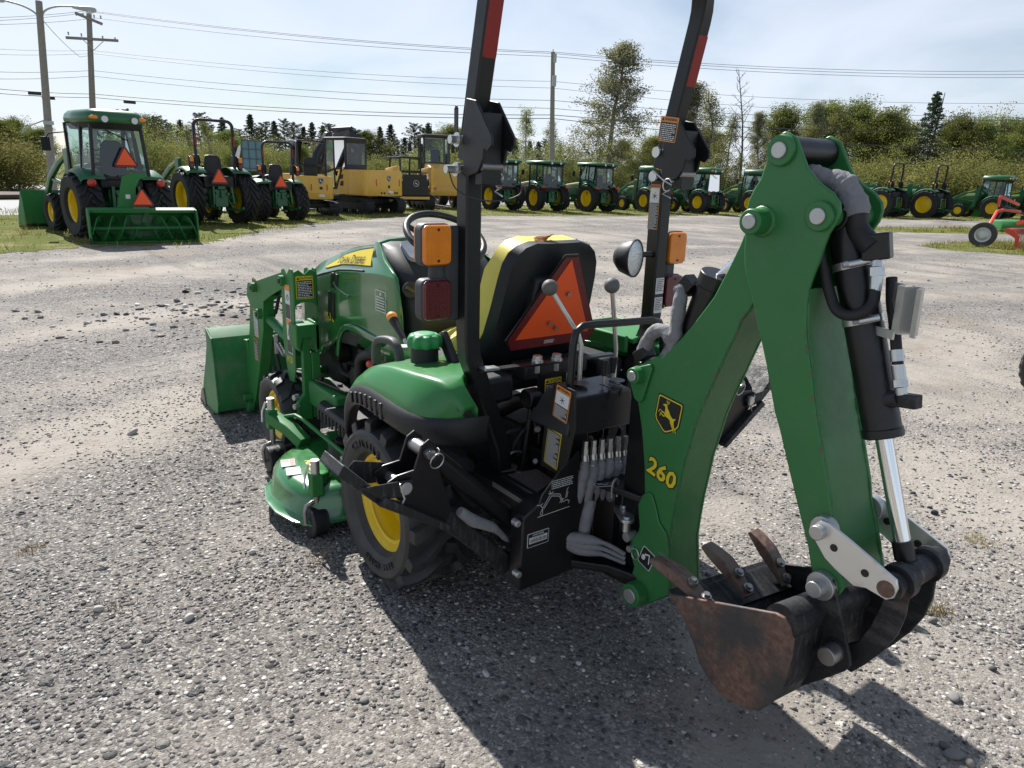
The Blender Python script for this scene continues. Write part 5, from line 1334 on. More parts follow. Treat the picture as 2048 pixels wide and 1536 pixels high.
# deer badge on the boom side
def deer(mb, M, s):
    P = lambda pts: mb.poly([(x*s, y*s, 0) for x, y in pts], M)
    P([(-.16, .16), (-.06, .19), (.02, .12), (.08, .03), (.20, -.06), (.27, -.06), (.30, -.12), (.24, -.17), (.14, -.17), (.02, -.12), (-.10, -.10), (-.17, -.06), (-.14, .04)])   # trunk
    M2 = M @ T(0, 0, .0001)
    Q = lambda pts: mb.poly([(x*s, y*s, .0001) for x, y in pts], M)
    Q([(-.15, .15), (-.06, .19), (-.10, .28), (-.12, .32), (-.20, .31), (-.27, .27), (-.28, .245), (-.20, .24), (-.17, .21)])          # neck and head
    Q([(-.13, .30), (-.115, .30), (-.10, .40), (-.13, .50), (-.145, .50), (-.12, .40)])                                       # antler
    Q([(-.10, .30), (-.085, .30), (-.03, .38), (-.02, .47), (-.035, .47), (-.05, .39)])
    Q([(-.115, .385), (-.17, .43), (-.18, .42), (-.118, .365)]); Q([(-.055, .375), (-.08, .45), (-.092, .445), (-.07, .365)])
    Q([(-.17, -.02), (-.10, -.08), (-.20, -.10), (-.31, -.03), (-.335, -.05), (-.335, -.17), (-.31, -.17), (-.305, -.075), (-.20, -.145), (-.12, -.13)])  # forelegs
    Q([(-.16, .03), (-.24, .02), (-.36, .06), (-.40, .02), (-.415, -.06), (-.395, -.06), (-.375, .01), (-.35, .03), (-.24, -.02), (-.16, -.03)])
    Q([(.18, -.12), (.28, -.14), (.30, -.22), (.33, -.30), (.43, -.42), (.46, -.50), (.435, -.50), (.40, -.43), (.29, -.32), (.22, -.22)])        # hind legs
    Q([(.12, -.14), (.22, -.18), (.24, -.26), (.33, -.40), (.36, -.50), (.335, -.50), (.30, -.42), (.20, -.30), (.14, -.22)])
    Q([(.26, -.06), (.31, -.02), (.34, -.03), (.30, -.11)])
SHD = [(-.42, .50), (.42, .50), (.46, .46), (.46, -.18), (.40, -.30), (.10, -.52), (0, -.56), (-.10, -.52), (-.40, -.30), (-.46, -.18), (-.46, .46)]
def badge(parent, M, s, c1='yellow_decal', c2='black_decal', c3='yellow_decal', rim=True):
    q = MB()
    if rim: plate(q, M @ T(0, 0, .0006), [(x*s*1.12, y*s*1.12) for x, y in SHD], .0006); e = q.build('badge', c2, parent, smooth=0); q = MB(); q.poly([(x*s*1.04, y*s*1.04, .0010) for x, y in SHD], M); q.build('badge_rim', c1, e, smooth=0)
    else: e = parent
    q = MB(); q.poly([(x*s*.96, y*s*.96, .0014) for x, y in SHD], M); ee = q.build('badge_field' if rim else 'badge', c2, e, smooth=0)
    q = MB(); deer(q, M @ T(.01*s, .02*s, .0018), s*.93); q.build('deer_mark', c3, e if rim else ee, smooth=0)
    return e
pb = (-.92, .076, .853); pb2 = (-.909, .076, .907); pb3 = (-.97, .076, .856)
badge(TR, frame((pb[0], .0757, pb[2]), (-1, 0, -.12), (-.12, 0, 1)), .098)
pn = (-.917, .076, .66)
F = frame((pn[0], .0765, pn[2]), (-.92, 0, -.20), (-.2, 0, .92))
q = MB(); q.text('260', .076, F, bold=.07, sx=1.05); nb_ = q.build('number_decal', 'black_decal', TR, smooth=0)
q = MB(); q.text('260', .076, F @ T(.0, .001, .0006), bold=.028, sx=1.05); q.build('lettering', 'yellow_decal', nb_, smooth=0)
pl = (-.896, .084, .359)
F = frame((pl[0], .0838, pl[2]), (-.90, 0, -.30), (-.3, 0, .9))
q = MB(); plate(q, F @ T(0, 0, .0006), rrect(.056, .068, .006, 2), .0006); ld_ = q.build('lock_decal', 'white_decal', TR, smooth=0)
q = MB(); q.poly([(a, b, .001) for a, b in rrect(.051, .063, .005, 2)], F); q.build('decal_field', 'black_decal', ld_, smooth=0)
q = MB(); q.poly([(a*.5-.012, b*.5-.004, .0014) for a, b in rrect(.03, .04, .012, 3)], F)
q.poly([(-.012, .012, .0015), (.008, .022, .0015), (.010, .018, .0015), (-.010, .006, .0015)], F); q.poly([(.008, .022, .0016), (.018, -.012, .0016), (.014, -.013, .0016), (.005, .018, .0016)], F); q.build('pictogram', 'white_decal', ld_, smooth=0)
q = MB(); F = frame((-.849, .088, .354), (-1, 0, 0), (0, 0, 1)); q.tube([F @ Vector((.015*math.cos(t), .019*math.sin(t), 0)) for t in [i*2*math.pi/18 for i in range(18)]], .0022, 6, closed=True); pz = (-.83, .084, .366); q.cyl((pz[0], .076, pz[2]), (pz[0], .10, pz[2]), .011, n=12); q.build('lock_pin_ring', 'zinc', TR)
pz = (-.814, .09, .402); q = MB(); q.cyl((pz[0], .06, pz[2]), (pz[0], .10, pz[2]), .016, n=16); q.cyl((pz[0]+.02, .06, pz[2]-.016), (pz[0]+.02, .085, pz[2]-.016), .009, n=10); q.build('swing_pin', 'steel_pin', TR)

# ---- swing tower and main frame
m = MB(); m.box((-.62, 0, .36), (.06, .74, .26)); m.prism([(.10, .235), (.410, .225), (.410, .49), (.33, .53), (.10, .50)], -.66, -.59, 'x'); m.prism([(-.10, .235), (-.410, .225), (-.410, .49), (-.33, .53), (-.10, .50)], -.66, -.59, 'x')
m.box((-.50, 0, .30), (.24, .62, .10)); m.box((-.50, .30, .42), (.22, .02, .20)); m.box((-.50, -.30, .42), (.22, .02, .20))
mf = m.build('backhoe_frame', 'black_steel', TR, bevel=.006)
m = MB(); m.prism([(-.64, .16), (-.66, .10), (-.88, .075), (-.90, -.075), (-.66, -.12), (-.64, -.16)], .215, .245, 'z'); m.prism([(-.64, .14), (-.66, .10), (-.84, .06), (-.86, -.06), (-.66, -.12), (-.64, -.14)], .52, .545, 'z'); m.box((-.72, 0, .38), (.04, .10, .30)); m.prism([(-.66, .20), (-.76, .115), (-.90, .07), (-.90, .05), (-.72, .08), (-.64, .14)], .245, .275, 'z'); m.build('swing_tower', 'black_steel', TR, bevel=.005)
m = MB(); m.prism([(-.74, .052), (-.74, -.052), (-.88, -.052), (-.88, .052)], .20, .98, 'z'); m.build('boom_saddle', 'black_steel', TR, bevel=.004)
m = MB(); cz = (-.76, .057, .463); F = frame((cz[0], cz[1], cz[2]), (-.6, -.8, 0), (.8, -.6, .0)); plate(m, F, [(p[0]*1.0, p[1]) for p in arc(0, .02, .035, 0, 180, 8) + arc(.0, -.05, .024, 200, 340, 6)], .012); m.hexhead(F @ Vector((0, .02, 0)), (0, 0, 1), .016, .014); m.cyl(F @ Vector((0, -.048, -.05)), F @ Vector((0, -.048, .006)), .014, n=12); m.build('swing_lug', 'zinc', TR, bevel=.002)
for pz in ((-.665, .433, .479), (-.665, .422, .294)):
    m = MB(); m.cyl((-.64, pz[1], pz[2]), (-.668, pz[1], pz[2]), .0115, n=18); m.build('frame_pin', 'steel_pin', mf, bevel=.003)
    m = MB(); m.cyl((-.64, -pz[1], pz[2]), (-.668, -pz[1], pz[2]), .0115, n=18); m.build('frame_pin', 'steel_pin', mf, bevel=.003)
# serial plate with barcode
pz = (-.661, .346, .402); F = frame((-.6612, pz[1], pz[2]), (0, -1, 0), (0, 0, 1))
q = MB(); plate(q, F, rrect(.088, .050, .003, 2), .0008); sp = q.build('serial_plate', 'white_decal', mf, smooth=0)
q = MB(); q.poly([(a, b, .0006) for a, b in rrect(.084, .046, .002, 2)], F); q.build('plate_field', 'black_decal', mf, smooth=0)
q = MB(); q.poly([(-.037, -.012, .0010), (.037, -.012, .0010), (.037, .010, .0010), (-.037, .010, .0010)], F); q.text('JOHN DEERE', .008, F @ T(0, .0165, .001), bold=.02); q.build('plate_print', 'white_decal', mf, smooth=0)
q = MB(); xx = -.034; r_ = random.Random(4)
while xx < .033: w_ = r_.choice((.0008, .0014, .002)); q.poly([(xx, -.009, .0014), (xx+w_, -.009, .0014), (xx+w_, .004, .0014), (xx, .004, .0014)], F); xx += w_+r_.choice((.0008, .0015))
q.text('1LV260XXCED012345', .0048, F @ T(0, .0072, .0014)); q.build('barcode', 'black_decal', mf, smooth=0)
# foot deck with grit pads
m = MB(); m.prism([(-.22, .34), (-.60, .335), (-.625, .31), (-.625, .10), (-.28, .03)], .496, .503, 'z'); m.box((-.41, .343, .475), (.36, .006, .05)); dk = m.build('foot_deck', 'black_steel', TR, bevel=.002)
for pts in ([(-.261, .264), (-.267, .2), (-.338, .194), (-.365, .221), (-.356, .277)], [(-.383, .275), (-.399, .149), (-.496, .161), (-.519, .187), (-.57, .302), (-.557, .308)]):
    q = MB(); q.prism(pts, .5032, .5052, 'z'); q.build('grip_pad', 'grit_pad', dk, smooth=0)
for u in ((-.384, .224, .504), (-.305, .063, .504)): q = MB(); q.ball((u[0], u[1], .504), (.012, .012, .004)); q.build('bolt', 'bare_steel', dk)
m = MB(); m.box((-.50, .3475, .494), (.20, .003, .018)); m.build('deck_edge', 'bare_steel', dk)
# left valve-tower side plate with diagrams, handrail, control console
m = MB(); TW = [(.358, .485), (.184, .478), (.191, .674), (.267, .621), (.337, .55)]
TWp = [(.335, .445), (.12, .40), (.11, .60), (.215, .545)]
m.prism([(p[0], p[1]) for p in TW], -.662, -.655, 'x'); sp_ = m.build('diagram_plate', 'black_steel', TR, bevel=.001)
q = MB(); pz = (-.663, .256, .579); F = frame((-.6632, pz[1], pz[2]), (0, -1, .0), (0, 0, 1)); lines(q, F, -.045, .045, .012, 5, .0065, .0026, 31)
pz = (-.663, .284, .519); F2 = frame((-.6632, pz[1], pz[2]), (0, -1, 0), (0, 0, 1))
def stroke(mb, M, pts, w):
    for a, b in zip(pts, pts[1:]):
        a, b = Vector((a[0], a[1], 0)), Vector((b[0], b[1], 0)); n_ = Vector((-(b-a).y, (b-a).x, 0)).normalized()*w/2
        mb.poly([a-n_, b-n_, b+n_, a+n_], M)
for pts in ([(-.06, -.03), (-.05, -.012), (-.06, .0), (-.05, .004)], [(-.05, -.012), (-.02, .03), (.02, .02), (.035, -.012)], [(-.045, -.016), (-.016, .022), (.018, .013), (.03, -.014)], [(.035, -.012), (.05, -.008), (.062, -.014), (.058, -.024)], [(-.02, .03), (-.024, .042)], [(.045, .0), (.05, .03), (.056, .036)], [(.05, .0), (.054, .022)], [(-.06, -.034), (-.05, -.034), (-.05, -.012)], [(-.07, -.040), (.065, -.036)], [(.02, -.012), (.03, .0), (.04, -.002)], [(-.075, .004), (-.06, .0)], [(-.03, .034), (-.02, .03), (-.008, .036)]): stroke(q, F2, pts, .0018)
q.build('line_diagram', 'white_decal', sp_, smooth=0)
# console: sloped sheet-metal hood with top plate, levers through round holes
CX0, CX1 = -.50, -.665
m = MB()
A1 = (-.665, .224, .859); A2 = (-.665, -.024, .863); A3 = (-.665, .237, .735); A4 = (-.665, -.066, .694)
yl, yr, zt, zb = .222, -.005, .868, .735
yl, yr = A1[1], A2[1]
m.loft([[(-.665, yl+.0, A1[2]), (-.665, yr, A1[2]-.004), (-.53, yr, A1[2]+.012), (-.53, yl+.0, A1[2]+.012)], [(-.668, yl+.03, A3[2]-.0), (-.668, yr-.03, A3[2]-.01), (-.46, yr-.03, A3[2]-.01), (-.46, yl+.03, A3[2])]][::-1])
cs = m.build('control_console', 'console_black', TR, bevel=.006)
m = MB(); m.box((-.50, (yl+yr)/2, .60), (.10, .10, .34)); m.prism([(-.58, .898), (-.684, .892), (-.694, .766), (-.655, .589), (-.528, .587), (-.543, .758)], .237, .243, 'y'); m.build('console_side_plate', 'black_steel', TR, bevel=.002)
for pz in ((-.582, .131, .872), (-.617, 0, .872)):
    q = MB(); F = Matrix.Translation((pz[0], pz[1], A1[2]+.012+.005)); q.poly([(.030*math.cos(t), .030*math.sin(t), 0) for t in [i*2*math.pi/28 for i in range(28)]], F); q.build('lever_hole', 'black_decal', cs, smooth=0)
# two main levers with ball knobs
for lo, hi in (((1158, 770, .84), (-.5, .212, 1.187)), ((1228, 750, .84), (-.56, -.005, 1.188))):
    a = Vector((-.558, .114, .86)) if lo[0] == 1158 else Vector((-.536, -.069, .86)); b = Vector(hi)
    if lo[0] == 1158: mid = a + Vector((0, .0, .155)) + Vector((.0, .0, 0)); pts = [a-Vector((0, 0, .08)), a, mid-Vector((0, 0, .02)), mid+(b-mid).normalized()*.02, b]
    else: mid = a + Vector((0, 0, .10)); pts = [a-Vector((0, 0, .08)), a, mid, b]
    m = MB(); m.tube(pts, .0078, 12); lv = m.build('boom_lever', 'zinc', TR, smooth=50)
    q = MB(); q.ball(b, .0265, 20, 12); q.build('ball_knob', 'grey_knob', lv, smooth=180)
for a in ((-.634, .076, .865), (-.623, .024, .865)):
    a = Vector(a); b = a+Vector((0, 0, .10)); m = MB(); m.cyl(a-Vector((0, 0, .05)), a+Vector((0, 0, .055)), .0045, n=8); lv = m.build('stabilizer_lever', 'zinc', TR)
    q = MB(); q.cyl(a+Vector((0, 0, .04)), a+Vector((0, 0, .095)), .008, .0135, 14); q.build('lever_grip', 'black_plastic', lv, bevel=.002)
    q = MB(); q.box((a.x-.012, a.y, .8745), (.05, .010, .003)); q.box((-.6665, a.y, .85), (.004, .010, .03)); q.build('lever_slot', 'black_decal', cs)
q = MB()
for pz in ((-.668, .089, .811), (-.668, .084, .761), (-.668, -.064, .75)): q.box((-.668, pz[1], pz[2]), (.003, .012, .005))
q.build('console_hole', 'dark_mech', cs)
# decals on the console flank
safety_decal(TR, frame((-.626, .244, .833), (-.99, 0, -.14), (-.37, 0, .93)), .072, .110, 'WARNING', 'orange_decal', 'black_decal', 15, pic=.5)
safety_decal(TR, frame((-.592, .244, .676), (-.99, 0, -.12), (.0, 0, 1)), .070, .142, 'CAUTION', 'yellow_decal', 'black_decal', 16, nl=20)
# grab rail
m = MB(); gp = [Vector((-.62, .228, .608)), Vector((-.62, .21, .84)), Vector((-.62, .204, 1.021)), Vector((-.62, .196, 1.062)), Vector((-.62, .168, 1.079)), Vector((-.62, .117, 1.079)), Vector((-.62, -.018, 1.073)), Vector((-.62, -.142, 1.069)), Vector((-.62, -.184, 1.059)), Vector((-.62, -.203, 1.028)), Vector((-.62, -.222, .918))]
m.tube(gp, .0125, 14); m.build('grab_rail', 'black_steel', TR, smooth=50)
# hose bank: fittings under the console, sleeved hoses dropping to the frame
hr = random.Random(5)
for i in range(7):
    a = Vector((-.645, 0, (-.645, .05, .699)[2])); a.y = .148-.0375*i; a.z -= .004*i
    q = MB(); q.cyl(a+Vector((0, 0, -.005)), a+Vector((0, 0, -.03)), .0095, n=6); q.cyl(a+Vector((0, 0, -.03)), a+Vector((0, 0, -.055)), .0115, n=6); q.cyl(a+Vector((0, 0, -.055)), a+Vector((-.003, 0, -.075)), .013, n=12); q.build('hose_fitting', 'zinc', TR)
    b = a+Vector((-.004, .003, -.075)); mid = b+Vector((hr.uniform(-.012, .008), .006+hr.uniform(0, .010), -.085)); end = Vector((-.60+hr.uniform(-.02, .02), .148-.0365*i, .45+hr.uniform(-.01, .01)))
    pts = smoothpath([b, b+Vector((-.004, .004, -.035)), mid, (mid+end)/2+Vector((-.02, .012, -.02)), end], 6)
    q = MB(); rr_ = [.0125+.008*min(1, k/6)+.0015*math.sin(k*1.1+i*2)+hr.uniform(-.0008, .0008) for k in range(len(pts))]; q.tube(pts, rr_, 12); q.build('hose_sleeve', 'sleeve', TR, smooth=70)
    q = MB(); q.cyl(b+Vector((0, 0, -.012)), b+Vector((0, 0, -.024)), .0175, n=14); q.build('hose_band', 'zinc', TR)
for i in range(5):
    a = Vector((-.615, 0, (-.615, .016, .643)[2])); a.y = .135-i*.043; q = MB(); q.cyl(a, a+Vector((0, 0, -.06)), .010, n=6); q.tube([a+Vector((0, 0, -.06)), a+Vector((.01, 0, -.12)), a+Vector((.03, 0, -.22))], .014, 10); q.build('rear_hose', 'hose', TR)
# sleeve bundle to the boom, low
m = MB()
for pts in ([(-.63, .225, .36), (-.68, .178, .358), (-.74, .131, .358), (-.8, .082, .328)], [(-.63, .224, .352), (-.68, .177, .338), (-.74, .129, .335), (-.8, .08, .311)], [(-.63, .224, .344), (-.68, .176, .319), (-.74, .127, .313), (-.8, .078, .293)]):
    pts = smoothpath(pts, 6); m.tube(pts, [.008+.014*math.sin(math.pi*min(1, (j+2)/14)) for j in range(len(pts))], 10)
m.build('hose_sleeve', 'sleeve', TR, smooth=70)
m = MB(); m.tube(smoothpath([(-.66, .125, .48), (-.67, .147, .415), (-.66, .149, .345)], 6), .022, 10); m.tube(smoothpath([(-.64, .184, .45), (-.64, .215, .412), (-.64, .235, .386)], 6), .018, 10); m.build('hose_sleeve', 'sleeve', TR, smooth=70)
pz = (-.7, .108, .514); F = frame((pz[0], pz[1], .548), (-.35, -.93, 0), (.93, -.35, 0)); q = MB(); plate(q, F, rrect(.06, .026, .004, 2), .0006); e = q.build('lock_decal', 'white_decal', TR, smooth=0); q = MB(); q.poly([(a, b, .0004) for a, b in rrect(.056, .022, .003, 2)], F); q.build('decal_field', 'black_decal', e, smooth=0); q = MB(); stroke(q, F @ T(0, 0, .0008), [(-.02, 0), (-.008, .005), (.004, -.004), (.02, .004)], .003); q.build('pictogram', 'white_decal', e, smooth=0)
m = MB(); pz = (-.72, .071, .531); m.tube(smoothpath([Vector(pz)+Vector((0, .012, -.03)), Vector(pz)+Vector((0, .012, .02)), Vector(pz)+Vector((0, 0, .035)), Vector(pz)+Vector((0, -.012, .02)), Vector(pz)+Vector((0, -.012, -.03))], 5), .005, 8); m.build('padlock_shackle', 'bare_steel', TR)

# stabilizers: arm, cylinder, hinged foot
def stabilizer(s_):
    X0 = -.545
    def P3(y, z, x=X0): return Vector((x, s_*y, z))
    Lp = Vector((0, .372, .25)); Fp = Vector((0, .795, .668)); Cp = Vector((0, .715, .755)); Up = Vector((0, .36, .415))
    d = (Fp-Lp).normalized()
    m = MB(); prof = rrect(.070, .060, .006, 2)
    m.sweep([P3(Lp.y, Lp.z), P3((Lp+d*.46).y, (Lp+d*.46).z)], prof, (1, 0, 0)); m.cyl(P3(Lp.y, Lp.z, X0-.05), P3(Lp.y, Lp.z, X0+.05), .04, n=20)
    arm = m.build('stabilizer_arm', 'arm_worn', TR, bevel=.003)
    # clevis plates
    m = MB(); out = [(.66, .50), (.70, .515), (.835, .655), (.845, .690), (.815, .705), (.76, .71), (.735, .78), (.71, .795), (.685, .775), (.672, .68), (.632, .55)]
    for xo in (-.048, .040): m.prism([(s_*y, z) for y, z in out], X0+xo, X0+xo+.008, 'x')
    m.build('clevis_plate', 'black_steel', arm, bevel=.002)
    m = MB(); m.cyl(P3(Cp.y, Cp.z, X0-.070), P3(Cp.y, Cp.z, X0+.05), .015, n=18); m.cyl(P3(Cp.y, Cp.z, X0-.038), P3(Cp.y, Cp.z, X0+.038), .021, n=18); m.build('cylinder_pin', 'bare_steel', arm)
    m = MB(); m.cyl(P3(Fp.y, Fp.z, X0-.070), P3(Fp.y, Fp.z, X0+.05), .0145, n=16); m.cyl(P3(Fp.y, Fp.z, X0-.066), P3(Fp.y, Fp.z, X0-.055), .019, n=16); m.tube([P3(Fp.y+.02, Fp.z+.02, X0-.064), P3(Fp.y+.005, Fp.z-.03, X0-.064), P3(Fp.y+.015, Fp.z-.05, X0-.064)], .003, 6); m.build('foot_pin', 'zinc', arm)
    # foot: bent steel plate, lip at each end, with side gussets
    m = MB(); fx = X0
    a = Vector((0, .990, .745)); b = Vector((0, .885, .640)); e2_ = Vector((0, .655, .492))
    m.loft([[Vector((x_, s_*p.y, p.z)) for p in (a, a+Vector((0, -.018, .028)), b+Vector((0, -.026, .016)), b)] for x_ in (fx-.05, fx+.085)])
    m.loft([[Vector((x_, s_*p.y, p.z)) for p in (b, b+Vector((0, -.022, .020)), e2_+Vector((0, -.01, .02)), e2_)] for x_ in (fx-.075, fx-.037)])
    m.prism([(s_*.93, .705), (s_*.87, .655), (s_*.78, .645), (s_*.77, .70), (s_*.90, .735)], fx+.05, fx+.057, 'x'); m.prism([(s_*.93, .70), (s_*.87, .650), (s_*.78, .640), (s_*.77, .69)], fx-.062, fx-.055, 'x')
    m.build('stabilizer_foot', 'arm_worn', arm, bevel=.003)
    m = MB(); dd = (Up-Cp).normalized(); c_ = Cp+dd*.045
    m.cyl(P3(Up.y, Up.z, X0-.01), P3(c_.y, c_.z, X0-.01), .033, n=26); m.cyl(P3(Up.y, Up.z, X0-.05), P3(Up.y, Up.z, X0+.04), .030, n=20); scl = m.build('stabilizer_cylinder', 'black_steel', TR, bevel=.002)
    m = MB(); m.cyl(P3(c_.y, c_.z, X0-.01), P3(Cp.y, Cp.z, X0-.01), .016, n=18); m.build('rod', 'bare_steel', scl)
    m = MB(); pts = smoothpath([P3(.60, .535, X0-.04), P3(.55, .49, X0-.045), P3(.47, .44, X0-.04), P3(.40, .37, X0-.02), P3(.36, .36, X0)], 6); m.tube(pts, [.010+.010*math.sin(math.pi*min(1, (j+3)/18))+.0008*math.sin(j*1.3) for j in range(len(pts))], 10); m.build('hose_sleeve', 'sleeve', scl, smooth=70)
    m = MB(); F = frame(P3(.70, .735, X0-.075), (0, 1, 0), (-.3, 0, 1)); m.tube([F @ Vector((.022*math.cos(t), .026*math.sin(t), 0)) for t in [i*2*math.pi/16 for i in range(16)]], .0022, 6, closed=True); m.build('pin_ring', 'zinc', scl)
    return arm
stabilizer(1); stabilizer(-1)

# ================================================================== front loader
def loader_side(s_):
    yo = .395
    # arm: beam from the mast to the knuckle, then down to the bucket
    m = MB()
    AR = [(1.48, .999), (1.447, .924), (1.679, .844), (1.801, .797), (1.838, .621), (1.97, .348), (2.098, .122), (2.226, .012), (2.356, .009), (2.245, .282), (2.115, .568), (2.064, .743), (2.124, .783), (2.085, .861), (1.925, .894)]
    for y_ in (yo-.030, yo+.024): m.prism(AR, s_*y_, s_*(y_+.006), 'y')
    for ids, dx, dz in (((0, 14, 13), 0, -.004), ((2, 3, 4, 5, 6, 7), .004, 0), ((12, 11, 10, 9, 8), -.004, 0)): m.sweep([(AR[i][0]+dx, s_*yo, AR[i][1]+dz) for i in ids], rrect(.052, .006, .001, 1), (0, 1, 0))
    arm = m.build('loader_arm', 'green', TR, bevel=.003)
    for uv, r_ in (((1.938, .857), .028), ((1.869, .713), .030), ((2.178, .105), .028)):
        q = MB(); q.cyl((uv[0], s_*(yo-.05), uv[1]), (uv[0], s_*(yo+.056), uv[1]), r_, n=20); q.build('pin_boss', 'green', arm, bevel=.003)
        q = MB(); q.cyl((uv[0], s_*(yo+.05), uv[1]), (uv[0], s_*(yo+.060), uv[1]), r_*.55, n=16); q.build('pin', 'dark_mech', arm)
    # mast: outer and inner side plates, rear cross plate, base casting
    MA = [(1.40, 1.005), (1.39, 1.03), (1.35, 1.04), (1.31, 1.015), (1.27, 1.05), (1.235, 1.045), (1.225, .99), (1.235, .80), (1.25, .66), (1.26, .52), (1.29, .45), (1.36, .44), (1.40, .55), (1.425, .66), (1.41, .85)]
    for nm, y_ in (('loader_mast', .450), ('mast_plate', .330)):
        m = MB(); m.prism(MA, s_*(y_-.009), s_*y_, 'y')
        if nm == 'loader_mast': mast = m.build(nm, 'green', TR, bevel=.004)
        else: m.build(nm, 'green', mast, bevel=.004)
    m = MB(); m.prism([(s_*y_, z_) for y_, z_ in [(.331, 1.03), (.36, 1.045), (.39, 1.02), (.42, 1.045), (.449, 1.03), (.449, .86)] + [(.39+.059*math.cos(R(a_)), .845+.035*math.sin(R(a_))) for a_ in range(15, 166, 25)] + [(.331, .86)]], 1.222, 1.232, 'x'); m.build('cross_plate', 'green', mast, bevel=.003)
    pv_ = (1.288, 1.007); q = MB(); q.cyl((1.36, s_*.31, .975), (1.36, s_*.475, .975), .028, n=20); q.build('pin_boss', 'green', mast, bevel=.003); q = MB(); q.cyl((1.36, s_*.47, .975), (1.36, s_*.480, .975), .015, n=16); q.build('pin', 'dark_mech', mast)
    m = MB(); m.prism([(s_*.335, .77), (s_*.46, .77), (s_*.46, .66), (s_*.44, .63), (s_*.425, .70), (s_*.37, .70), (s_*.355, .62), (s_*.335, .64)], 1.19, 1.30, 'x'); m.box((1.25, s_*.345, .70), (.12, .03, .16)); m.build('mast_socket', 'green', mast, bevel=.006)
    m = MB(); m.prism([(s_*.385, .70), (s_*.425, .70), (s_*.43, .40), (s_*.465, .36), (s_*.465, .27), (s_*.39, .26), (s_*.385, .40)], 1.20, 1.235, 'x'); m.prism([(s_*.34, .62), (s_*.385, .62), (s_*.385, .27), (s_*.34, .30)], 1.19, 1.31, 'x'); m.build('mast_post', 'green', mast, bevel=.004)
    for z_ in (.295, .345, .395): q = MB(); q.hexhead((1.205, s_*.462, z_), (-.3, s_, 0), .016, .028); q.build('bolt', 'steel_pin', mast)
    # cylinders and plumbing
    a = Vector((1.33, s_*.39, .60)); b = Vector((1.93, s_*.385, .70))
    m = MB(); m.cyl(a, b, .027, n=18); m.tube([a+(b-a)*.45+Vector((0, 0, .027)), a+(b-a)*.45+Vector((0, .0, .035)), a+(b-a)*.2+Vector((0, 0, .045))], .008, 6); m.build('lift_cylinder', 'green', TR)
    a = Vector((2.04, s_*.375, .80)); b = Vector((2.15, s_*.375, .30)); m = MB(); m.cyl(a, b, .024, n=18); m.build('bucket_cylinder', 'green', TR)
    m = MB(); m.tube(smoothpath([(1.80, s_*.36, .72), (1.74, s_*.35, .83), (1.66, s_*.35, .82), (1.60, s_*.35, .70)], 6), .010, 8); m.build('hydraulic_hose', 'hose', TR); m = MB(); m.tube(smoothpath([(1.86, s_*.36, .52), (1.80, s_*.35, .34), (1.84, s_*.35, .26), (1.90, s_*.36, .38)], 6), .011, 8); m.build('hydraulic_hose', 'hose', TR)
    m = MB(); m.cyl((1.78, s_*.37, .60), (1.78, s_*.37, .49), .016, n=8); m.cyl((1.76, s_*.37, .55), (1.68, s_*.365, .50), .014, n=8); m.build('hose_fitting', 'bare_steel', TR)
loader_side(1); loader_side(-1)
safety_decal(TR, frame((1.2215, .392, .955), (0, -1, 0), (0, 0, 1)), .088, .115, 'CAUTION', 'yellow_decal', 'black_decal', 41, nl=10)
F = frame((1.315, .4505, .78), (-1, 0, 0), (0, 0, 1))
q = MB(); plate(q, F @ T(0, 0, .0006), rrect(.07, .36, .004, 2), .0006); ds = q.build('safety_decal', 'white_decal', TR, smooth=0)
q = MB()
for y0, y1 in ((.150, .18), (-.03, .00)): q.poly([(-.035, y0, .001), (.035, y0, .001), (.035, y1, .001), (-.035, y1, .001)], F)
q.build('header_bar', 'orange_decal', ds, smooth=0)
q = MB()
for y0, y1 in ((.005, .08), (-.175, -.11)): q.poly([(-.032, y0, .0014), (.032, y0, .0014), (.032, y1, .0014), (-.032, y1, .0014)], F)
stroke(q, F @ T(0, 0, .0016), [(-.018, .10), (.0, .13), (.018, .115), (.004, .10)], .006); stroke(q, F @ T(0, 0, .0018), [(-.018, -.09), (.0, -.045), (.018, -.06)], .006)
q.build('text_panel', 'black_decal', ds, smooth=0)
q = MB(); q.text('H120', .048, frame((1.33, .4512, .565), (-1, 0, .03), (.02, 0, 1)), bold=.015, sx=.8); q.build('number_decal', 'yellow_decal', TR, smooth=0)
badge(TR, frame((1.945, .4258, .865), (-1, 0, 0), (0, 0, 1)), .075)
safety_decal(TR, frame((1.97, .4258, .64), (-1, 0, .0), (.12, 0, 1)), .075, .17, 'WARNING', 'orange_decal', 'white_decal', 44)
safety_decal(TR, frame((2.00, .4258, .47), (-1, 0, .0), (.12, 0, 1)), .075, .13, 'WARNING', 'orange_decal', 'black_decal', 45)
# cross tubes between the arms
m = MB(); m.cyl((1.95, -.40, .53), (1.95, .40, .53), .030, n=18); m.cyl((1.62, -.36, .40), (1.62, .36, .40), .026, n=18); m.build('cross_tube', 'green', TR)
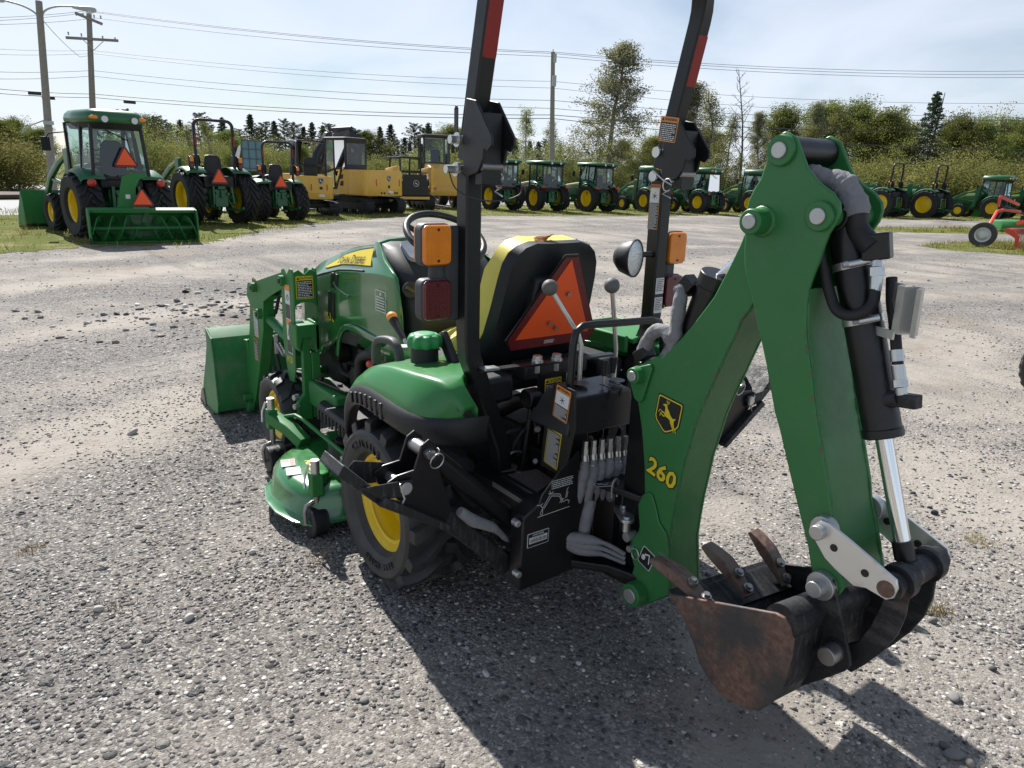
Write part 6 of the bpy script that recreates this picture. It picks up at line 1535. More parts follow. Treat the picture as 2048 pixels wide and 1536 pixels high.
# bucket: profile (x,z), swept across
BP = [(2.36, .555), (2.315, .535), (2.265, .505), (2.245, .40), (2.235, .25), (2.225, .10), (2.245, .035), (2.30, .012), (2.62, .010)]
BI = [(2.62, .020), (2.30, .024), (2.26, .045), (2.241, .105), (2.249, .25), (2.258, .40), (2.278, .497), (2.322, .525), (2.364, .544)]
m = MB(); m.loft([[(x, y, z) for x, z in BP+BI] for y in (-.615, .615)]); lb = m.build('loader_bucket', 'green_dusty', TR, bevel=.002, smooth=30, label='green loader bucket resting on the gravel')
SP = [(2.375, .556), (2.262, .505), (2.240, .40), (2.222, .10), (2.242, .030), (2.30, .008), (2.60, .010), (2.565, .14), (2.44, .33), (2.375, .45)]
for s_ in (1, -1): m = MB(); m.prism(SP, s_*.610, s_*.622, 'y'); m.build('side_plate', 'green_dusty', lb, bevel=.002)
m = MB(); m.box((2.61, 0, .014), (.10, 1.26, .012)); m.prism([(2.52, .0), (2.66, .004), (2.60, .10), (2.55, .12)], .623, .630, 'y'); m.prism([(2.52, .0), (2.66, .004), (2.60, .10), (2.55, .12)], -.623, -.630, 'y'); m.build('cutting_edge', 'worn_edge', lb, bevel=.002)
m = MB(); m.box((2.245, 0, .46), (.03, .86, .05)); m.box((2.225, 0, .235), (.02, .86, .02))
for y_ in (.42, .37, -.42, -.37): m.prism([(2.235, .49), (2.205, .485), (2.185, .40), (2.155, .20), (2.15, .07), (2.19, .035), (2.235, .06)], y_-.006, y_+.006, 'y')
m.build('bucket_bracket', 'green', lb, bevel=.003)
for s_ in (1, -1): m = MB(); m.cyl((2.16, s_*.30, .13), (2.16, s_*.48, .13), .024, n=18); m.cyl((2.19, s_*.42, .068), (2.19, s_*.455, .068), .045, n=20); m.build('bracket_boss', 'green', lb, bevel=.003)
# ================================================================== mower deck
dx, dy = .72, 0
m = MB()
OUT = [(.42, .70), (.50, .755), (.62, .785), (.76, .785), (.90, .745), (1.0, .66), (1.06, .56), (1.12, .38), (1.16, .16), (1.16, -.16), (1.12, -.38), (1.06, -.56), (1.0, -.66), (.90, -.745), (.76, -.785), (.62, -.785), (.50, -.755), (.42, -.70), (.385, -.5), (.37, -.2), (.37, .2), (.385, .5)]
def ring_(f, z, ox=0): return [(.74+(x-.74)*f+ox, y*f, z) for x, y in OUT]
m.loft([ring_(1.012, .068), ring_(1.012, .076), ring_(.982, .080), ring_(.966, .092), ring_(.952, .165), ring_(.932, .195), ring_(.89, .212), ring_(.80, .2135), ring_(.5, .2145)], cap=True)
deck = m.build('mower_deck', 'green_hood', TR, smooth=45, label='green mower deck slung under the tractor between the wheels')
m = MB(); r_ = random.Random(2)
for y_ in (.40, 0, -.40): m.cyl((.76, y_, .21), (.76, y_, .275), .09, .075, 24); m.cyl((.76, y_, .275), (.76, y_, .295), .05, n=20)
m.build('spindle_housing', 'black_plastic', deck, bevel=.004)
m = MB(); m.prism([(.54, .44), (.60, .22), (.95, .16), (1.0, .40), (.82, .46)], .222, .258, 'z'); m.build('belt_shield', 'green', deck, bevel=.008)
def caster(x, y, z0, rear):
    m = MB(); r_ = .068
    m.cyl((x, y-.035, .070), (x, y+.035, .070), r_, n=28); m.lathe([(.030, -.036), (.060, -.036), (.068, -.026), (.068, .026), (.060, .036), (.030, .036)], Matrix.Translation((x, y, .070)), 28); w_ = m.build('gauge_wheel', 'rubber', deck, bevel=.006, smooth=40)
    m = MB(); m.tube([(x-.012, y+.052, .066), (x-.012, y+.054, .13), (x-.012, y+.044, .155), (x-.012, y+.02, .165), (x-.012, y-.02, .165), (x-.012, y-.044, .155), (x-.012, y-.054, .13), (x-.012, y-.052, .066)], .009, 10); m.cyl((x, y-.062, .068), (x, y+.062, .068), .010, n=10); m.cyl((x-.012, y, .16), (x-.012, y, z0), .0135, n=14); m.build('wheel_fork', 'bare_steel', deck, smooth=40)
    m = MB(); m.box((x-.012, y, z0-.035), (.05, .05, .10)); m.build('fork_socket', 'green', deck, bevel=.004)
    m = MB(); m.cyl((x-.012, y, z0+.0), (x-.012, y, z0+.075), .019, n=14); m.tube([(x+.01, y+.02, z0+.05), (x+.02, y+.035, z0+.0), (x+.0, y+.045, z0-.05)], .006, 6); m.build('height_pin', 'zinc', deck)
caster(.46, .67, .28, True); caster(.46, -.67, .28, True); caster(1.235, .60, .33, False); caster(1.235, -.60, .33, False)
for s_ in (1, -1):
    m = MB(); m.sweep([(1.235, s_*.60, .305), (1.08, s_*.555, .275), (.98, s_*.52, .225)], rrect(.055, .07, .006, 2), (0, 0, 1)); m.build('caster_arm', 'green', deck, bevel=.004); m = MB(); m.sweep([(.46, s_*.67, .255), (.52, s_*.62, .235), (.58, s_*.58, .215)], rrect(.05, .05, .005, 2), (0, 0, 1)); m.build('caster_arm', 'green', deck, bevel=.004)
    m = MB(); m.tube([(1.16, s_*.55, .315), (1.10, s_*.52, .335), (1.05, s_*.50, .325), (.60, s_*.46, .275), (.50, s_*.47, .255), (.42, s_*.52, .25)], .010, 8); m.build('lift_rod', 'green', deck)
q = MB(); q.text('AutoConnect', .052, frame((.665, .600, .2170), (-.985, .17, 0), (-.17, -.985, 0)), bold=.012, sx=.8); q.text('54D', .036, frame((.575, .572, .2170), (-.985, .17, 0), (-.17, -.985, 0)), bold=.012); q.build('lettering', 'yellow_decal', deck, smooth=0)
for (cx_, cy_) in ((.80, .668), (.695, .680)): q = MB(); plate(q, frame((cx_, cy_, .2135), (-.96, .28, 0), (-.28, -.96, 0)) @ T(0, 0, .0035), rrect(.085, .062, .004, 2), .0015); q.build('safety_decal', 'white_decal', deck, smooth=0)
q = MB(); F = frame((.80, .668, .2174), (-.96, .28, 0), (-.28, -.96, 0)); q.poly([(-.042, .008, 0), (.042, .008, 0), (.042, .030, 0), (-.042, .030, 0)], F); q.poly([(-.042, -.030, 0), (-.010, -.030, 0), (-.010, .006, 0), (-.042, .006, 0)], F); q.build('decal_panel', 'pink_decal', deck, smooth=0)
q = MB(); lines(q, F @ T(0, 0, .0004), -.006, .038, .0, 5, .006, .0028, 51); F = frame((.695, .680, .2174), (-.96, .28, 0), (-.28, -.96, 0)); lines(q, F @ T(0, 0, .0004), -.036, .036, .022, 7, .007, .003, 52); q.build('fine_print', 'black_decal', deck, smooth=0)

# ================================================================== parked machines in the background
def pane(parent, pts, name='window'):
    q = MB(); q.poly(pts); return q.build(name, 'cab_glass', parent, smooth=0)
def far_tractor(name, label, loc, rz, s, kind='cab', style='A', loader=True, sign=False, ag=True, group=None, folded=True, lift=.0):
    t = thing(name, label, 'tractor', loc, rz, group); t.scale = (s, s, s)
    g, k, ru = 'green_far', 'black_plastic', 'rubber_far'
    if ag: rr_, rw, rim, nl = .70, .40, .40, 18
    else: rr_, rw, rim, nl = .62, .43, .31, 17
    fr, fw, frm = (.47, .28, .27) if ag else (.40, .29, .20)
    ty = .72 if ag else .66; fy = .66 if ag else .60; wb = 2.05 if style == 'A' else 1.80
    for s_ in (1, -1):
        wheel(t, (0, s_*ty, rr_-.015), rr_, rw, rim, nl, .05, .075, R(30 if ag else 24), s_, tmat=ru, off=-.10, ag=ag, seg=40, dish=-.02, nb=8)
        wheel(t, (wb, s_*fy, fr-.01), fr, fw, frm, 15, .036, .06, R(28), s_, tmat=ru, off=.2, ag=ag, seg=32, nb=6)
    # chassis, axles, transmission, rear linkage
    m = MB(); m.box((.15, 0, .70), (.75, .46, .50)); m.box((1.15, 0, .62), (1.7, .34, .34)); m.cyl((0, -ty+.16, rr_-.01), (0, ty-.16, rr_-.01), .12, n=14); m.box((wb, 0, fr+.02), (.18, 1.1, .16)); m.build('chassis', g, t, bevel=.02)
    m = MB()
    for s_ in (1, -1):
        m.sweep([(-.25, s_*.22, .42), (-.80, s_*.30, .44+.04*s_), (-.98, s_*.32, .46)], rrect(.04, .07, .008, 2), (0, 1, 0)); m.tube([(-.30, s_*.20, .98), (-.52, s_*.24, .98), (-.56, s_*.27, .55)], .030, 8); m.tube([(-.50, s_*.26, .44), (-.34, s_*.16, .75)], .022, 8)
    m.box((-.36, 0, .70), (.14, .34, .44)); m.tube([(-.42, 0, .98), (-.50, .02, .70)], .030, 8); m.box((-.52, 0, .34), (.30, .08, .05)); m.cyl((-.44, .1, .95), (-.44, -.1, .95), .05, n=12); m.cyl((-.44, -.16, .80), (-.50, -.16, .80), .04, n=10); m.cyl((-.44, .16, .82), (-.52, .16, .84), .03, n=10)
    m.build('rear_linkage', g, t, bevel=.006)
    m = MB(); m.box((-.10, 0, 1.10), (.50, .80, .30)); m.box((.80, 0, .56), (.8, 1.0, .06)); m.build('platform', 'dark_mech', t, bevel=.02)
    # fenders
    for s_ in (1, -1):
        m = MB(); rings = []; rf = rr_+.085; y0, y1 = (.34, ty+rw*.30)
        for a in range(14, 139 if kind == 'cab' else 127, 8):
            rx = rf*(1.0 if a < 120 else 1.0+.0*(a-120)); x, z = rx*math.cos(R(a))*1.0, rr_+rx*math.sin(R(a))*.97
            if a > 150: x -= .02
            rings.append([(x, s_*y0, z+.015), (x, s_*(y0+y1)/2, z+.02), (x, s_*(y1-.05), z+.008), (x*.995, s_*y1, z-.03), (x*.985, s_*(y1+.004), z-.075 if a < 140 else z-.06)])
        m.loft(rings, closed=False); fo = m.build('fender', g, t, smooth=40); fo.modifiers.new('s', 'SOLIDIFY').thickness = .012
    # hood
    hl = wb+.62; hz = 1.50 if style == 'A' else 1.40
    def hr_(x, hw, zb, zt): return mirror_ring([(x, hw, zb), (x, hw*1.03, (zb+zt)/2), (x, hw, zt-.16), (x, hw*.85, zt-.05), (x, hw*.55, zt), (x, 0, zt+.015)])
    m = MB(); m.loft([hr_(.78, .33, .80, hz+.02), hr_(1.2, .33, .80, hz), hr_(1.7, .31, .80, hz-.05), hr_(hl-.3, .29, .72, hz-.14), hr_(hl-.06, .26, .70, hz-.24), hr_(hl, .20, .72, hz-.36)], closed=False); ho = m.build('hood', g, t, smooth=32)
    for s_ in (1, -1):
        q = MB(); q.prism([(1.0, hz-.13), (1.02, hz-.045), (1.75, hz-.12), (2.1, hz-.20), (1.7, hz-.19)], s_*.338, s_*.305, 'y'); q.build('hood_stripe', 'yellow_decal', ho)
    m = MB(); m.box((hl-.12, 0, .92), (.2, .42, .38)); m.build('grille', k, t, bevel=.02)
    cs = []
    if kind == 'cab':
        if style == 'A': zb, zr, hw0, hw1, xb, xf, hwr = 1.02, 2.32, .60, .66, -.42, .98, .60
        else: zb, zr, hw0, hw1, xb, xf, hwr = .95, 2.18, .52, .54, -.38, .86, .45
        # pillars
        m = MB(); pr = rrect(.06, .06, .01, 2); xm = .12
        for s_ in (1, -1):
            for p0, p1 in (((xb, s_*hw0, 1.15), (xb+.03, s_*hwr, zr)), ((xm, s_*(hw1+.02), .98), (xm, s_*hwr*1.04, zr)), ((xf, s_*.50, zb), (xf-.10, s_*.54, zr)), ((xb, s_*hw0, 1.15), (xm, s_*(hw1+.02), 1.22)), ((xm, s_*(hw1+.02), .62), (xf, s_*.50, .70)), ((xf, s_*.50, .66), (xf, s_*.50, zb)), ((xm, s_*(hw1+.02), .62), (xm, s_*(hw1+.02), 1.0))): m.sweep([p0, p1], pr, (1, 0, 0) if abs(p0[0]-p1[0]) < .2 else (0, 1, 0))
        m.sweep([(xb, -hw0, 1.15), (xb, hw0, 1.15)], pr, (1, 0, 0)); m.sweep([(xb+.03, -hwr, zr-.06), (xb+.03, hwr, zr-.06)], rrect(.06, .14, .01, 2), (1, 0, 0)); m.sweep([(xf-.10, -.54, zr-.03), (xf-.10, .54, zr-.03)], pr, (1, 0, 0))
        cf = m.build('cab_frame', k, t, bevel=.006)
        pane(cf, [(xb-.005, -hw0+.03, 1.17), (xb-.005, hw0-.03, 1.17), (xb+.025, hwr-.03, zr-.12), (xb+.025, -hwr+.03, zr-.12)])
        for s_ in (1, -1):
            pane(cf, [(xb+.03, s_*(hw0+.005), 1.19), (xm-.03, s_*(hw1+.02), 1.24), (xm-.03, s_*(hwr*1.04), zr-.02), (xb+.05, s_*(hwr+.003), zr-.04)])
            pane(cf, [(xm+.03, s_*(hw1+.018), .66), (xf-.03, s_*.505, .72), (xf-.12, s_*.545, zr-.02), (xm+.03, s_*(hwr*1.035), zr-.02)])
        pane(cf, [(xf+.004, -.47, zb), (xf+.004, .47, zb), (xf-.096, .51, zr-.05), (xf-.096, -.51, zr-.05)])
        m = MB()
        if style == 'A':
            ro = [(xb-.26, .50), (xb-.24, .60), (xb-.10, .76), (.3, .80), (xf+.0, .76), (xf+.20, .55), (xf+.22, 0)]
            def rg_(f, z): P = [(.28+(x-.28)*f, y*f, z) for x, y in ro]; return P + [(x, -y, z) for x, y, z in P[:-1]][::-1]
            m.loft([rg_(.93, zr), rg_(1., zr+.03), rg_(1.01, zr+.10), rg_(.96, zr+.15), rg_(.6, zr+.17)])
        else:
            ro = [(xb-.18, .36), (xb-.15, .44), (xb-.02, .53), (.3, .56), (xf-.02, .53), (xf+.08, .40), (xf+.10, 0)]
            def rg_(f, z): P = [(.26+(x-.26)*f, y*f, z) for x, y in ro]; return P + [(x, -y, z) for x, y, z in P[:-1]][::-1]
            m.loft([rg_(.90, zr-.06), rg_(.99, zr+.02), rg_(1., zr+.08), rg_(.96, zr+.16), rg_(.86, zr+.22), rg_(.5, zr+.25)])
        rf_ = m.build('cab_roof', g, t, smooth=50)
        m = MB(); m.loft([rg_(.90, zr-.05), rg_(.955, zr-.012)]) if style == 'A' else m.loft([rg_(.86, zr-.12), rg_(.965, zr-.0)]); m.build('roof_lining', k, rf_)
        for s_ in (1, -1):
            zz_ = zr+.06; xx_ = xb-.20 if style == 'A' else xb-.135
            q = MB(); q.ball((xx_, s_*(.54 if style == 'A' else .42), zz_+.012), (.045, .10, .042)); q.build('roof_lamp', 'amber_lens', rf_, smooth=60)
            q = MB(); q.cyl((xx_-.02, s_*.27, zz_-.005), (xx_-.09, s_*.27, zz_-.015), .05, .06, 14); q.build('work_lamp', 'clear_lens', rf_)
            q = MB(); q.tube([(xf-.08, s_*.56, zr-.18), (xf+.05, s_*.80, zr-.22), (xf+.05, s_*.86, zr-.30)], .014, 6); q.box((xf+.05, s_*.88, zr-.42), (.03, .16, .26)); q.build('mirror', k, t, bevel=.01)
            q = MB()
            if style == 'A': q.box((-.62*rr_/.7-.05, s_*(ty+.02), rr_+.50), (.12, .20, .10), (0, .5, 0))
            else: q.ball((-.58*rr_/.62-.03, s_*(ty-.02), rr_+.44), (.04, .085, .075))
            q.build('tail_lamp', 'red_tail', t, bevel=.02 if style == 'A' else 0, smooth=60)
            q = MB(); q.tube([(xf+.03, s_*.54, .75), (xf+.08, s_*.60, .78), (xf+.08, s_*.60, 1.2), (xf+.02, s_*.54, 1.24)], .014, 6); q.build('hand_rail', k, t)
        q = MB(); q.sweep([(xb-.02, .22, zr-.14), (xb-.025, -.18, zr-.32)], rrect(.012, .02, .003, 1), (1, 0, 0)); q.build('wiper', k, cf)
        q = MB(); q.box((xb-.028, 0, 1.19), (.02, .16, .035)); q.build('window_latch', 'grey_plastic', cf)
        zs_ = 1.30
    else:
        m = MB(); zt_ = 2.62 if ag else 2.45; bw = .50; xr = -.22
        P = [(xr+.0, bw, .95), (xr, bw, 1.52), (xr-.02, bw, zt_-.14)] + [(xr-.03, bw-.16+.16*math.cos(R(a)), zt_-.16+.16*math.sin(R(a))) for a in range(15, 91, 15)]
        P = P + [(x, -y, z) for x, y, z in P[::-1]]; m.sweep(P, rrect(.07, .07, .01, 2), (1, 0, 0)); ro_ = m.build('rops', 'black_satin', t, smooth=40)
        for s_ in (1, -1):
            q = MB(); q.prism([(xr-.06, 1.48), (xr+.06, 1.48), (xr+.08, 1.68), (xr+.02, 1.78), (xr-.07, 1.76), (xr-.13, 1.62)], s_*(bw-.05), s_*(bw-.062), 'y'); q.prism([(xr-.06, 1.48), (xr+.06, 1.48), (xr+.08, 1.68), (xr+.02, 1.78), (xr-.07, 1.76), (xr-.13, 1.62)], s_*(bw+.05), s_*(bw+.062), 'y'); q.build('rops_hinge', 'black_satin', t)
            q = MB(); q.box((xr-.075, s_*bw, 2.12), (.006, .05, .26)); q.build('reflector', 'red_reflect', ro_)
            q = MB(); q.box((xr-.02, s_*(bw+.14), 1.58), (.10, .12, .30)); lh_ = q.build('lamp_housing', k, t, bevel=.02)
            q = MB(); q.box((xr-.075, s_*(bw+.14), 1.655), (.02, .10, .13)); q.build('turn_signal', 'amber_lens', lh_, bevel=.01); q = MB(); q.box((xr-.075, s_*(bw+.14), 1.50), (.02, .10, .13)); q.build('tail_lamp', 'red_lens', lh_, bevel=.01)
        zs_ = 1.22
        m = MB(); m.ball((.40, 0, 1.34), (.12, .26, .12)); m.build('dash_console', k, t, smooth=60)
    m = MB(); m.box((.14, 0, zs_-.02), (.46, .48, .16)); m.loft([[( -.02+x_, y_, zs_+z_) for x_, y_ in rrect(.10, w_, .04, 3)] for z_, w_, x0 in ((.0, .46, 0), (.30, .46, 0), (.48, .40, 0), (.56, .26, 0))]); m.build('seat', 'navy_cloth' if kind == 'cab' else k, t, bevel=.03)
    if kind != 'cab': q = MB(); q.box((.02, 0, zs_+.50), (.08, .36, .10)); q.build('seat_cushion', 'yellow_seat', t, bevel=.03)
    c = Vector((.56, .0, zs_+.28)); ax = Vector((-.5, 0, .86)); e1 = Vector((0, 1, 0)); e2 = ax.cross(e1).normalized()
    m = MB(); m.tube([c+(e1*math.cos(a)+e2*math.sin(a))*.20 for a in [2*math.pi*i/24 for i in range(24)]], .018, 6, closed=True); m.cyl(c-ax*.3, c, .03, n=8); m.box(c, (.02, .38, .02)); m.build('steering_wheel', 'grey_plastic' if kind == 'cab' else 'black_satin', t)
    m = MB(); m.box((.78, 0, 1.06), (.22, .40, .42)); m.build('console', k, t, bevel=.04)
    if loader:
        for s_ in (1, -1):
            m = MB(); yl_ = .50
            m.sweep([(.95, s_*yl_, 1.62), (1.55, s_*yl_, 1.42), (2.15, s_*(yl_+.02), 1.10), (2.55, s_*(yl_+.04), .62), (2.85, s_*(yl_+.05), .22)], rrect(.075, .15, .01, 2), (0, 1, 0)); la = m.build('loader_arm', g, t)
            m = MB(); m.prism([(.84, 1.68), (1.08, 1.68), (1.10, .95), (1.22, .62), (1.0, .60), (.90, .95)], s_*(yl_-.05), s_*(yl_+.05), 'y'); m.build('loader_mast', g, t, bevel=.01)
            m = MB(); m.cyl((1.10, s_*yl_, .95), (2.05, s_*yl_, 1.05), .040, n=10); m.cyl((2.0, s_*yl_, 1.22), (2.80, s_*yl_, .58), .035, n=10); m.build('loader_cylinder', g, t)
            m = MB(); m.prism([(1.10, 1.60), (1.50, 1.475), (1.52, 1.43), (1.12, 1.55)], s_*(yl_+.038), s_*(yl_+.042), 'y'); m.build('arm_stripe', 'yellow_decal', la)
        m = MB(); ang = [(2.90, .80), (2.86, .60), (2.84, .30), (2.86, .08), (2.95, .02), (3.45, .02), (3.45, .04), (2.96, .045), (2.89, .10), (2.87, .30), (2.89, .60), (2.93, .78)]
        m.loft([[(x, y, z) for x, z in ang] for y in (-.92, .92)]); bk = m.build('loader_bucket', 'green', t)
        for s_ in (1, -1): q = MB(); q.prism([(2.93, .80), (2.86, .60), (2.84, .30), (2.86, .06), (2.95, .02), (3.42, .02), (3.30, .30), (3.05, .62)], s_*.915, s_*.93, 'y'); q.build('side_plate', 'green', bk)
        m = MB(); m.tube([(1.0, -.45, .70), (1.0, .45, .70)], .05, 8); m.build('loader_frame', g, t)
    if sign:
        smv(t, frame((-.50, .05, 1.10) if kind == 'rops' else (-.44, -.08, 1.40), (0, -1, 0), (.0, 0, 1)), 1.05, bolts=False)
    return t

# near left: big cab tractor with the snow blower behind it
far_tractor('cab_tractor', 'large green cab tractor with lowered loader bucket at the far left, snow blower behind it', (15.35, -.78, 0), R(12), 1.05, 'cab', 'B', True, True, ag=False)
far_tractor('open_tractor', 'green open-station tractor with tall folding roll bar beside the cab tractor', (18.25, -3.50, 0), R(9), 1.0, 'rops', 'B', True, True, ag=True)
far_tractor('open_tractor', 'smaller green roll-bar tractor with wide tyres next to the yellow excavators', (19.35, -5.52, 0), R(6), .90, 'rops', 'B', False, True, ag=False)
# row of cab tractors, built once and copied
A0 = far_tractor('cab_tractor', '', (24.1, -18.1, 0), R(-2), .86, 'cab', 'A', False, False, True, 'cab tractors parked in a row on the grass')
def place(src, loc, rz, label, s=None, first=False):
    o = src if first else copy_tree(src)
    o.location = loc; o.rotation_euler = (0, 0, rz); o['label'] = label
    if s: o.scale = (s, s, s)
    return o
place(A0, (24.0, -17.0, 0), R(-2), 'green flat-roofed cab tractor partly hidden by the left roll-bar hinge', first=True)
place(A0, (23.2, -18.85, 0), R(-4), 'green flat-roofed cab tractor standing in front of the distant power pole')
place(A0, (22.5, -21.25, 0), R(1), 'green flat-roofed cab tractor, third in the row, right of the power pole')
B0 = far_tractor('cab_tractor', '', (21, -26, 0), R(-2), .86, 'cab', 'B', True, False, False, 'cab tractors parked in a row on the grass')
place(B0, (21.9, -24.3, 0), R(-2), 'green round-roofed cab tractor partly behind the right roll-bar post', .87, True)
place(B0, (20.45, -26.35, 0), R(1), 'green round-roofed cab tractor visible between the right roll-bar post and the backhoe', .87)
place(B0, (19.7, -29.3, 0), R(-2), 'green round-roofed cab tractor mostly hidden behind the backhoe dipper head', .87)
place(B0, (14.2, -42.6, 0), R(2), 'green cab tractor on the far right behind the red rake', .93)
place(B0, (12.9, -44.9, 0), R(2), 'green cab tractor cut off by the right edge of the picture', .93)
C0 = far_tractor('open_tractor', '', (15.7, -38, 0), R(0), 1.0, 'rops', 'B', True, False, True, 'roll-bar tractors at the right end of the row')
place(C0, (15.5, -37.95, 0), R(0), 'green roll-bar tractor with big yellow wheel, left of the far right cab tractors', 1.0, True)
place(C0, (16.6, -35.7, 0), R(0), 'green roll-bar tractor just right of the backhoe dipper head', 1.0)

# snow blower
t = thing('snow_blower', 'green snow blower with tall chute standing behind the big cab tractor', 'snow blower', (13.75, -.98, 0), R(-3)); t.scale = (.92, .92, .92)
m = MB(); HP = [(.34, .66), (.10, .70), (-.12, .66), (-.10, .60), (.10, .635), (.28, .58), (.36, .40), (.34, .12), (.24, .02), (-.06, .0), (-.06, -.02), (.28, -.01), (.40, .10), (.42, .42)]
m.loft([[(x, y, z+.03) for x, z in HP] for y in (-1.02, 1.02)]); hs_ = m.build('housing', 'green', t)
for s_ in (1, -1): q = MB(); q.prism([(.40, .02), (.42, .45), (.34, .69), (.10, .73), (-.22, .69), (-.30, .52), (-.22, .16), (-.26, .0), (.20, .0)], s_*1.02, s_*1.05, 'y'); q.build('side_plate', 'green', t, bevel=.01)
q = MB(); q.cyl((0, -1.02, .30), (0, 1.02, .30), .045, n=14); q.build('auger_shaft', 'green', t)
for s_ in (1, -1):
    for ph in (0, math.pi):
        q = MB(); ri = []
        for i in range(36):
            a = ph+i*.28; y = s_*(.16+.84*i/35); ri.append([(.0+.15*math.cos(a), y, .30+.15*math.sin(a)), (.0+.27*math.cos(a), y, .30+.27*math.sin(a)), (.0+.27*math.cos(a), y+.015, .30+.27*math.sin(a)), (.15*math.cos(a), y+.015, .30+.15*math.sin(a))])
        q.loft(ri); q.build('auger_flight', 'green', t)
q = MB(); q.cyl((.30, .0, .36), (.44, 0, .36), .36, n=28); q.build('fan_housing', 'green_far', t)
q = MB()
for i in range(4): a = i*math.pi/2+.4; q.box((.27, .15*math.cos(a), .36+.15*math.sin(a)), (.04, .30, .10), (a, 0, 0))
q.build('impeller', 'green_boom', t)
q = MB(); q.loft([[(.42+x_*.9, y_+dy_, z_) for x_, y_ in rrect(w_, w_*.9, .05, 3)] for z_, w_, dy_ in ((.62, .34, .26), (.95, .28, .24), (1.20, .24, .20), (1.34, .24, .12), (1.41, .20, .02))]); ch_ = q.build('chute', 'green_far', t, smooth=40)
q = MB(); q.prism([(.46, .72), (.38, 1.05), (.30, 1.36), (.18, 1.43), (-.14, 1.45), (-.20, 1.38), (-.04, 1.32), (.06, 1.15), (.10, .72)], .24, .27, 'x'); q.build('chute_deflector', 'green', t, bevel=.006)
smv(t, frame((-.02, -.02, .80), (0, -1, 0), (.05, 0, 1)), 1.0, bolts=False)
q = MB(); plate(q, frame((.235, .23, .95), (0, -1, 0), (0, 0, 1)), rrect(.09, .09, .005, 2), .002); plate(q, frame((-.30, .06, .745), (0, -1, 0), (1, 0, 0)), rrect(.30, .05, .005, 2), .002); q.build('safety_decal', 'white_decal', t)
q = MB(); q.box((-.25, 1.06, .06), (.18, .03, .12)); q.build('skid_shoe', 'dark_mech', t)

# ---- yellow construction machines
def crawler(t, L, W, gauge, h, mat='rubber_far'):
    for s_ in (1, -1):
        m = MB(); r_ = h/2; path = [(-L/2+r_+r_*math.cos(R(a)), r_+r_*math.sin(R(a))) for a in range(270, 89, -20)] + [(L/2-r_+r_*math.cos(R(a)), r_+r_*math.sin(R(a))) for a in range(90, -91, -20)]
        inn = [(x*.94, r_+(z-r_)*.80) for x, z in path]
        n_ = len(path); y0, y1 = s_*gauge/2-W/2, s_*gauge/2+W/2
        m.loft([[(path[i][0], y0, path[i][1]), (path[i][0], y1, path[i][1]), (inn[i][0], y1, inn[i][1]), (inn[i][0], y0, inn[i][1])] for i in list(range(n_))+[0]], cap=False)
        P = 2*(L-h)+math.pi*h; k = int(P/.11)
        for i in range(k):
            d = P*i/k; st = L-h
            if d < st: x, z, a = -st/2+d, h, 0
            elif d < st+math.pi*r_: b = (d-st)/r_; x, z, a = st/2+r_*math.sin(b), r_+r_*math.cos(b), b
            elif d < 2*st+math.pi*r_: x, z, a = st/2-(d-st-math.pi*r_), 0, math.pi
            else: b = math.pi+(d-2*st-math.pi*r_)/r_; x, z, a = -st/2+r_*math.sin(b), r_+r_*math.cos(b), b
            m.box((x, s_*gauge/2, z), (.055, W*1.0, .05), (0, a, 0))
        tr = m.build('crawler_track', mat, t, smooth=40)
        q = MB(); q.box((0, s_*gauge/2, r_), (L-h, W*.55, h*.45)); q.cyl((L/2-r_, s_*(gauge/2-W*.35), r_), (L/2-r_, s_*(gauge/2+W*.35), r_), r_*.7, n=18); q.cyl((-L/2+r_, s_*(gauge/2-W*.35), r_), (-L/2+r_, s_*(gauge/2+W*.35), r_), r_*.7, n=18)
        for i in range(4): x = -L*.3+L*.2*i; q.cyl((x, s_*(gauge/2-W*.3), h*.2), (x, s_*(gauge/2+W*.3), h*.2), h*.17, n=12)
        q.build('track_frame', 'dark_mech', tr, bevel=.01)
    m = MB(); m.box((0, 0, h*.75), (L*.45, gauge, h*.35)); m.cyl((0, 0, h*.9), (0, 0, h*1.15), .45, n=24); m.build('undercarriage', 'dark_mech', t, bevel=.02)
def round_box(mb, x0, x1, y0, y1, z0, z1, r, taper=0):
    o = rrect(x1-x0, y1-y0, r, 4); cx_, cy_ = (x0+x1)/2, (y0+y1)/2
    mb.loft([[(cx_+a*f, cy_+b*f, z) for a, b in o] for z, f in ((z0, .97), (z0+.03, 1), (z1-.06, 1), (z1, .955))])
# excavator with cab: rear faces us, turned a little so its left side shows
t = thing('excavator', 'yellow excavator with black glazed cab and folded black boom', 'excavator', (22.9, -9.95, 0), R(17))
crawler(t, 2.35, .40, 1.55, .56)
m = MB(); round_box(m, -1.20, .10, -.88, .98, .64, 1.52, .22); m.build('counterweight', 'gold_paint', t, smooth=40)
m = MB(); m.prism([(-.30, .66), (.95, .66), (.95, .80), (.40, .84), (.05, 1.50), (-.30, 1.52)], .99, .60, 'y'); m.box((.45, -.5, .72), (1.1, .9, .14)); m.build('side_panel', 'gold_paint', t, bevel=.02)
for k_ in range(2): q = MB(); q.prism([(-.02+.02*k_, .95+.24*k_), (.16+.0*k_, .95+.24*k_), (.10, 1.12+.22*k_), (-.04+.0*k_, 1.12+.22*k_)], .985, 1.005, 'y'); q.build('step_recess', 'dark_mech', t, bevel=.02)
q = MB(); plate(q, frame((-1.205, -.10, 1.12), (0, -1, 0), (0, 0, 1)), rrect(.86, .56, .08), .012); dr = q.build('engine_door', 'gold_paint', t, bevel=.008)
badge(t, frame((-1.212, -.10, 1.24), (0, -1, 0), (0, 0, 1)), .17, 'white_decal', 'navy_decal', 'white_decal')
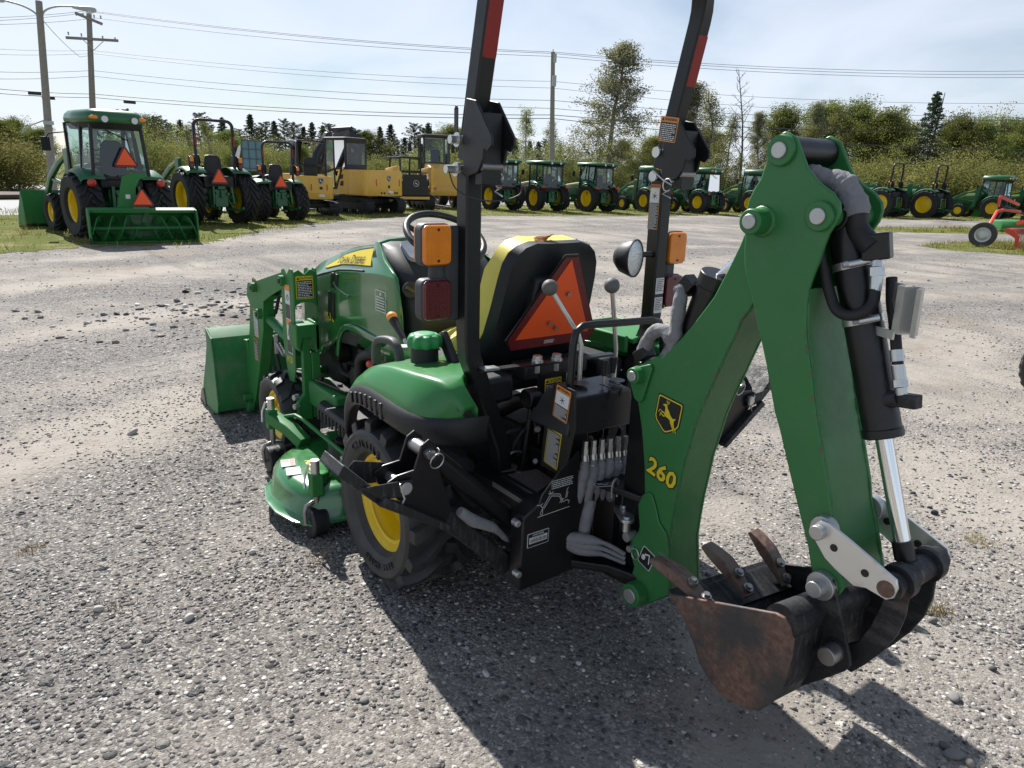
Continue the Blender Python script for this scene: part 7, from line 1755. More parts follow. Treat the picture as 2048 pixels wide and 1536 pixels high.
q = MB(); plate(q, frame((-1.212, -.10, .96), (0, -1, 0), (0, 0, 1)), rrect(.10, .10, .01), .004); q.build('door_latch', 'black_decal', t)
for y_ in (.50, -.62): q = MB(); plate(q, frame((-1.206, y_, 1.10), (0, -1, 0), (0, 0, 1)), rrect(.045, .24, .005, 2), .006); q.build('reflector', 'red_tail', t)
q = MB(); plate(q, frame((-1.208, -.18, .78), (0, -1, 0), (0, 0, 1)), rrect(.22, .09, .01, 2), .006); q.build('data_plate', 'white_decal', t)
for y_ in (.12, .26, -.10, -.40, -.50): q = MB(); q.cyl((-1.16, y_, .74), (-1.206, y_, .74), .042, n=14); q.build('lamp_hole', 'dark_mech', t)
q = MB(); q.text('60P', .15, frame((.80, 1.0, .73), (-1, 0, 0), (0, 0, 1)), bold=.02); q.build('number_decal', 'white_decal', t, smooth=0)
q = MB(); plate(q, frame((.76, .994, .73), (-1, 0, 0), (0, 0, 1)), [(-.20, -.09), (.20, -.09), (.12, .09), (-.20, .09)], .004); q.build('number_panel', 'navy_decal', t)
m = MB(); pr = rrect(.07, .07, .01, 2)
cb = [(-.52, 1.0), (-.52, .30), (1.0, .30), (1.0, 1.0)]
zt_ = 2.52; xb_, xf_ = -.18, .98
for (x, y) in ((xb_, .98), (xb_, .06), (xf_, .98), (xf_, .06), (.42, .98)): m.sweep([(x, y, .84 if x > .2 else 1.52), (x-(.10 if x > .9 else 0), y, zt_)], pr, (1, 0, 0))
m.sweep([(xf_-.02, .98, .86), (.36, .98, .86), (.05, .98, 1.5)], pr, (0, 1, 0)); m.sweep([(xf_, .98, 1.40), (.42, .98, 1.52), (.05, .98, 1.56)], pr, (0, 1, 0)); m.sweep([(xb_, .98, 1.56), (xb_, .06, 1.56)], rrect(.07, .26, .01, 2), (1, 0, 0)); m.sweep([(xb_, .98, zt_-.04), (xb_, .06, zt_-.04)], rrect(.07, .16, .01, 2), (1, 0, 0))
ecf = m.build('cab_frame', 'black_satin', t, bevel=.006)
m = MB(); o_ = rrect(1.30, 1.02, .10); m.loft([[(.40+a*f, .52+b*f, z) for a, b in o_] for z, f in ((zt_-.02, .99), (zt_+.02, 1.02), (zt_+.07, .99), (zt_+.085, .9))]); m.build('cab_roof', 'black_satin', t, smooth=40)
pane(ecf, [(xb_-.03, .95, 1.66), (xb_-.03, .09, 1.66), (xb_-.03, .09, zt_-.10), (xb_-.03, .95, zt_-.10)]); pane(ecf, [(xb_+.03, 1.0, 1.60), (.39, 1.0, 1.56), (.39, 1.0, zt_-.03), (xb_+.03, 1.0, zt_-.03)]); pane(ecf, [(.45, 1.0, 1.54), (xf_-.03, 1.0, 1.44), (xf_-.10, 1.0, zt_-.03), (.45, 1.0, zt_-.03)]); pane(ecf, [(.42, 1.0, .90), (xf_-.03, 1.0, .90), (xf_-.03, 1.0, 1.36), (.22, 1.0, 1.46)]); pane(ecf, [(xf_+.02, .95, .9), (xf_+.02, .09, .9), (xf_-.09, .09, zt_-.03), (xf_-.09, .95, zt_-.03)])
m = MB(); m.box((.25, .52, 1.45), (.45, .46, .14)); m.box((.02, .52, 1.80), (.12, .42, .60)); m.build('seat', 'grey_plastic', t, bevel=.05)
m = MB(); m.sweep([(1.0, -.30, 1.2), (1.35, -.30, 2.0), (1.15, -.28, 2.62), (.85, -.27, 2.80)], rrect(.22, .34, .02, 2), (0, 1, 0)); bm_ = m.build('boom', 'black_steel', t, bevel=.01)
m = MB(); m.sweep([(.95, -.27, 2.82), (1.7, -.27, 2.70), (2.3, -.27, 1.4)], rrect(.18, .26, .02, 2), (0, 1, 0)); m.build('dipper', 'black_steel', t, bevel=.01)
m = MB(); m.cyl((.9, -.27, 2.98), (2.0, -.27, 2.95), .07, n=12); m.cyl((1.0, -.12, 1.3), (1.45, -.12, 2.2), .07, n=12); m.build('boom_cylinder', 'black_steel', t); m = MB(); m.cyl((1.4, -.12, 2.1), (1.25, -.2, 2.6), .04, n=10); m.build('rod', 'chrome', t)
# mini excavator with open canopy beside it
t = thing('excavator', 'small yellow excavator with open canopy frame left of the glazed excavator', 'excavator', (21.9, -7.50, 0), R(-6))
crawler(t, 1.75, .30, 1.15, .44)
m = MB(); round_box(m, -.82, .15, -.62, .62, .54, 1.28, .20); m.build('counterweight', 'gold_paint', t, smooth=40)
m = MB(); m.box((.35, 0, .60), (.9, 1.1, .14)); m.box((.40, -.40, .90), (.6, .3, .5)); m.build('deck', 'dark_mech', t, bevel=.02)
q = MB(); plate(q, frame((-.825, -.08, .98), (0, -1, 0), (0, 0, 1)), rrect(.64, .50, .03), .012); q.build('engine_door', 'gold_paint', t, bevel=.006)
badge(t, frame((-.832, -.16, 1.12), (0, -1, 0), (0, 0, 1)), .16, 'white_decal', 'navy_decal', 'white_decal')
q = MB(); plate(q, frame((-.832, -.16, .90), (0, -1, 0), (0, 0, 1)), rrect(.10, .09, .01), .004); q.build('door_latch', 'black_decal', t)
for y_ in (.16, -.36): q = MB(); plate(q, frame((-.834, y_, .92), (0, -1, 0), (0, 0, 1)), rrect(.035, .20, .005, 2), .006); q.build('reflector', 'red_tail', t)
q = MB(); plate(q, frame((-.826, -.18, .66), (0, -1, 0), (0, 0, 1)), rrect(.18, .08, .01, 2), .006); q.build('data_plate', 'white_decal', t)
m = MB()
for s_ in (1, -1): m.tube([(-.45, s_*.46, 1.25), (-.42, s_*.46, 2.20), (-.36, s_*.44, 2.32), (.0, s_*.44, 2.36), (.75, s_*.44, 2.38)], .032, 8)
m.tube([(-.45, -.46, 1.62), (-.45, .46, 1.62)], .026, 8); m.box((.2, 0, 2.38), (1.15, .90, .04)); m.build('canopy_frame', 'black_satin', t, bevel=.006)
m = MB(); m.box((.0, 0, 1.30), (.42, .46, .12)); m.loft([[(-.22+a, b, z) for a, b in rrect(.10, w_, .04, 3)] for z, w_ in ((1.30, .46), (1.60, .48), (1.78, .42), (1.86, .26))]); m.build('seat', 'black_plastic', t, smooth=40)
m = MB(); m.sweep([(.80, .05, .9), (1.10, .08, 1.75), (.80, .10, 2.30), (.60, .10, 2.42)], rrect(.16, .24, .02, 2), (0, 1, 0)); m.sweep([(.62, .10, 2.44), (1.4, .12, 2.30), (1.9, .12, 1.3)], rrect(.14, .20, .02, 2), (0, 1, 0)); m.build('boom', 'black_steel', t, bevel=.01)
# raised black boom of another excavator behind, lettered
t = thing('excavator', 'excavator behind the canopy one, only its black lettered boom and arm showing', 'excavator', (25.9, -9.6, 0), R(-60))
m = MB(); m.sweep([(-.6, 0, .9), (-.35, 0, 2.0), (.35, 0, 2.75), (1.25, 0, 2.80), (2.2, 0, 2.35)], rrect(.22, .30, .03, 2), (0, 1, 0)); bm_ = m.build('boom', 'black_steel', t, bevel=.015)
m = MB(); m.sweep([(2.35, 0, 2.95), (2.35, 0, 2.35), (2.25, 0, 1.0)], rrect(.22, .32, .02, 2), (0, 1, 0)); m.build('dipper', 'black_steel', t, bevel=.01)
m = MB(); m.cyl((.5, 0, 3.05), (2.2, 0, 3.02), .09, n=12); m.cyl((-.2, .2, 1.0), (.6, .2, 2.5), .08, n=12); m.build('boom_cylinder', 'black_steel', t)
q = MB(); q.text('DEERE', .24, frame((.85, -.113, 2.79), (1, 0, -.02), (0, 0, 1)), bold=.02); q.build('lettering', 'white_decal', t, smooth=0)
q = MB(); q.text('DEERE', .24, frame((.85, .113, 2.79), (-1, 0, .02), (0, 0, 1)), bold=.02); q.build('lettering', 'white_decal', t, smooth=0)
crawler(t, 2.3, .4, 1.5, .55); m = MB(); round_box(m, -1.9, -.5, -.9, .9, .7, 1.3, .2); m.build('counterweight', 'gold_paint', t)
# compact track loader, black rear door
t = thing('skid_loader', 'dark grey compact track loader wedged between the glazed excavator and the wheel loader', 'loader', (25.2, -12.9, 0), R(-6))
crawler(t, 2.0, .40, 1.35, .60)
m = MB(); round_box(m, -.95, .8, -.62, .62, .55, 1.15, .06); m.prism([(-.95, .5), (-.70, 1.55), (.6, 1.6), (.8, .5)], .50, .62, 'y'); m.build('body', 'black_satin', t)
m = MB(); plate(m, frame((-.962, 0, .98), (0, -1, 0), (0, 0, 1)), rrect(1.05, .82, .04), .02); m.build('rear_door', 'black_plastic', t, bevel=.008)
q = MB(); deer(q, frame((-.968, -.05, 1.05), (0, -1, 0), (0, 0, 1)), .16); q.tube([frame((-.968, -.05, 1.05), (0, -1, 0), (0, 0, 1)) @ Vector((.12*math.cos(a), .12*math.sin(a), 0)) for a in [i*2*math.pi/24 for i in range(24)]], .008, 6, closed=True); q.build('deer_mark', 'white_decal', t, smooth=0)
for s_ in (1, -1): m = MB(); m.sweep([(-.90, s_*.74, .70), (-.92, s_*.74, 1.60), (.2, s_*.74, 1.50), (1.2, s_*.74, .6)], rrect(.12, .22, .02, 2), (0, 1, 0)); m.build('lift_arm', 'gold_paint', t, bevel=.01)
m = MB()
for s_ in (1, -1): m.sweep([(-.5, s_*.44, 1.2), (-.45, s_*.44, 2.0), (.65, s_*.44, 2.05), (.75, s_*.44, 1.1)], rrect(.06, .08, .01, 2), (0, 1, 0))
m.box((.1, 0, 2.05), (1.2, .95, .07)); m.box((-.52, 0, 1.50), (.06, .90, .10)); m.build('cab_frame', 'black_satin', t, bevel=.01)
m = MB(); m.box((-.95, 0, .48), (.10, 1.25, .10)); m.build('bumper', 'gold_paint', t)
# wheel loader
t = thing('wheel_loader', 'yellow wheel loader with tall black-framed cab seen from behind', 'loader', (26.4, -15.2, 0), R(-14))
for s_ in (1, -1):
    wheel(t, (0, s_*.80, .60), .62, .42, .34, 16, .045, .07, R(26), s_, rimmat='gold_paint', tmat='rubber_far', off=.1, seg=40)
    wheel(t, (2.3, s_*.80, .60), .62, .42, .34, 16, .045, .07, R(26), s_, rimmat='gold_paint', tmat='rubber_far', off=.1, seg=40)
    m = MB(); rf = .72; m.loft([[(rf*math.cos(R(a)), s_*.56, .60+rf*math.sin(R(a))), (rf*math.cos(R(a)), s_*1.02, .60+rf*math.sin(R(a))), ((rf-.05)*math.cos(R(a)), s_*1.03, .60+(rf-.05)*math.sin(R(a))), ((rf-.04)*math.cos(R(a)), s_*.56, .60+(rf-.04)*math.sin(R(a)))] for a in range(20, 161, 12)]); m.build('mudguard', 'black_plastic', t, smooth=40)
m = MB(); EH = [(-1.15, .60), (-1.22, .80), (-1.15, 1.30), (-.95, 1.62), (-.30, 1.80), (.45, 1.90), (.75, 1.20), (.75, .90), (-.80, .62)]
m.loft([[(x, y*(1-.10*max(0, (z-1.2))), z) for x, z in EH] for y in (-.62, .62)]); eh = m.build('engine_hood', 'gold_paint', t, bevel=.05, seg=3)
for s_ in (1, -1):
    q = MB(); q.prism([(-.95, 1.12), (-1.0, 1.30), (-.55, 1.56), (-.45, 1.46)], s_*.60, s_*.632, 'y'); q.build('grille', 'dark_mech', t); q = MB(); q.prism([(-.50, 1.02), (-.45, 1.40), (-.90, 1.06), (-.85, .98)], s_*.60, s_*.634, 'y'); q.build('grille', 'dark_mech', t)
badge(t, frame((.12, .628, 1.42), (-1, 0, 0), (0, 0, 1)), .16, 'white_decal', 'navy_decal', 'white_decal')
m = MB(); round_box(m, -1.38, -.60, -.86, .86, .55, .92, .12); m.build('counterweight', 'gold_paint', t, smooth=40)
for s_ in (1, -1): q = MB(); q.box((-1.385, s_*.62, .84), (.02, .18, .06)); q.build('tail_lamp', 'red_tail', t)
m = MB(); zt_ = 2.98
for s_ in (1, -1):
    for p0, p1 in (((.35, s_*.56, 1.75), (.45, s_*.58, zt_)), ((1.30, s_*.58, 1.0), (1.25, s_*.60, zt_)), ((.78, s_*.66, 1.0), (.80, s_*.64, zt_)), ((.35, s_*.56, 1.85), (.78, s_*.66, 1.1))): m.sweep([p0, p1], rrect(.07, .07, .01, 2), (1, 0, 0))
m.sweep([(.36, -.56, 1.88), (.36, .56, 1.88)], rrect(.07, .10, .01, 2), (1, 0, 0)); wcf = m.build('cab_frame', 'black_satin', t)
m = MB(); o_ = rrect(1.15, 1.40, .12); m.loft([[(.82+a*f, b*f, z) for a, b in o_] for z, f in ((zt_-.02, .96), (zt_+.04, 1.), (zt_+.12, .98), (zt_+.14, .9))]); m.build('cab_roof', 'black_satin', t, smooth=40)
pane(wcf, [(.34, -.53, 1.92), (.34, .53, 1.92), (.44, .55, zt_-.04), (.44, -.55, zt_-.04)])
for s_ in (1, -1): pane(wcf, [(.40, s_*.58, 1.90), (.76, s_*.66, 1.20), (.78, s_*.645, zt_-.03), (.48, s_*.59, zt_-.03)]); pane(wcf, [(.82, s_*.66, 1.05), (1.27, s_*.59, 1.05), (1.23, s_*.60, zt_-.03), (.82, s_*.64, zt_-.03)])
m = MB(); m.box((.80, 0, 1.95), (.40, .46, .12)); m.box((.62, 0, 2.22), (.12, .44, .52)); m.build('seat', 'navy_cloth', t, bevel=.04)
m = MB()
for s_ in (1, -1): m.tube([(1.2, s_*.62, zt_-.1), (1.25, s_*1.0, zt_-.05), (1.25, s_*1.02, zt_-.5)], .018, 6); m.box((1.25, s_*1.02, zt_-.42), (.06, .16, .36))
m.build('mirror', 'black_plastic', t); m = MB(); m.cyl((-.1, -.30, 1.8), (-.1, -.30, 2.3), .05, n=12); m.build('exhaust', 'black_steel', t)
m = MB(); m.box((1.6, 0, .9), (1.0, .8, .5)); m.sweep([(2.0, 0, 1.4), (3.0, 0, .9), (3.6, 0, .4)], rrect(.7, .25, .02, 2), (0, 1, 0)); m.box((3.9, 0, .45), (.6, 2.1, .8)); m.build('front_linkage', 'gold_paint', t, bevel=.02)

# ---- right edge: landscape rake, mower implement, stray wheel
t = thing('landscape_rake', 'red landscape rake with curved tines and a silver-rimmed gauge wheel', 'rake', (5.75, -21.1, 0), R(0))
wp = Vector((.42, .62, .335)); e = wheel(t, wp, .335, .19, .19, 20, .004, .02, R(5), 1, rimmat='silver_rim', tmat='rubber', off=.3, seg=48)
e.rotation_euler = (0, 0, R(14))
m = MB(); P = [wp+Vector((-.02, -.14, .0)), wp+Vector((-.02, -.14, .14)), wp+Vector((-.02, -.55, .62)), wp+Vector((-.1, -.70, .66)), wp+Vector((-.2, -1.6, .62))]
m.sweep(P, rrect(.07, .07, .006, 2), (1, 0, 0)); m.sweep([wp+Vector((0, -.60, .95)), wp+Vector((0, -.62, 1.02)), wp+Vector((-.1, -1.1, .90)), wp+Vector((-.1, -1.7, .80))], rrect(.06, .06, .006, 2), (1, 0, 0)); m.sweep([wp+Vector((0, -.60, .99)), wp+Vector((0, -.60, .74))], rrect(.06, .06, .006, 2), (1, 0, 0)); m.sweep([(-.15, .60, .50), (-.15, -1.9, .50)], rrect(.09, .09, .006, 2), (1, 0, 0)); m.box((0, -.95, .70), (.45, .12, .10), (.2, .3, 0)); m.build('frame', 'red_frame', t)
for i in range(22):
    y_ = .56-.095*i; q = MB(); P = [(-.12, y_, .50), (-.24, y_, .50), (-.38, y_, .42), (-.44, y_, .28), (-.42, y_, .12), (-.33, y_, .005)]
    q.sweep(smoothpath(P, 4), rrect(.030, .012, .003, 1), (0, 1, 0)); q.build('tine', 'rake_rust', t)
q = MB(); q.prism([(-.06, .53), (-.30, .50), (-.46, .36), (-.46, .02), (-.40, .02), (-.36, .30), (-.1, .44)], .60, .615, 'y'); q.build('end_plate', 'red_frame', t)
t = thing('rotary_cutter', 'green rotary cutter deck lying on the grass strip behind the red rake', 'mower', (8.6, -30.4, 0), R(5))
m = MB(); o_ = [(-.95, .30), (-.80, .75), (-.20, .90), (.5, .90), (.95, .55), (.95, -.55), (.5, -.90), (-.8, -.80), (-.95, -.30)]
m.loft([[(x*f, y*f, z) for x, y in o_] for z, f in ((.10, 1), (.36, 1), (.42, .97), (.44, .6))]); m.build('deck', 'green', t, bevel=.01)
m = MB(); m.box((0, 0, .52), (.32, .30, .22)); m.cyl((0, 0, .5), (0, 0, .74), .08, n=12); m.build('gearbox', 'dark_mech', t, bevel=.02)
m = MB(); m.sweep([(-.6, .30, .42), (.75, .10, .92)], rrect(.06, .04, .004, 1), (0, 1, 0)); m.sweep([(-.6, -.30, .42), (.75, -.10, .92)], rrect(.06, .04, .004, 1), (0, 1, 0)); m.sweep([(.75, .10, .92), (.85, .35, .36)], rrect(.06, .04, .004, 1), (0, 1, 0)); m.build('hitch_frame', 'black_steel', t)
for k_ in range(10): q = MB(); q.box((-.93, .30-.067*k_, .18), (.02, .05, .20)); q.build('chain_guard', 'dark_mech', t)
# wheel of a machine cut off by the right edge
t = thing('parked_machine', 'black knobbly tyre of a machine cut off at the right picture edge', 'wheel', (-.62, -4.62, 0), R(10))
wheel(t, (0, 0, .275), .29, .20, .15, 26, .014, .03, R(8), 1, rimmat='black_satin', seg=48)
m = MB(); m.cyl((0, -.1, .275), (0, -1.1, .275), .03, n=10); m.build('axle', 'black_steel', t)
wheel(t, (0, -1.2, .275), .29, .20, .15, 26, .014, .03, R(8), -1, rimmat='black_satin', seg=48)

# ================================================================== trees
def leaf_cloud(C, spread, per, size, rg, tone_c=None, droop=0.):
    """Leaf-sized quads around cluster centres C (n,3)."""
    n_ = len(C)*per; c = np.repeat(C, per, 0); ct = np.repeat(rg.normal(0, .20, len(C)), per)
    p = c + np.clip(rg.normal(0, 1, (n_, 3)), -1.7, 1.7)*np.repeat(spread, per)[:, None]*np.array([1, 1, .75]); p[:, 2] -= droop*np.hypot(*(p-c)[:, :2].T)
    a = rg.normal(0, 1, (n_, 3)); a /= np.linalg.norm(a, axis=1)[:, None]; b = np.cross(a, rg.normal(0, 1, (n_, 3))); b /= np.linalg.norm(b, axis=1)[:, None]
    s = (size*rg.uniform(.6, 1.4, n_))[:, None]
    V = np.stack([p-a*s*.5, p+b*s*.32, p+a*s*.5, p-b*s*.32], 1).reshape(-1, 3); F = np.arange(4*n_).reshape(-1, 4)
    return V, F, np.repeat(np.clip(.45+ct+rg.normal(0, .11, n_), 0, 1), 4)
def make_tree(kind, seed):
    r_ = random.Random(seed); rg = np.random.default_rng(seed); m = MB(); C = []; S_ = []
    def limb(p, d, L, r0, depth, curl=.25):
        pts = [p]; d = d.normalized(); n_ = 5
        for i in range(n_):
            d = (d+Vector((r_.gauss(0, 1), r_.gauss(0, 1), r_.gauss(0, .6)+.15))*curl/n_*1.6).normalized(); pts.append(pts[-1]+d*L/n_)
        m.tube(pts, [r0*(1-.85*i/n_)+.004 for i in range(n_+1)], 5 if depth else 7, cap=False)
        return pts
    if kind in ('broad', 'poplar', 'thin'):
        H = {'broad': 8., 'poplar': 13., 'thin': 9.}[kind]; W = {'broad': 3.0, 'poplar': 3.3, 'thin': 2.0}[kind]
        tr = limb(Vector((0, 0, -.1)), Vector((r_.gauss(0, .06), r_.gauss(0, .06), 1)), H*.93, H*.013+.03, 0, .16)
        nl = {'broad': 26, 'poplar': 34, 'thin': 20}[kind]
        for i in range(nl):
            f = (.18 if kind == 'broad' else .20)+.80*(i/nl)**.9; k = min(4, int(f*5)); p = tr[k]+(tr[k+1]-tr[k])*(f*5-k) if f < 1 else tr[5]
            a = i*2.4+r_.gauss(0, .4); env = (math.sin(math.pi*min(.98, f*.80+.16))**.8 if kind == 'broad' else (1.05-f)**.75)*W*r_.uniform(.65, 1.1); el = r_.uniform(.25, .8)+(f-.3)*.7
            q = limb(p, Vector((math.cos(a), math.sin(a), el)), env*1.15, .012+.02*env/W, 1, .5)
            for j in range(2, 6):
                for _ in range(2 if kind != 'thin' else 1):
                    C.append(q[j]+Vector((r_.gauss(0, .28), r_.gauss(0, .28), r_.gauss(0, .25)))); S_.append(r_.uniform(.22, .48) if kind == 'broad' else r_.uniform(.16, .34))
            if j and r_.random() < .8:
                for b_ in (2, 3): q2 = limb(q[b_], Vector((r_.gauss(0, 1), r_.gauss(0, 1), .5)), env*.5, .008, 2, .5); C += [q2[3], q2[5]]; S_ += [r_.uniform(.2, .4)]*2
        C.append(tr[5]); S_.append(.3)
        V, F, T_ = leaf_cloud(np.array([tuple(c) for c in C]), np.array(S_), {'broad': 95, 'poplar': 62, 'thin': 40}[kind], {'broad': .125, 'poplar': .115, 'thin': .11}[kind], rg)
        lm, bk = {'broad': ('leaf_green', 'bark'), 'poplar': ('leaf_silver', 'bark_pale'), 'thin': ('leaf_olive', 'bark_pale')}[kind]
    elif kind in ('olive', 'shrub'):
        H, W = (6.5, 2.6) if kind == 'olive' else (3.4, 2.2)
        for i in range(9 if kind == 'olive' else 13):
            a = i*2.4; q = limb(Vector((r_.gauss(0, .25), r_.gauss(0, .25), -.1)), Vector((math.cos(a)*r_.uniform(.1, .9), math.sin(a)*r_.uniform(.1, .9), 1.2)), H*r_.uniform(.6, 1.0), .03, 0, .5)
            for j in range(1, 6):
                for _ in range(3): C.append(q[j]+Vector((r_.gauss(0, .5), r_.gauss(0, .5), r_.gauss(0, .4)))); S_.append(r_.uniform(.25, .5))
        for i in range(60): a = r_.uniform(0, 6.3); d = W*math.sqrt(r_.random()); z = r_.uniform(.1, .75)*H*(1-.5*(d/W)**2); C.append(Vector((d*math.cos(a), d*math.sin(a), z))); S_.append(r_.uniform(.25, .5))
        V, F, T_ = leaf_cloud(np.array([tuple(c) for c in C]), np.array(S_), 95, .11 if kind == 'olive' else .085, rg); lm, bk = 'leaf_olive', 'bark'
    elif kind in ('spruce', 'pine'):
        H = 9.; W = 2.9 if kind == 'spruce' else 2.6; tr = limb(Vector((0, 0, -.1)), Vector((0, 0, 1)), H, .14, 0, .05); Fp, n0 = [], 0
        nb = 90 if kind == 'spruce' else 54
        for i in range(nb):
            f = .10+.89*i/nb if kind == 'spruce' else .28+.71*i/nb; z = f*H; a = i*2.39996+r_.gauss(0, .2); L = W*((1-f)**1.05 if kind == 'spruce' else (1-f*.96)**.5*r_.uniform(.5, 1.1))*r_.uniform(.75, 1.1)+.12
            d = Vector((math.cos(a), math.sin(a), (-.22 if kind == 'spruce' else .12)+.4*(f-.5))); q = [Vector((0, 0, z))+d*L*t_/4+Vector((0, 0, .10*L*(t_/4)**2)) for t_ in range(5)]; m.tube(q, [.025*(1-f)+.008]*4+[.004], 4, cap=False)
            for t_ in range(1, 5):
                C.append(q[t_]); S_.append((.07+.075*L*(1-t_/5)))
        C.append(Vector((0, 0, H*.99))); S_.append(.08)
        V, F, T_ = leaf_cloud(np.array([tuple(c) for c in C]), np.array(S_), 30, .13, rg, droop=.25); lm, bk = 'needle', 'bark'
    else:  # bare
        tr = limb(Vector((0, 0, 0)), Vector((.03, 0, 1)), 10., .10, 0, .15)
        for i in range(26):
            f = .3+.68*i/26; k = min(4, int(f*5)); p = tr[k]+(tr[k+1]-tr[k])*(f*5-k); a = i*2.4; q = limb(p, Vector((math.cos(a), math.sin(a), .9)), 2.2*(1.1-f)+.3, .02, 1, .6)
            for b_ in (2, 3, 4): limb(q[b_], Vector((r_.gauss(0, 1), r_.gauss(0, 1), .6)), .8*(1.1-f)+.2, .010, 2, .6)
        V = None; bk = 'bark'
    t = bpy.data.objects.new('tree', None); col.objects.link(t); t.empty_display_size = .5
    m.build('trunk', bk, t, smooth=50)
    if V is not None:
        me = mesh_np('crown', V, F, lm, T_); o = bpy.data.objects.new('crown', me); col.objects.link(o); o.parent = t; t['h'] = float(np.percentile(V[:, 2], 99.7))
    else: t['h'] = 10.
    return t
PROTO = {k: [make_tree(k, 100+13*i+j) for j in range(n_)] for i, (k, n_) in enumerate((('broad', 3), ('poplar', 2), ('thin', 2), ('olive', 3), ('shrub', 3), ('spruce', 2), ('pine', 2), ('bare', 1)))}
used = set()
CAMX, CAMY, CAMZ = -2.2711, 1.6657, 1.5335
KIND = {'broad': ('leafy_tree', 'tree'), 'poplar': ('poplar_tree', 'tree'), 'thin': ('birch_tree', 'tree'), 'olive': ('leafy_tree', 'tree'), 'shrub': ('shrub', 'shrub'), 'spruce': ('spruce_tree', 'tree'), 'pine': ('pine_tree', 'tree'), 'bare': ('dead_tree', 'tree')}
tn = [0]
ORD = {}
def plant(kind, az, dist, h, label, group=None, wide=1.0):
    """az: bearing in degrees from +x; dist from the viewpoint; h: height in metres."""
    tn[0] += 1; r_ = random.Random(tn[0]*31); src = PROTO[kind][tn[0] % len(PROTO[kind])]
    o = src if src.name not in used else copy_tree(src)
    used.add(src.name)
    o.name = KIND[kind][0]; used.add(o.name)
    o.location = (CAMX+dist*math.cos(R(az)), CAMY+dist*math.sin(R(az)), 0); s = h/src['h']; w_ = s*wide*r_.uniform(.92, 1.12)
    o.scale = (w_, w_, s); o.rotation_euler = (0, 0, r_.uniform(0, 6.28)); tag(o, label, KIND[kind][1], group)
    return o
GW, GL, GF = 'trees of the wood behind the right-hand row', 'trees at the left beyond the road', 'distant conifers beyond the road'
plant('poplar', -43.3, 64, 11.9, 'tall airy silvery poplar rising above the row, right of the distant power pole', wide=1.65)
plant('poplar', -49.6, 66, 9.2, 'tall thin-leaved poplar standing behind the right roll-bar post', wide=1.3)
plant('bare', -53.2, 66, 10.4, 'bare leafless grey tree in the wood behind the dipper head')
plant('spruce', -65.0, 74, 9.2, 'dark spruce rising above the wood right of the backhoe', wide=1.0)
plant('thin', -37.0, 70, 7.4, 'slender birch left of the distant power pole'); plant('thin', -39.2, 72, 6.6, 'thin-crowned birch just behind the distant power pole')
plant('thin', -51.3, 68, 9.0, 'pale birch between the bare tree and the right roll-bar post')
for az, d, h, k in ((-40.6, 68, 4.2, 'olive'), (-45.6, 68, 5.7, 'olive'), (-47.2, 70, 5.3, 'broad'), (-52.0, 74, 7.6, 'thin'), (-54.6, 70, 7.4, 'poplar'), (-55.8, 76, 8.5, 'broad'), (-57.2, 72, 8.4, 'poplar'), (-58.6, 78, 9.0, 'broad'), (-60.0, 74, 8.5, 'thin'), (-61.3, 80, 9.3, 'broad'), (-62.4, 76, 8.2, 'broad'), (-63.6, 82, 8.5, 'olive'), (-66.2, 78, 8.0, 'broad'), (-67.2, 84, 8.6, 'olive'), (-68.3, 80, 7.6, 'broad'), (-69.4, 86, 8.4, 'thin'), (-70.4, 82, 7.6, 'broad'), (-71.6, 86, 8.8, 'olive'), (-73.0, 84, 10.0, 'broad'), (-74.6, 82, 9.6, 'broad'),
                    (-56.4, 88, 8.8, 'olive'), (-59.3, 90, 9.2, 'broad'), (-62.9, 92, 8.8, 'broad'), (-65.6, 92, 8.5, 'thin'), (-68.9, 92, 8.5, 'broad'), (-72.3, 94, 8.4, 'olive'), (-50.4, 80, 6.9, 'broad'), (-48.3, 82, 5.9, 'olive'), (-44.4, 84, 5.6, 'broad'), (-42.2, 86, 5.1, 'olive'), (-46.4, 90, 6.4, 'thin')):
    plant(k, az, d, h, {'broad': 'green leafy tree standing in the wood behind the right-hand row', 'olive': 'olive leafy tree standing in the wood behind the right-hand row', 'thin': 'pale slender birch standing in the wood behind the right-hand row', 'poplar': 'silvery poplar standing in the wood behind the right-hand row'}[k], GW)
i_ = 0
for az in np.arange(-35.2, -76, -1.02):
    i_ += 1; r_ = random.Random(i_*7)
    kk = r_.choice(('shrub', 'shrub', 'olive', 'shrub', 'thin', 'olive'))
    h = {'shrub': 1.9+1.6*r_.random(), 'olive': 3.0+1.8*r_.random(), 'thin': 3.2+2.2*r_.random()}[kk] + (.6 if az < -56 else 0)
    plant(kk, az+r_.uniform(-.3, .3), 56+9*r_.random() + (2 if az < -60 else 0), h, {'shrub': 'low bushy shrub', 'olive': 'rounded olive bush', 'thin': 'slender sapling'}[kk] + ' along the wood edge behind the row', 'undergrowth along the edge of the wood', 1.2 if kk == 'shrub' else 1.0)
for az in (3.2, 5.0, 7.4, 10.0, -76.6, -78.4, -80.5): plant('broad', az, 66 if az > 0 else 84, 5.2 if az > 0 else 9.6, 'leafy tree just outside the picture ' + ('on the left' if az > 0 else 'on the right'), GL if az > 0 else GW)
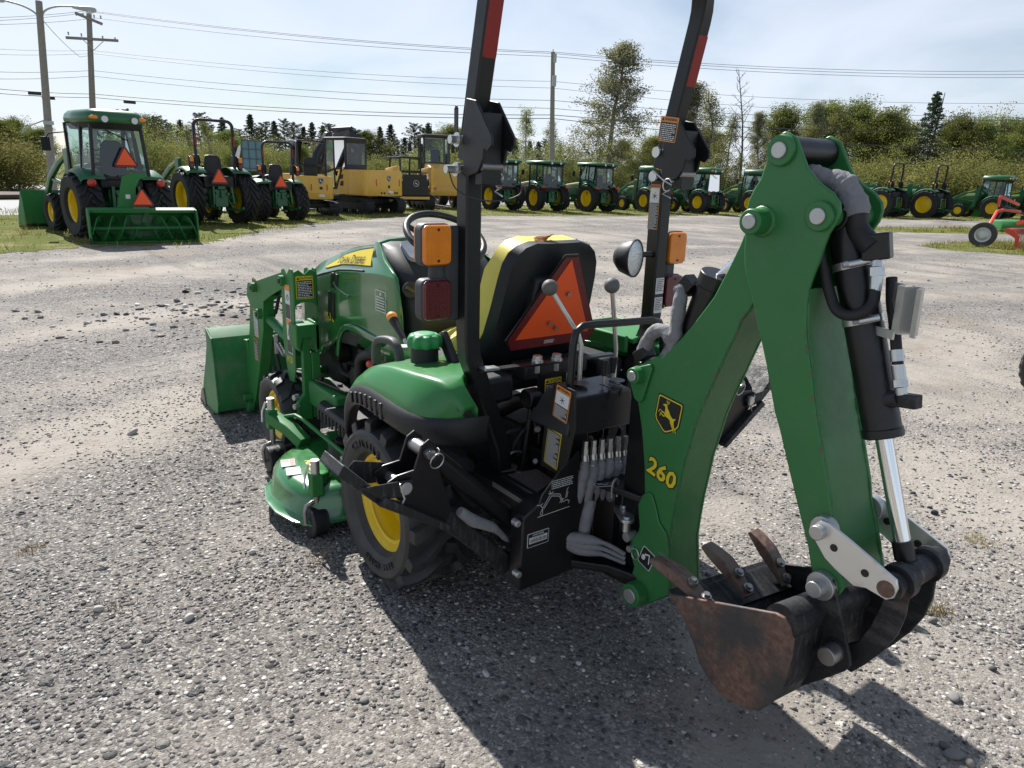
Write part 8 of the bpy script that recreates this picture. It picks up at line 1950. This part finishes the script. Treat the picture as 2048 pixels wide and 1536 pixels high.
# left and middle distance
plant('shrub', -1.4, 46, 2.9, 'big bright yellow green rounded bush behind the planting bed at the left', wide=1.35); plant('shrub', .6, 36, 1.2, 'small grassy bush in the planting bed at the left edge', wide=.9)
for az, d, h, k in ((.6, 62, 4.3, 'broad'), (-.6, 66, 4.5, 'broad'), (-1.8, 64, 4.2, 'broad'), (-2.9, 68, 4.5, 'broad'), (1.8, 62, 4.0, 'broad'), (-4.0, 66, 3.8, 'broad'), (-8.6, 64, 4.0, 'olive'), (-9.6, 60, 4.5, 'olive'), (-10.6, 62, 4.3, 'olive'), (-11.6, 66, 4.0, 'olive'), (-12.9, 70, 4.8, 'thin'), (-14.2, 72, 5.5, 'thin'), (-15.6, 78, 4.1, 'broad'), (-17.0, 80, 4.3, 'olive'), (-18.6, 84, 4.5, 'olive'), (-20.0, 82, 4.0, 'broad')):
    plant(k, az, d, h, {'broad': 'dark green leafy tree beyond the road on the left', 'olive': 'olive leafy tree beyond the road on the left', 'thin': 'slender pale tree beyond the road on the left'}[k], GL)
i_ = 0
for az in np.arange(-7.4, -38.5, -.62):
    i_ += 1; r_ = random.Random(i_*11+3)
    kk = r_.choice(('pine', 'spruce', 'pine', 'spruce', 'broad')); plant(kk, az+r_.uniform(-.25, .25), 118+26*r_.random(), 6.6+2.4*r_.random() + (.9 if -34 < az < -28 else 0), {'pine': 'dark pine', 'spruce': 'dark spruce', 'broad': 'leafy tree'}[kk] + ' in the distant treeline beyond the machines', GF, 1.35)
i_ = 0
for az in np.arange(-7.0, -37.0, -1.15):
    i_ += 1; r_ = random.Random(i_*5+1)
    plant('olive' if r_.random() < .6 else 'shrub', az+r_.uniform(-.3, .3), 84+18*r_.random(), 3.0+1.4*r_.random(), 'low olive bush in front of the distant conifers', 'bushes in front of the distant conifers', 1.3)

def nth(k):
    return {1: 'first', 2: 'second', 3: 'third'}.get(k, '%d%s' % (k, 'th' if 10 < k % 100 < 14 else {1: 'st', 2: 'nd', 3: 'rd'}.get(k % 10, 'th')))
from collections import defaultdict
same = defaultdict(list)
for o in list(col.objects):
    if o.parent is None and o.get('group') and o.get('label') and o.get('category') in ('tree', 'shrub'): same[o['label']].append(o)
for lb_, os_ in same.items():
    if len(os_) < 2: continue
    os_.sort(key=lambda o: -math.atan2(o.location.y-CAMY, o.location.x-CAMX))
    for i, o in enumerate(os_): o['label'] = lb_ + ', ' + nth(i+1) + ' such from the left'
# ================================================================== poles and wires
def P_(az, dist, z): return Vector((CAMX+dist*math.cos(R(az)), CAMY+dist*math.sin(R(az)), z))
def pole(name, label, base, top, r0, r1, cat):
    t = thing(name, label, cat, base); b = Vector(base); m = MB(); d = Vector(top)-b
    m.tube([Vector((0, 0, -.2)), d*.33, d*.66, d], [r0, r0*.67+r1*.33, r0*.33+r1*.67, r1], 14); m.build('post', 'wood_pole', t, smooth=50)
    return t, d
A_t, A_b = (27.62, -0.91, 6.45), (27.65, -0.51, 0); B_t, B_b = (45.31, -4.66, 9.07), (45.40, -3.92, 0); C_t, C_b = (33.57, -27.17, 8.53), (33.39, -27.39, 0)
t, d = pole('street_light', 'grey wooden pole with two curved street lamp arms at the far left', A_b, A_t, .135, .10, 'street light')
u_ = Vector((0, 1, 0))*1.0; side = Vector((.05, -1, 0)).normalized()
for s_ in (1, -1):
    p0 = d-Vector((0, 0, .5 if s_ > 0 else .62)); m = MB(); m.tube(smoothpath([p0, p0+side*s_*.15+Vector((0, 0, .25)), p0+side*s_*.5+Vector((0, 0, .42)), p0+side*s_*1.0+Vector((0, 0, .50))], 6), .03, 8); ar = m.build('lamp_arm', 'lamp_grey', t)
    c = p0+side*s_*1.3+Vector((0, 0, .47)); m = MB(); rings = []
    for f, w_, h_ in ((-.36, .05, .04), (-.22, .08, .06), (0, .12, .08), (.18, .13, .10), (.30, .09, .08), (.35, .03, .03)): rings.append([c+side*s_*f+Vector((1, 0, 0))*w_*math.cos(a)+Vector((0, 0, 1))*h_*math.sin(a) for a in [i*2*math.pi/12 for i in range(12)]])
    m.loft(rings); m.build('lamp_head', 'lamp_grey', t, smooth=60); m = MB(); m.ball(c+side*s_*.14-Vector((0, 0, .06)), (.10, .12, .07)); m.build('lamp_bowl', 'clear_lens', t, smooth=60)
m = MB(); m.box(d*.42+Vector((-.2, 0, 0)), (.12, .3, .12)); m.tube([d*.44, d*.42+Vector((-.1, .5, -.1)), d*.40+Vector((-.1, .8, -.25))], .02, 6); m.build('camera_box', 'lamp_grey', t)
t, d = pole('utility_pole', 'tall utility pole with two crossarms at the left behind the cab tractor', B_b, B_t, .19, .13, 'utility pole')
def crossarm(t, c, L, tilt, brace=True):
    m = MB(); m.box(c, (.11, L, .13), (tilt, 0, 0)); ca = m.build('crossarm', 'wood_pole', t)
    if brace:
        q = MB()
        for s_ in (1, -1): q.cyl(c+Vector((-.08, s_*.55, 0)), c+Vector((-.06, 0, -.55)), .02, n=6)
        q.build('brace', 'lamp_grey', t)
    for y_ in (-L*.44, -L*.2, L*.2, L*.44): q = MB(); q.cyl(c+Vector((0, y_, .06)), c+Vector((0, y_, .22)), .03, .045, 8); q.build('insulator', 'lamp_grey', t)
crossarm(t, d-Vector((.12, 0, 1.25)), 2.5, -.06); crossarm(t, d-Vector((.12, -.05, .25)), 1.3, .30, False)
t, d = pole('utility_pole', 'utility pole with a small transformer rising behind the row of cab tractors', C_b, C_t, .17, .12, 'utility pole')
m = MB(); m.cyl(d-Vector((.22, .0, 1.9)), d-Vector((.22, 0, 1.3)), .13, n=14); m.build('transformer', 'lamp_grey', t); m = MB(); m.box(d-Vector((.15, 0, .35)), (.3, .10, .5)); m.cyl(d, d+Vector((0, 0, .15)), .03, n=8); m.build('insulator', 'lamp_grey', t)
def wire(pts, r, sag, label, boxes=()):
    m = MB(); P = [Vector(p) for p in pts]; out = []
    for i, (a, b) in enumerate(zip(P, P[1:])):
        for k_ in range(14): f = k_/14; out.append(a+(b-a)*f-Vector((0, 0, 4*f*(1-f)*sag*(b-a).length/30)))
    out.append(P[-1]); m.tube(out, r, 5, cap=False); o = m.build('overhead_wire', 'wire', None, smooth=60); tag(o, label, 'wire', 'overhead wires')
    for f in boxes: q = MB(); c = out[int(f*(len(out)-1))]; dr = (out[int(f*(len(out)-1))+1]-c).normalized(); q.cyl(c-dr*.30-Vector((0, 0, .09)), c+dr*.30-Vector((0, 0, .09)), .075, n=10); q.build('splice_case', 'wire', o)
wn_ = ('topmost', 'second highest', 'third highest', 'fourth highest', 'fifth highest', 'sixth highest', 'seventh highest', 'second lowest thick', 'lowest thick')
for i, (pts, r) in enumerate((
        ([(47.64, 4.62, 7.74), (45.67, -0.66, 8.40), (45.31, -4.68, 9.24), (33.57, -27.17, 8.53), (18.08, -52.65, 8.71), (12.71, -56.43, 8.41)], .012), ([(47.64, 4.65, 7.56), (45.67, -0.64, 8.26), (45.29, -4.79, 9.18), (33.57, -27.17, 8.45), (18.04, -52.66, 8.51), (12.66, -56.45, 8.19)], .012), ([(47.64, 4.68, 7.38), (45.67, -0.62, 8.07), (45.27, -4.99, 8.91), (33.60, -27.13, 8.29), (18.01, -52.67, 8.33), (12.62, -56.46, 8.02)], .012),
        ([(47.63, 4.82, 6.55), (45.68, -0.45, 6.90), (45.32, -4.56, 7.27), (33.54, -27.20, 6.92), (17.73, -52.77, 6.80), (12.32, -56.53, 6.54)], .010), ([(47.63, 4.88, 6.18), (45.68, -0.41, 6.64), (45.32, -4.57, 7.12), (33.53, -27.22, 6.55), (17.58, -52.83, 5.94), (12.14, -56.58, 5.68)], .010), ([(47.62, 5.01, 5.41), (45.69, -0.29, 5.80), (45.34, -4.47, 6.26), (33.53, -27.22, 5.86), (17.55, -52.84, 5.79), (12.11, -56.59, 5.57)], .014),
        ([(47.61, 5.08, 5.01), (45.69, -0.25, 5.46), (45.34, -4.46, 5.98), (33.52, -27.23, 5.41), (17.49, -52.87, 5.43), (12.04, -56.60, 5.22)], .014), ([(47.61, 5.16, 4.54), (45.69, -0.18, 4.97), (45.35, -4.37, 5.06), (33.51, -27.25, 5.04), (17.44, -52.88, 5.16), (11.99, -56.61, 4.99)], .020), ([(47.60, 5.19, 4.35), (45.69, -0.15, 4.75), (45.35, -4.38, 4.88), (33.50, -27.25, 4.84), (17.23, -52.96, 4.01), (11.75, -56.67, 3.84)], .020))):
    wire(pts, r, .35, wn_[i] + ' overhead wire strung between the utility poles', (.30, .42, .82) if i == 8 else ((.28,) if i == 7 else ()))
wire([Vector(A_t)-Vector((0, 0, .5)), Vector((37.51, -2.53, 6.47)), Vector((42.42, -3.63, 6.55)), Vector((45.33, -4.49, 7.03))], .010, .1, 'slack service cable drooping from the street light to the utility pole')
# back of a billboard and a feather flag, far off
t = thing('billboard', 'back of a blue grey billboard on a frame far behind the roll-bar tractors', 'billboard', tuple(P_(-16.9, 58, 0)), R(-20)); t.scale = (.62, .62, .75)
m = MB(); m.box((0, 0, 3.0), (.1, 2.4, 2.9)); m.build('panel', 'teal_panel', t); m = MB()
for y_ in (-1.15, -.4, .4, 1.15): m.box((-.1, y_, 2.3), (.08, .08, 4.4))
for z_ in (1.8, 2.7, 3.6, 4.4): m.box((-.14, 0, z_), (.05, 2.4, .06))
m.build('frame', 'bark', t)
t = thing('feather_flag', 'white feather flag leaning behind the open-station tractor', 'flag', tuple(P_(-15.6, 40, 0)), R(-15))
m = MB(); m.prism([(.0, 1.2), (.16, 1.5), (.34, 2.5), (.36, 2.9), (.28, 2.9), (.10, 2.2), (-.02, 1.5)], -.015, .015, 'x') if False else m.prism([(.02, .9), (.10, 1.1), (-.05, 1.9), (-.25, 2.45), (-.36, 2.55), (-.36, 2.3), (-.20, 1.6)], -.012, .012, 'x'); m.build('cloth', 'white_paint', t); m = MB(); m.cyl((0, .10, 0), (0, .06, 1.2), .02, n=8); m.build('pole', 'lamp_grey', t)
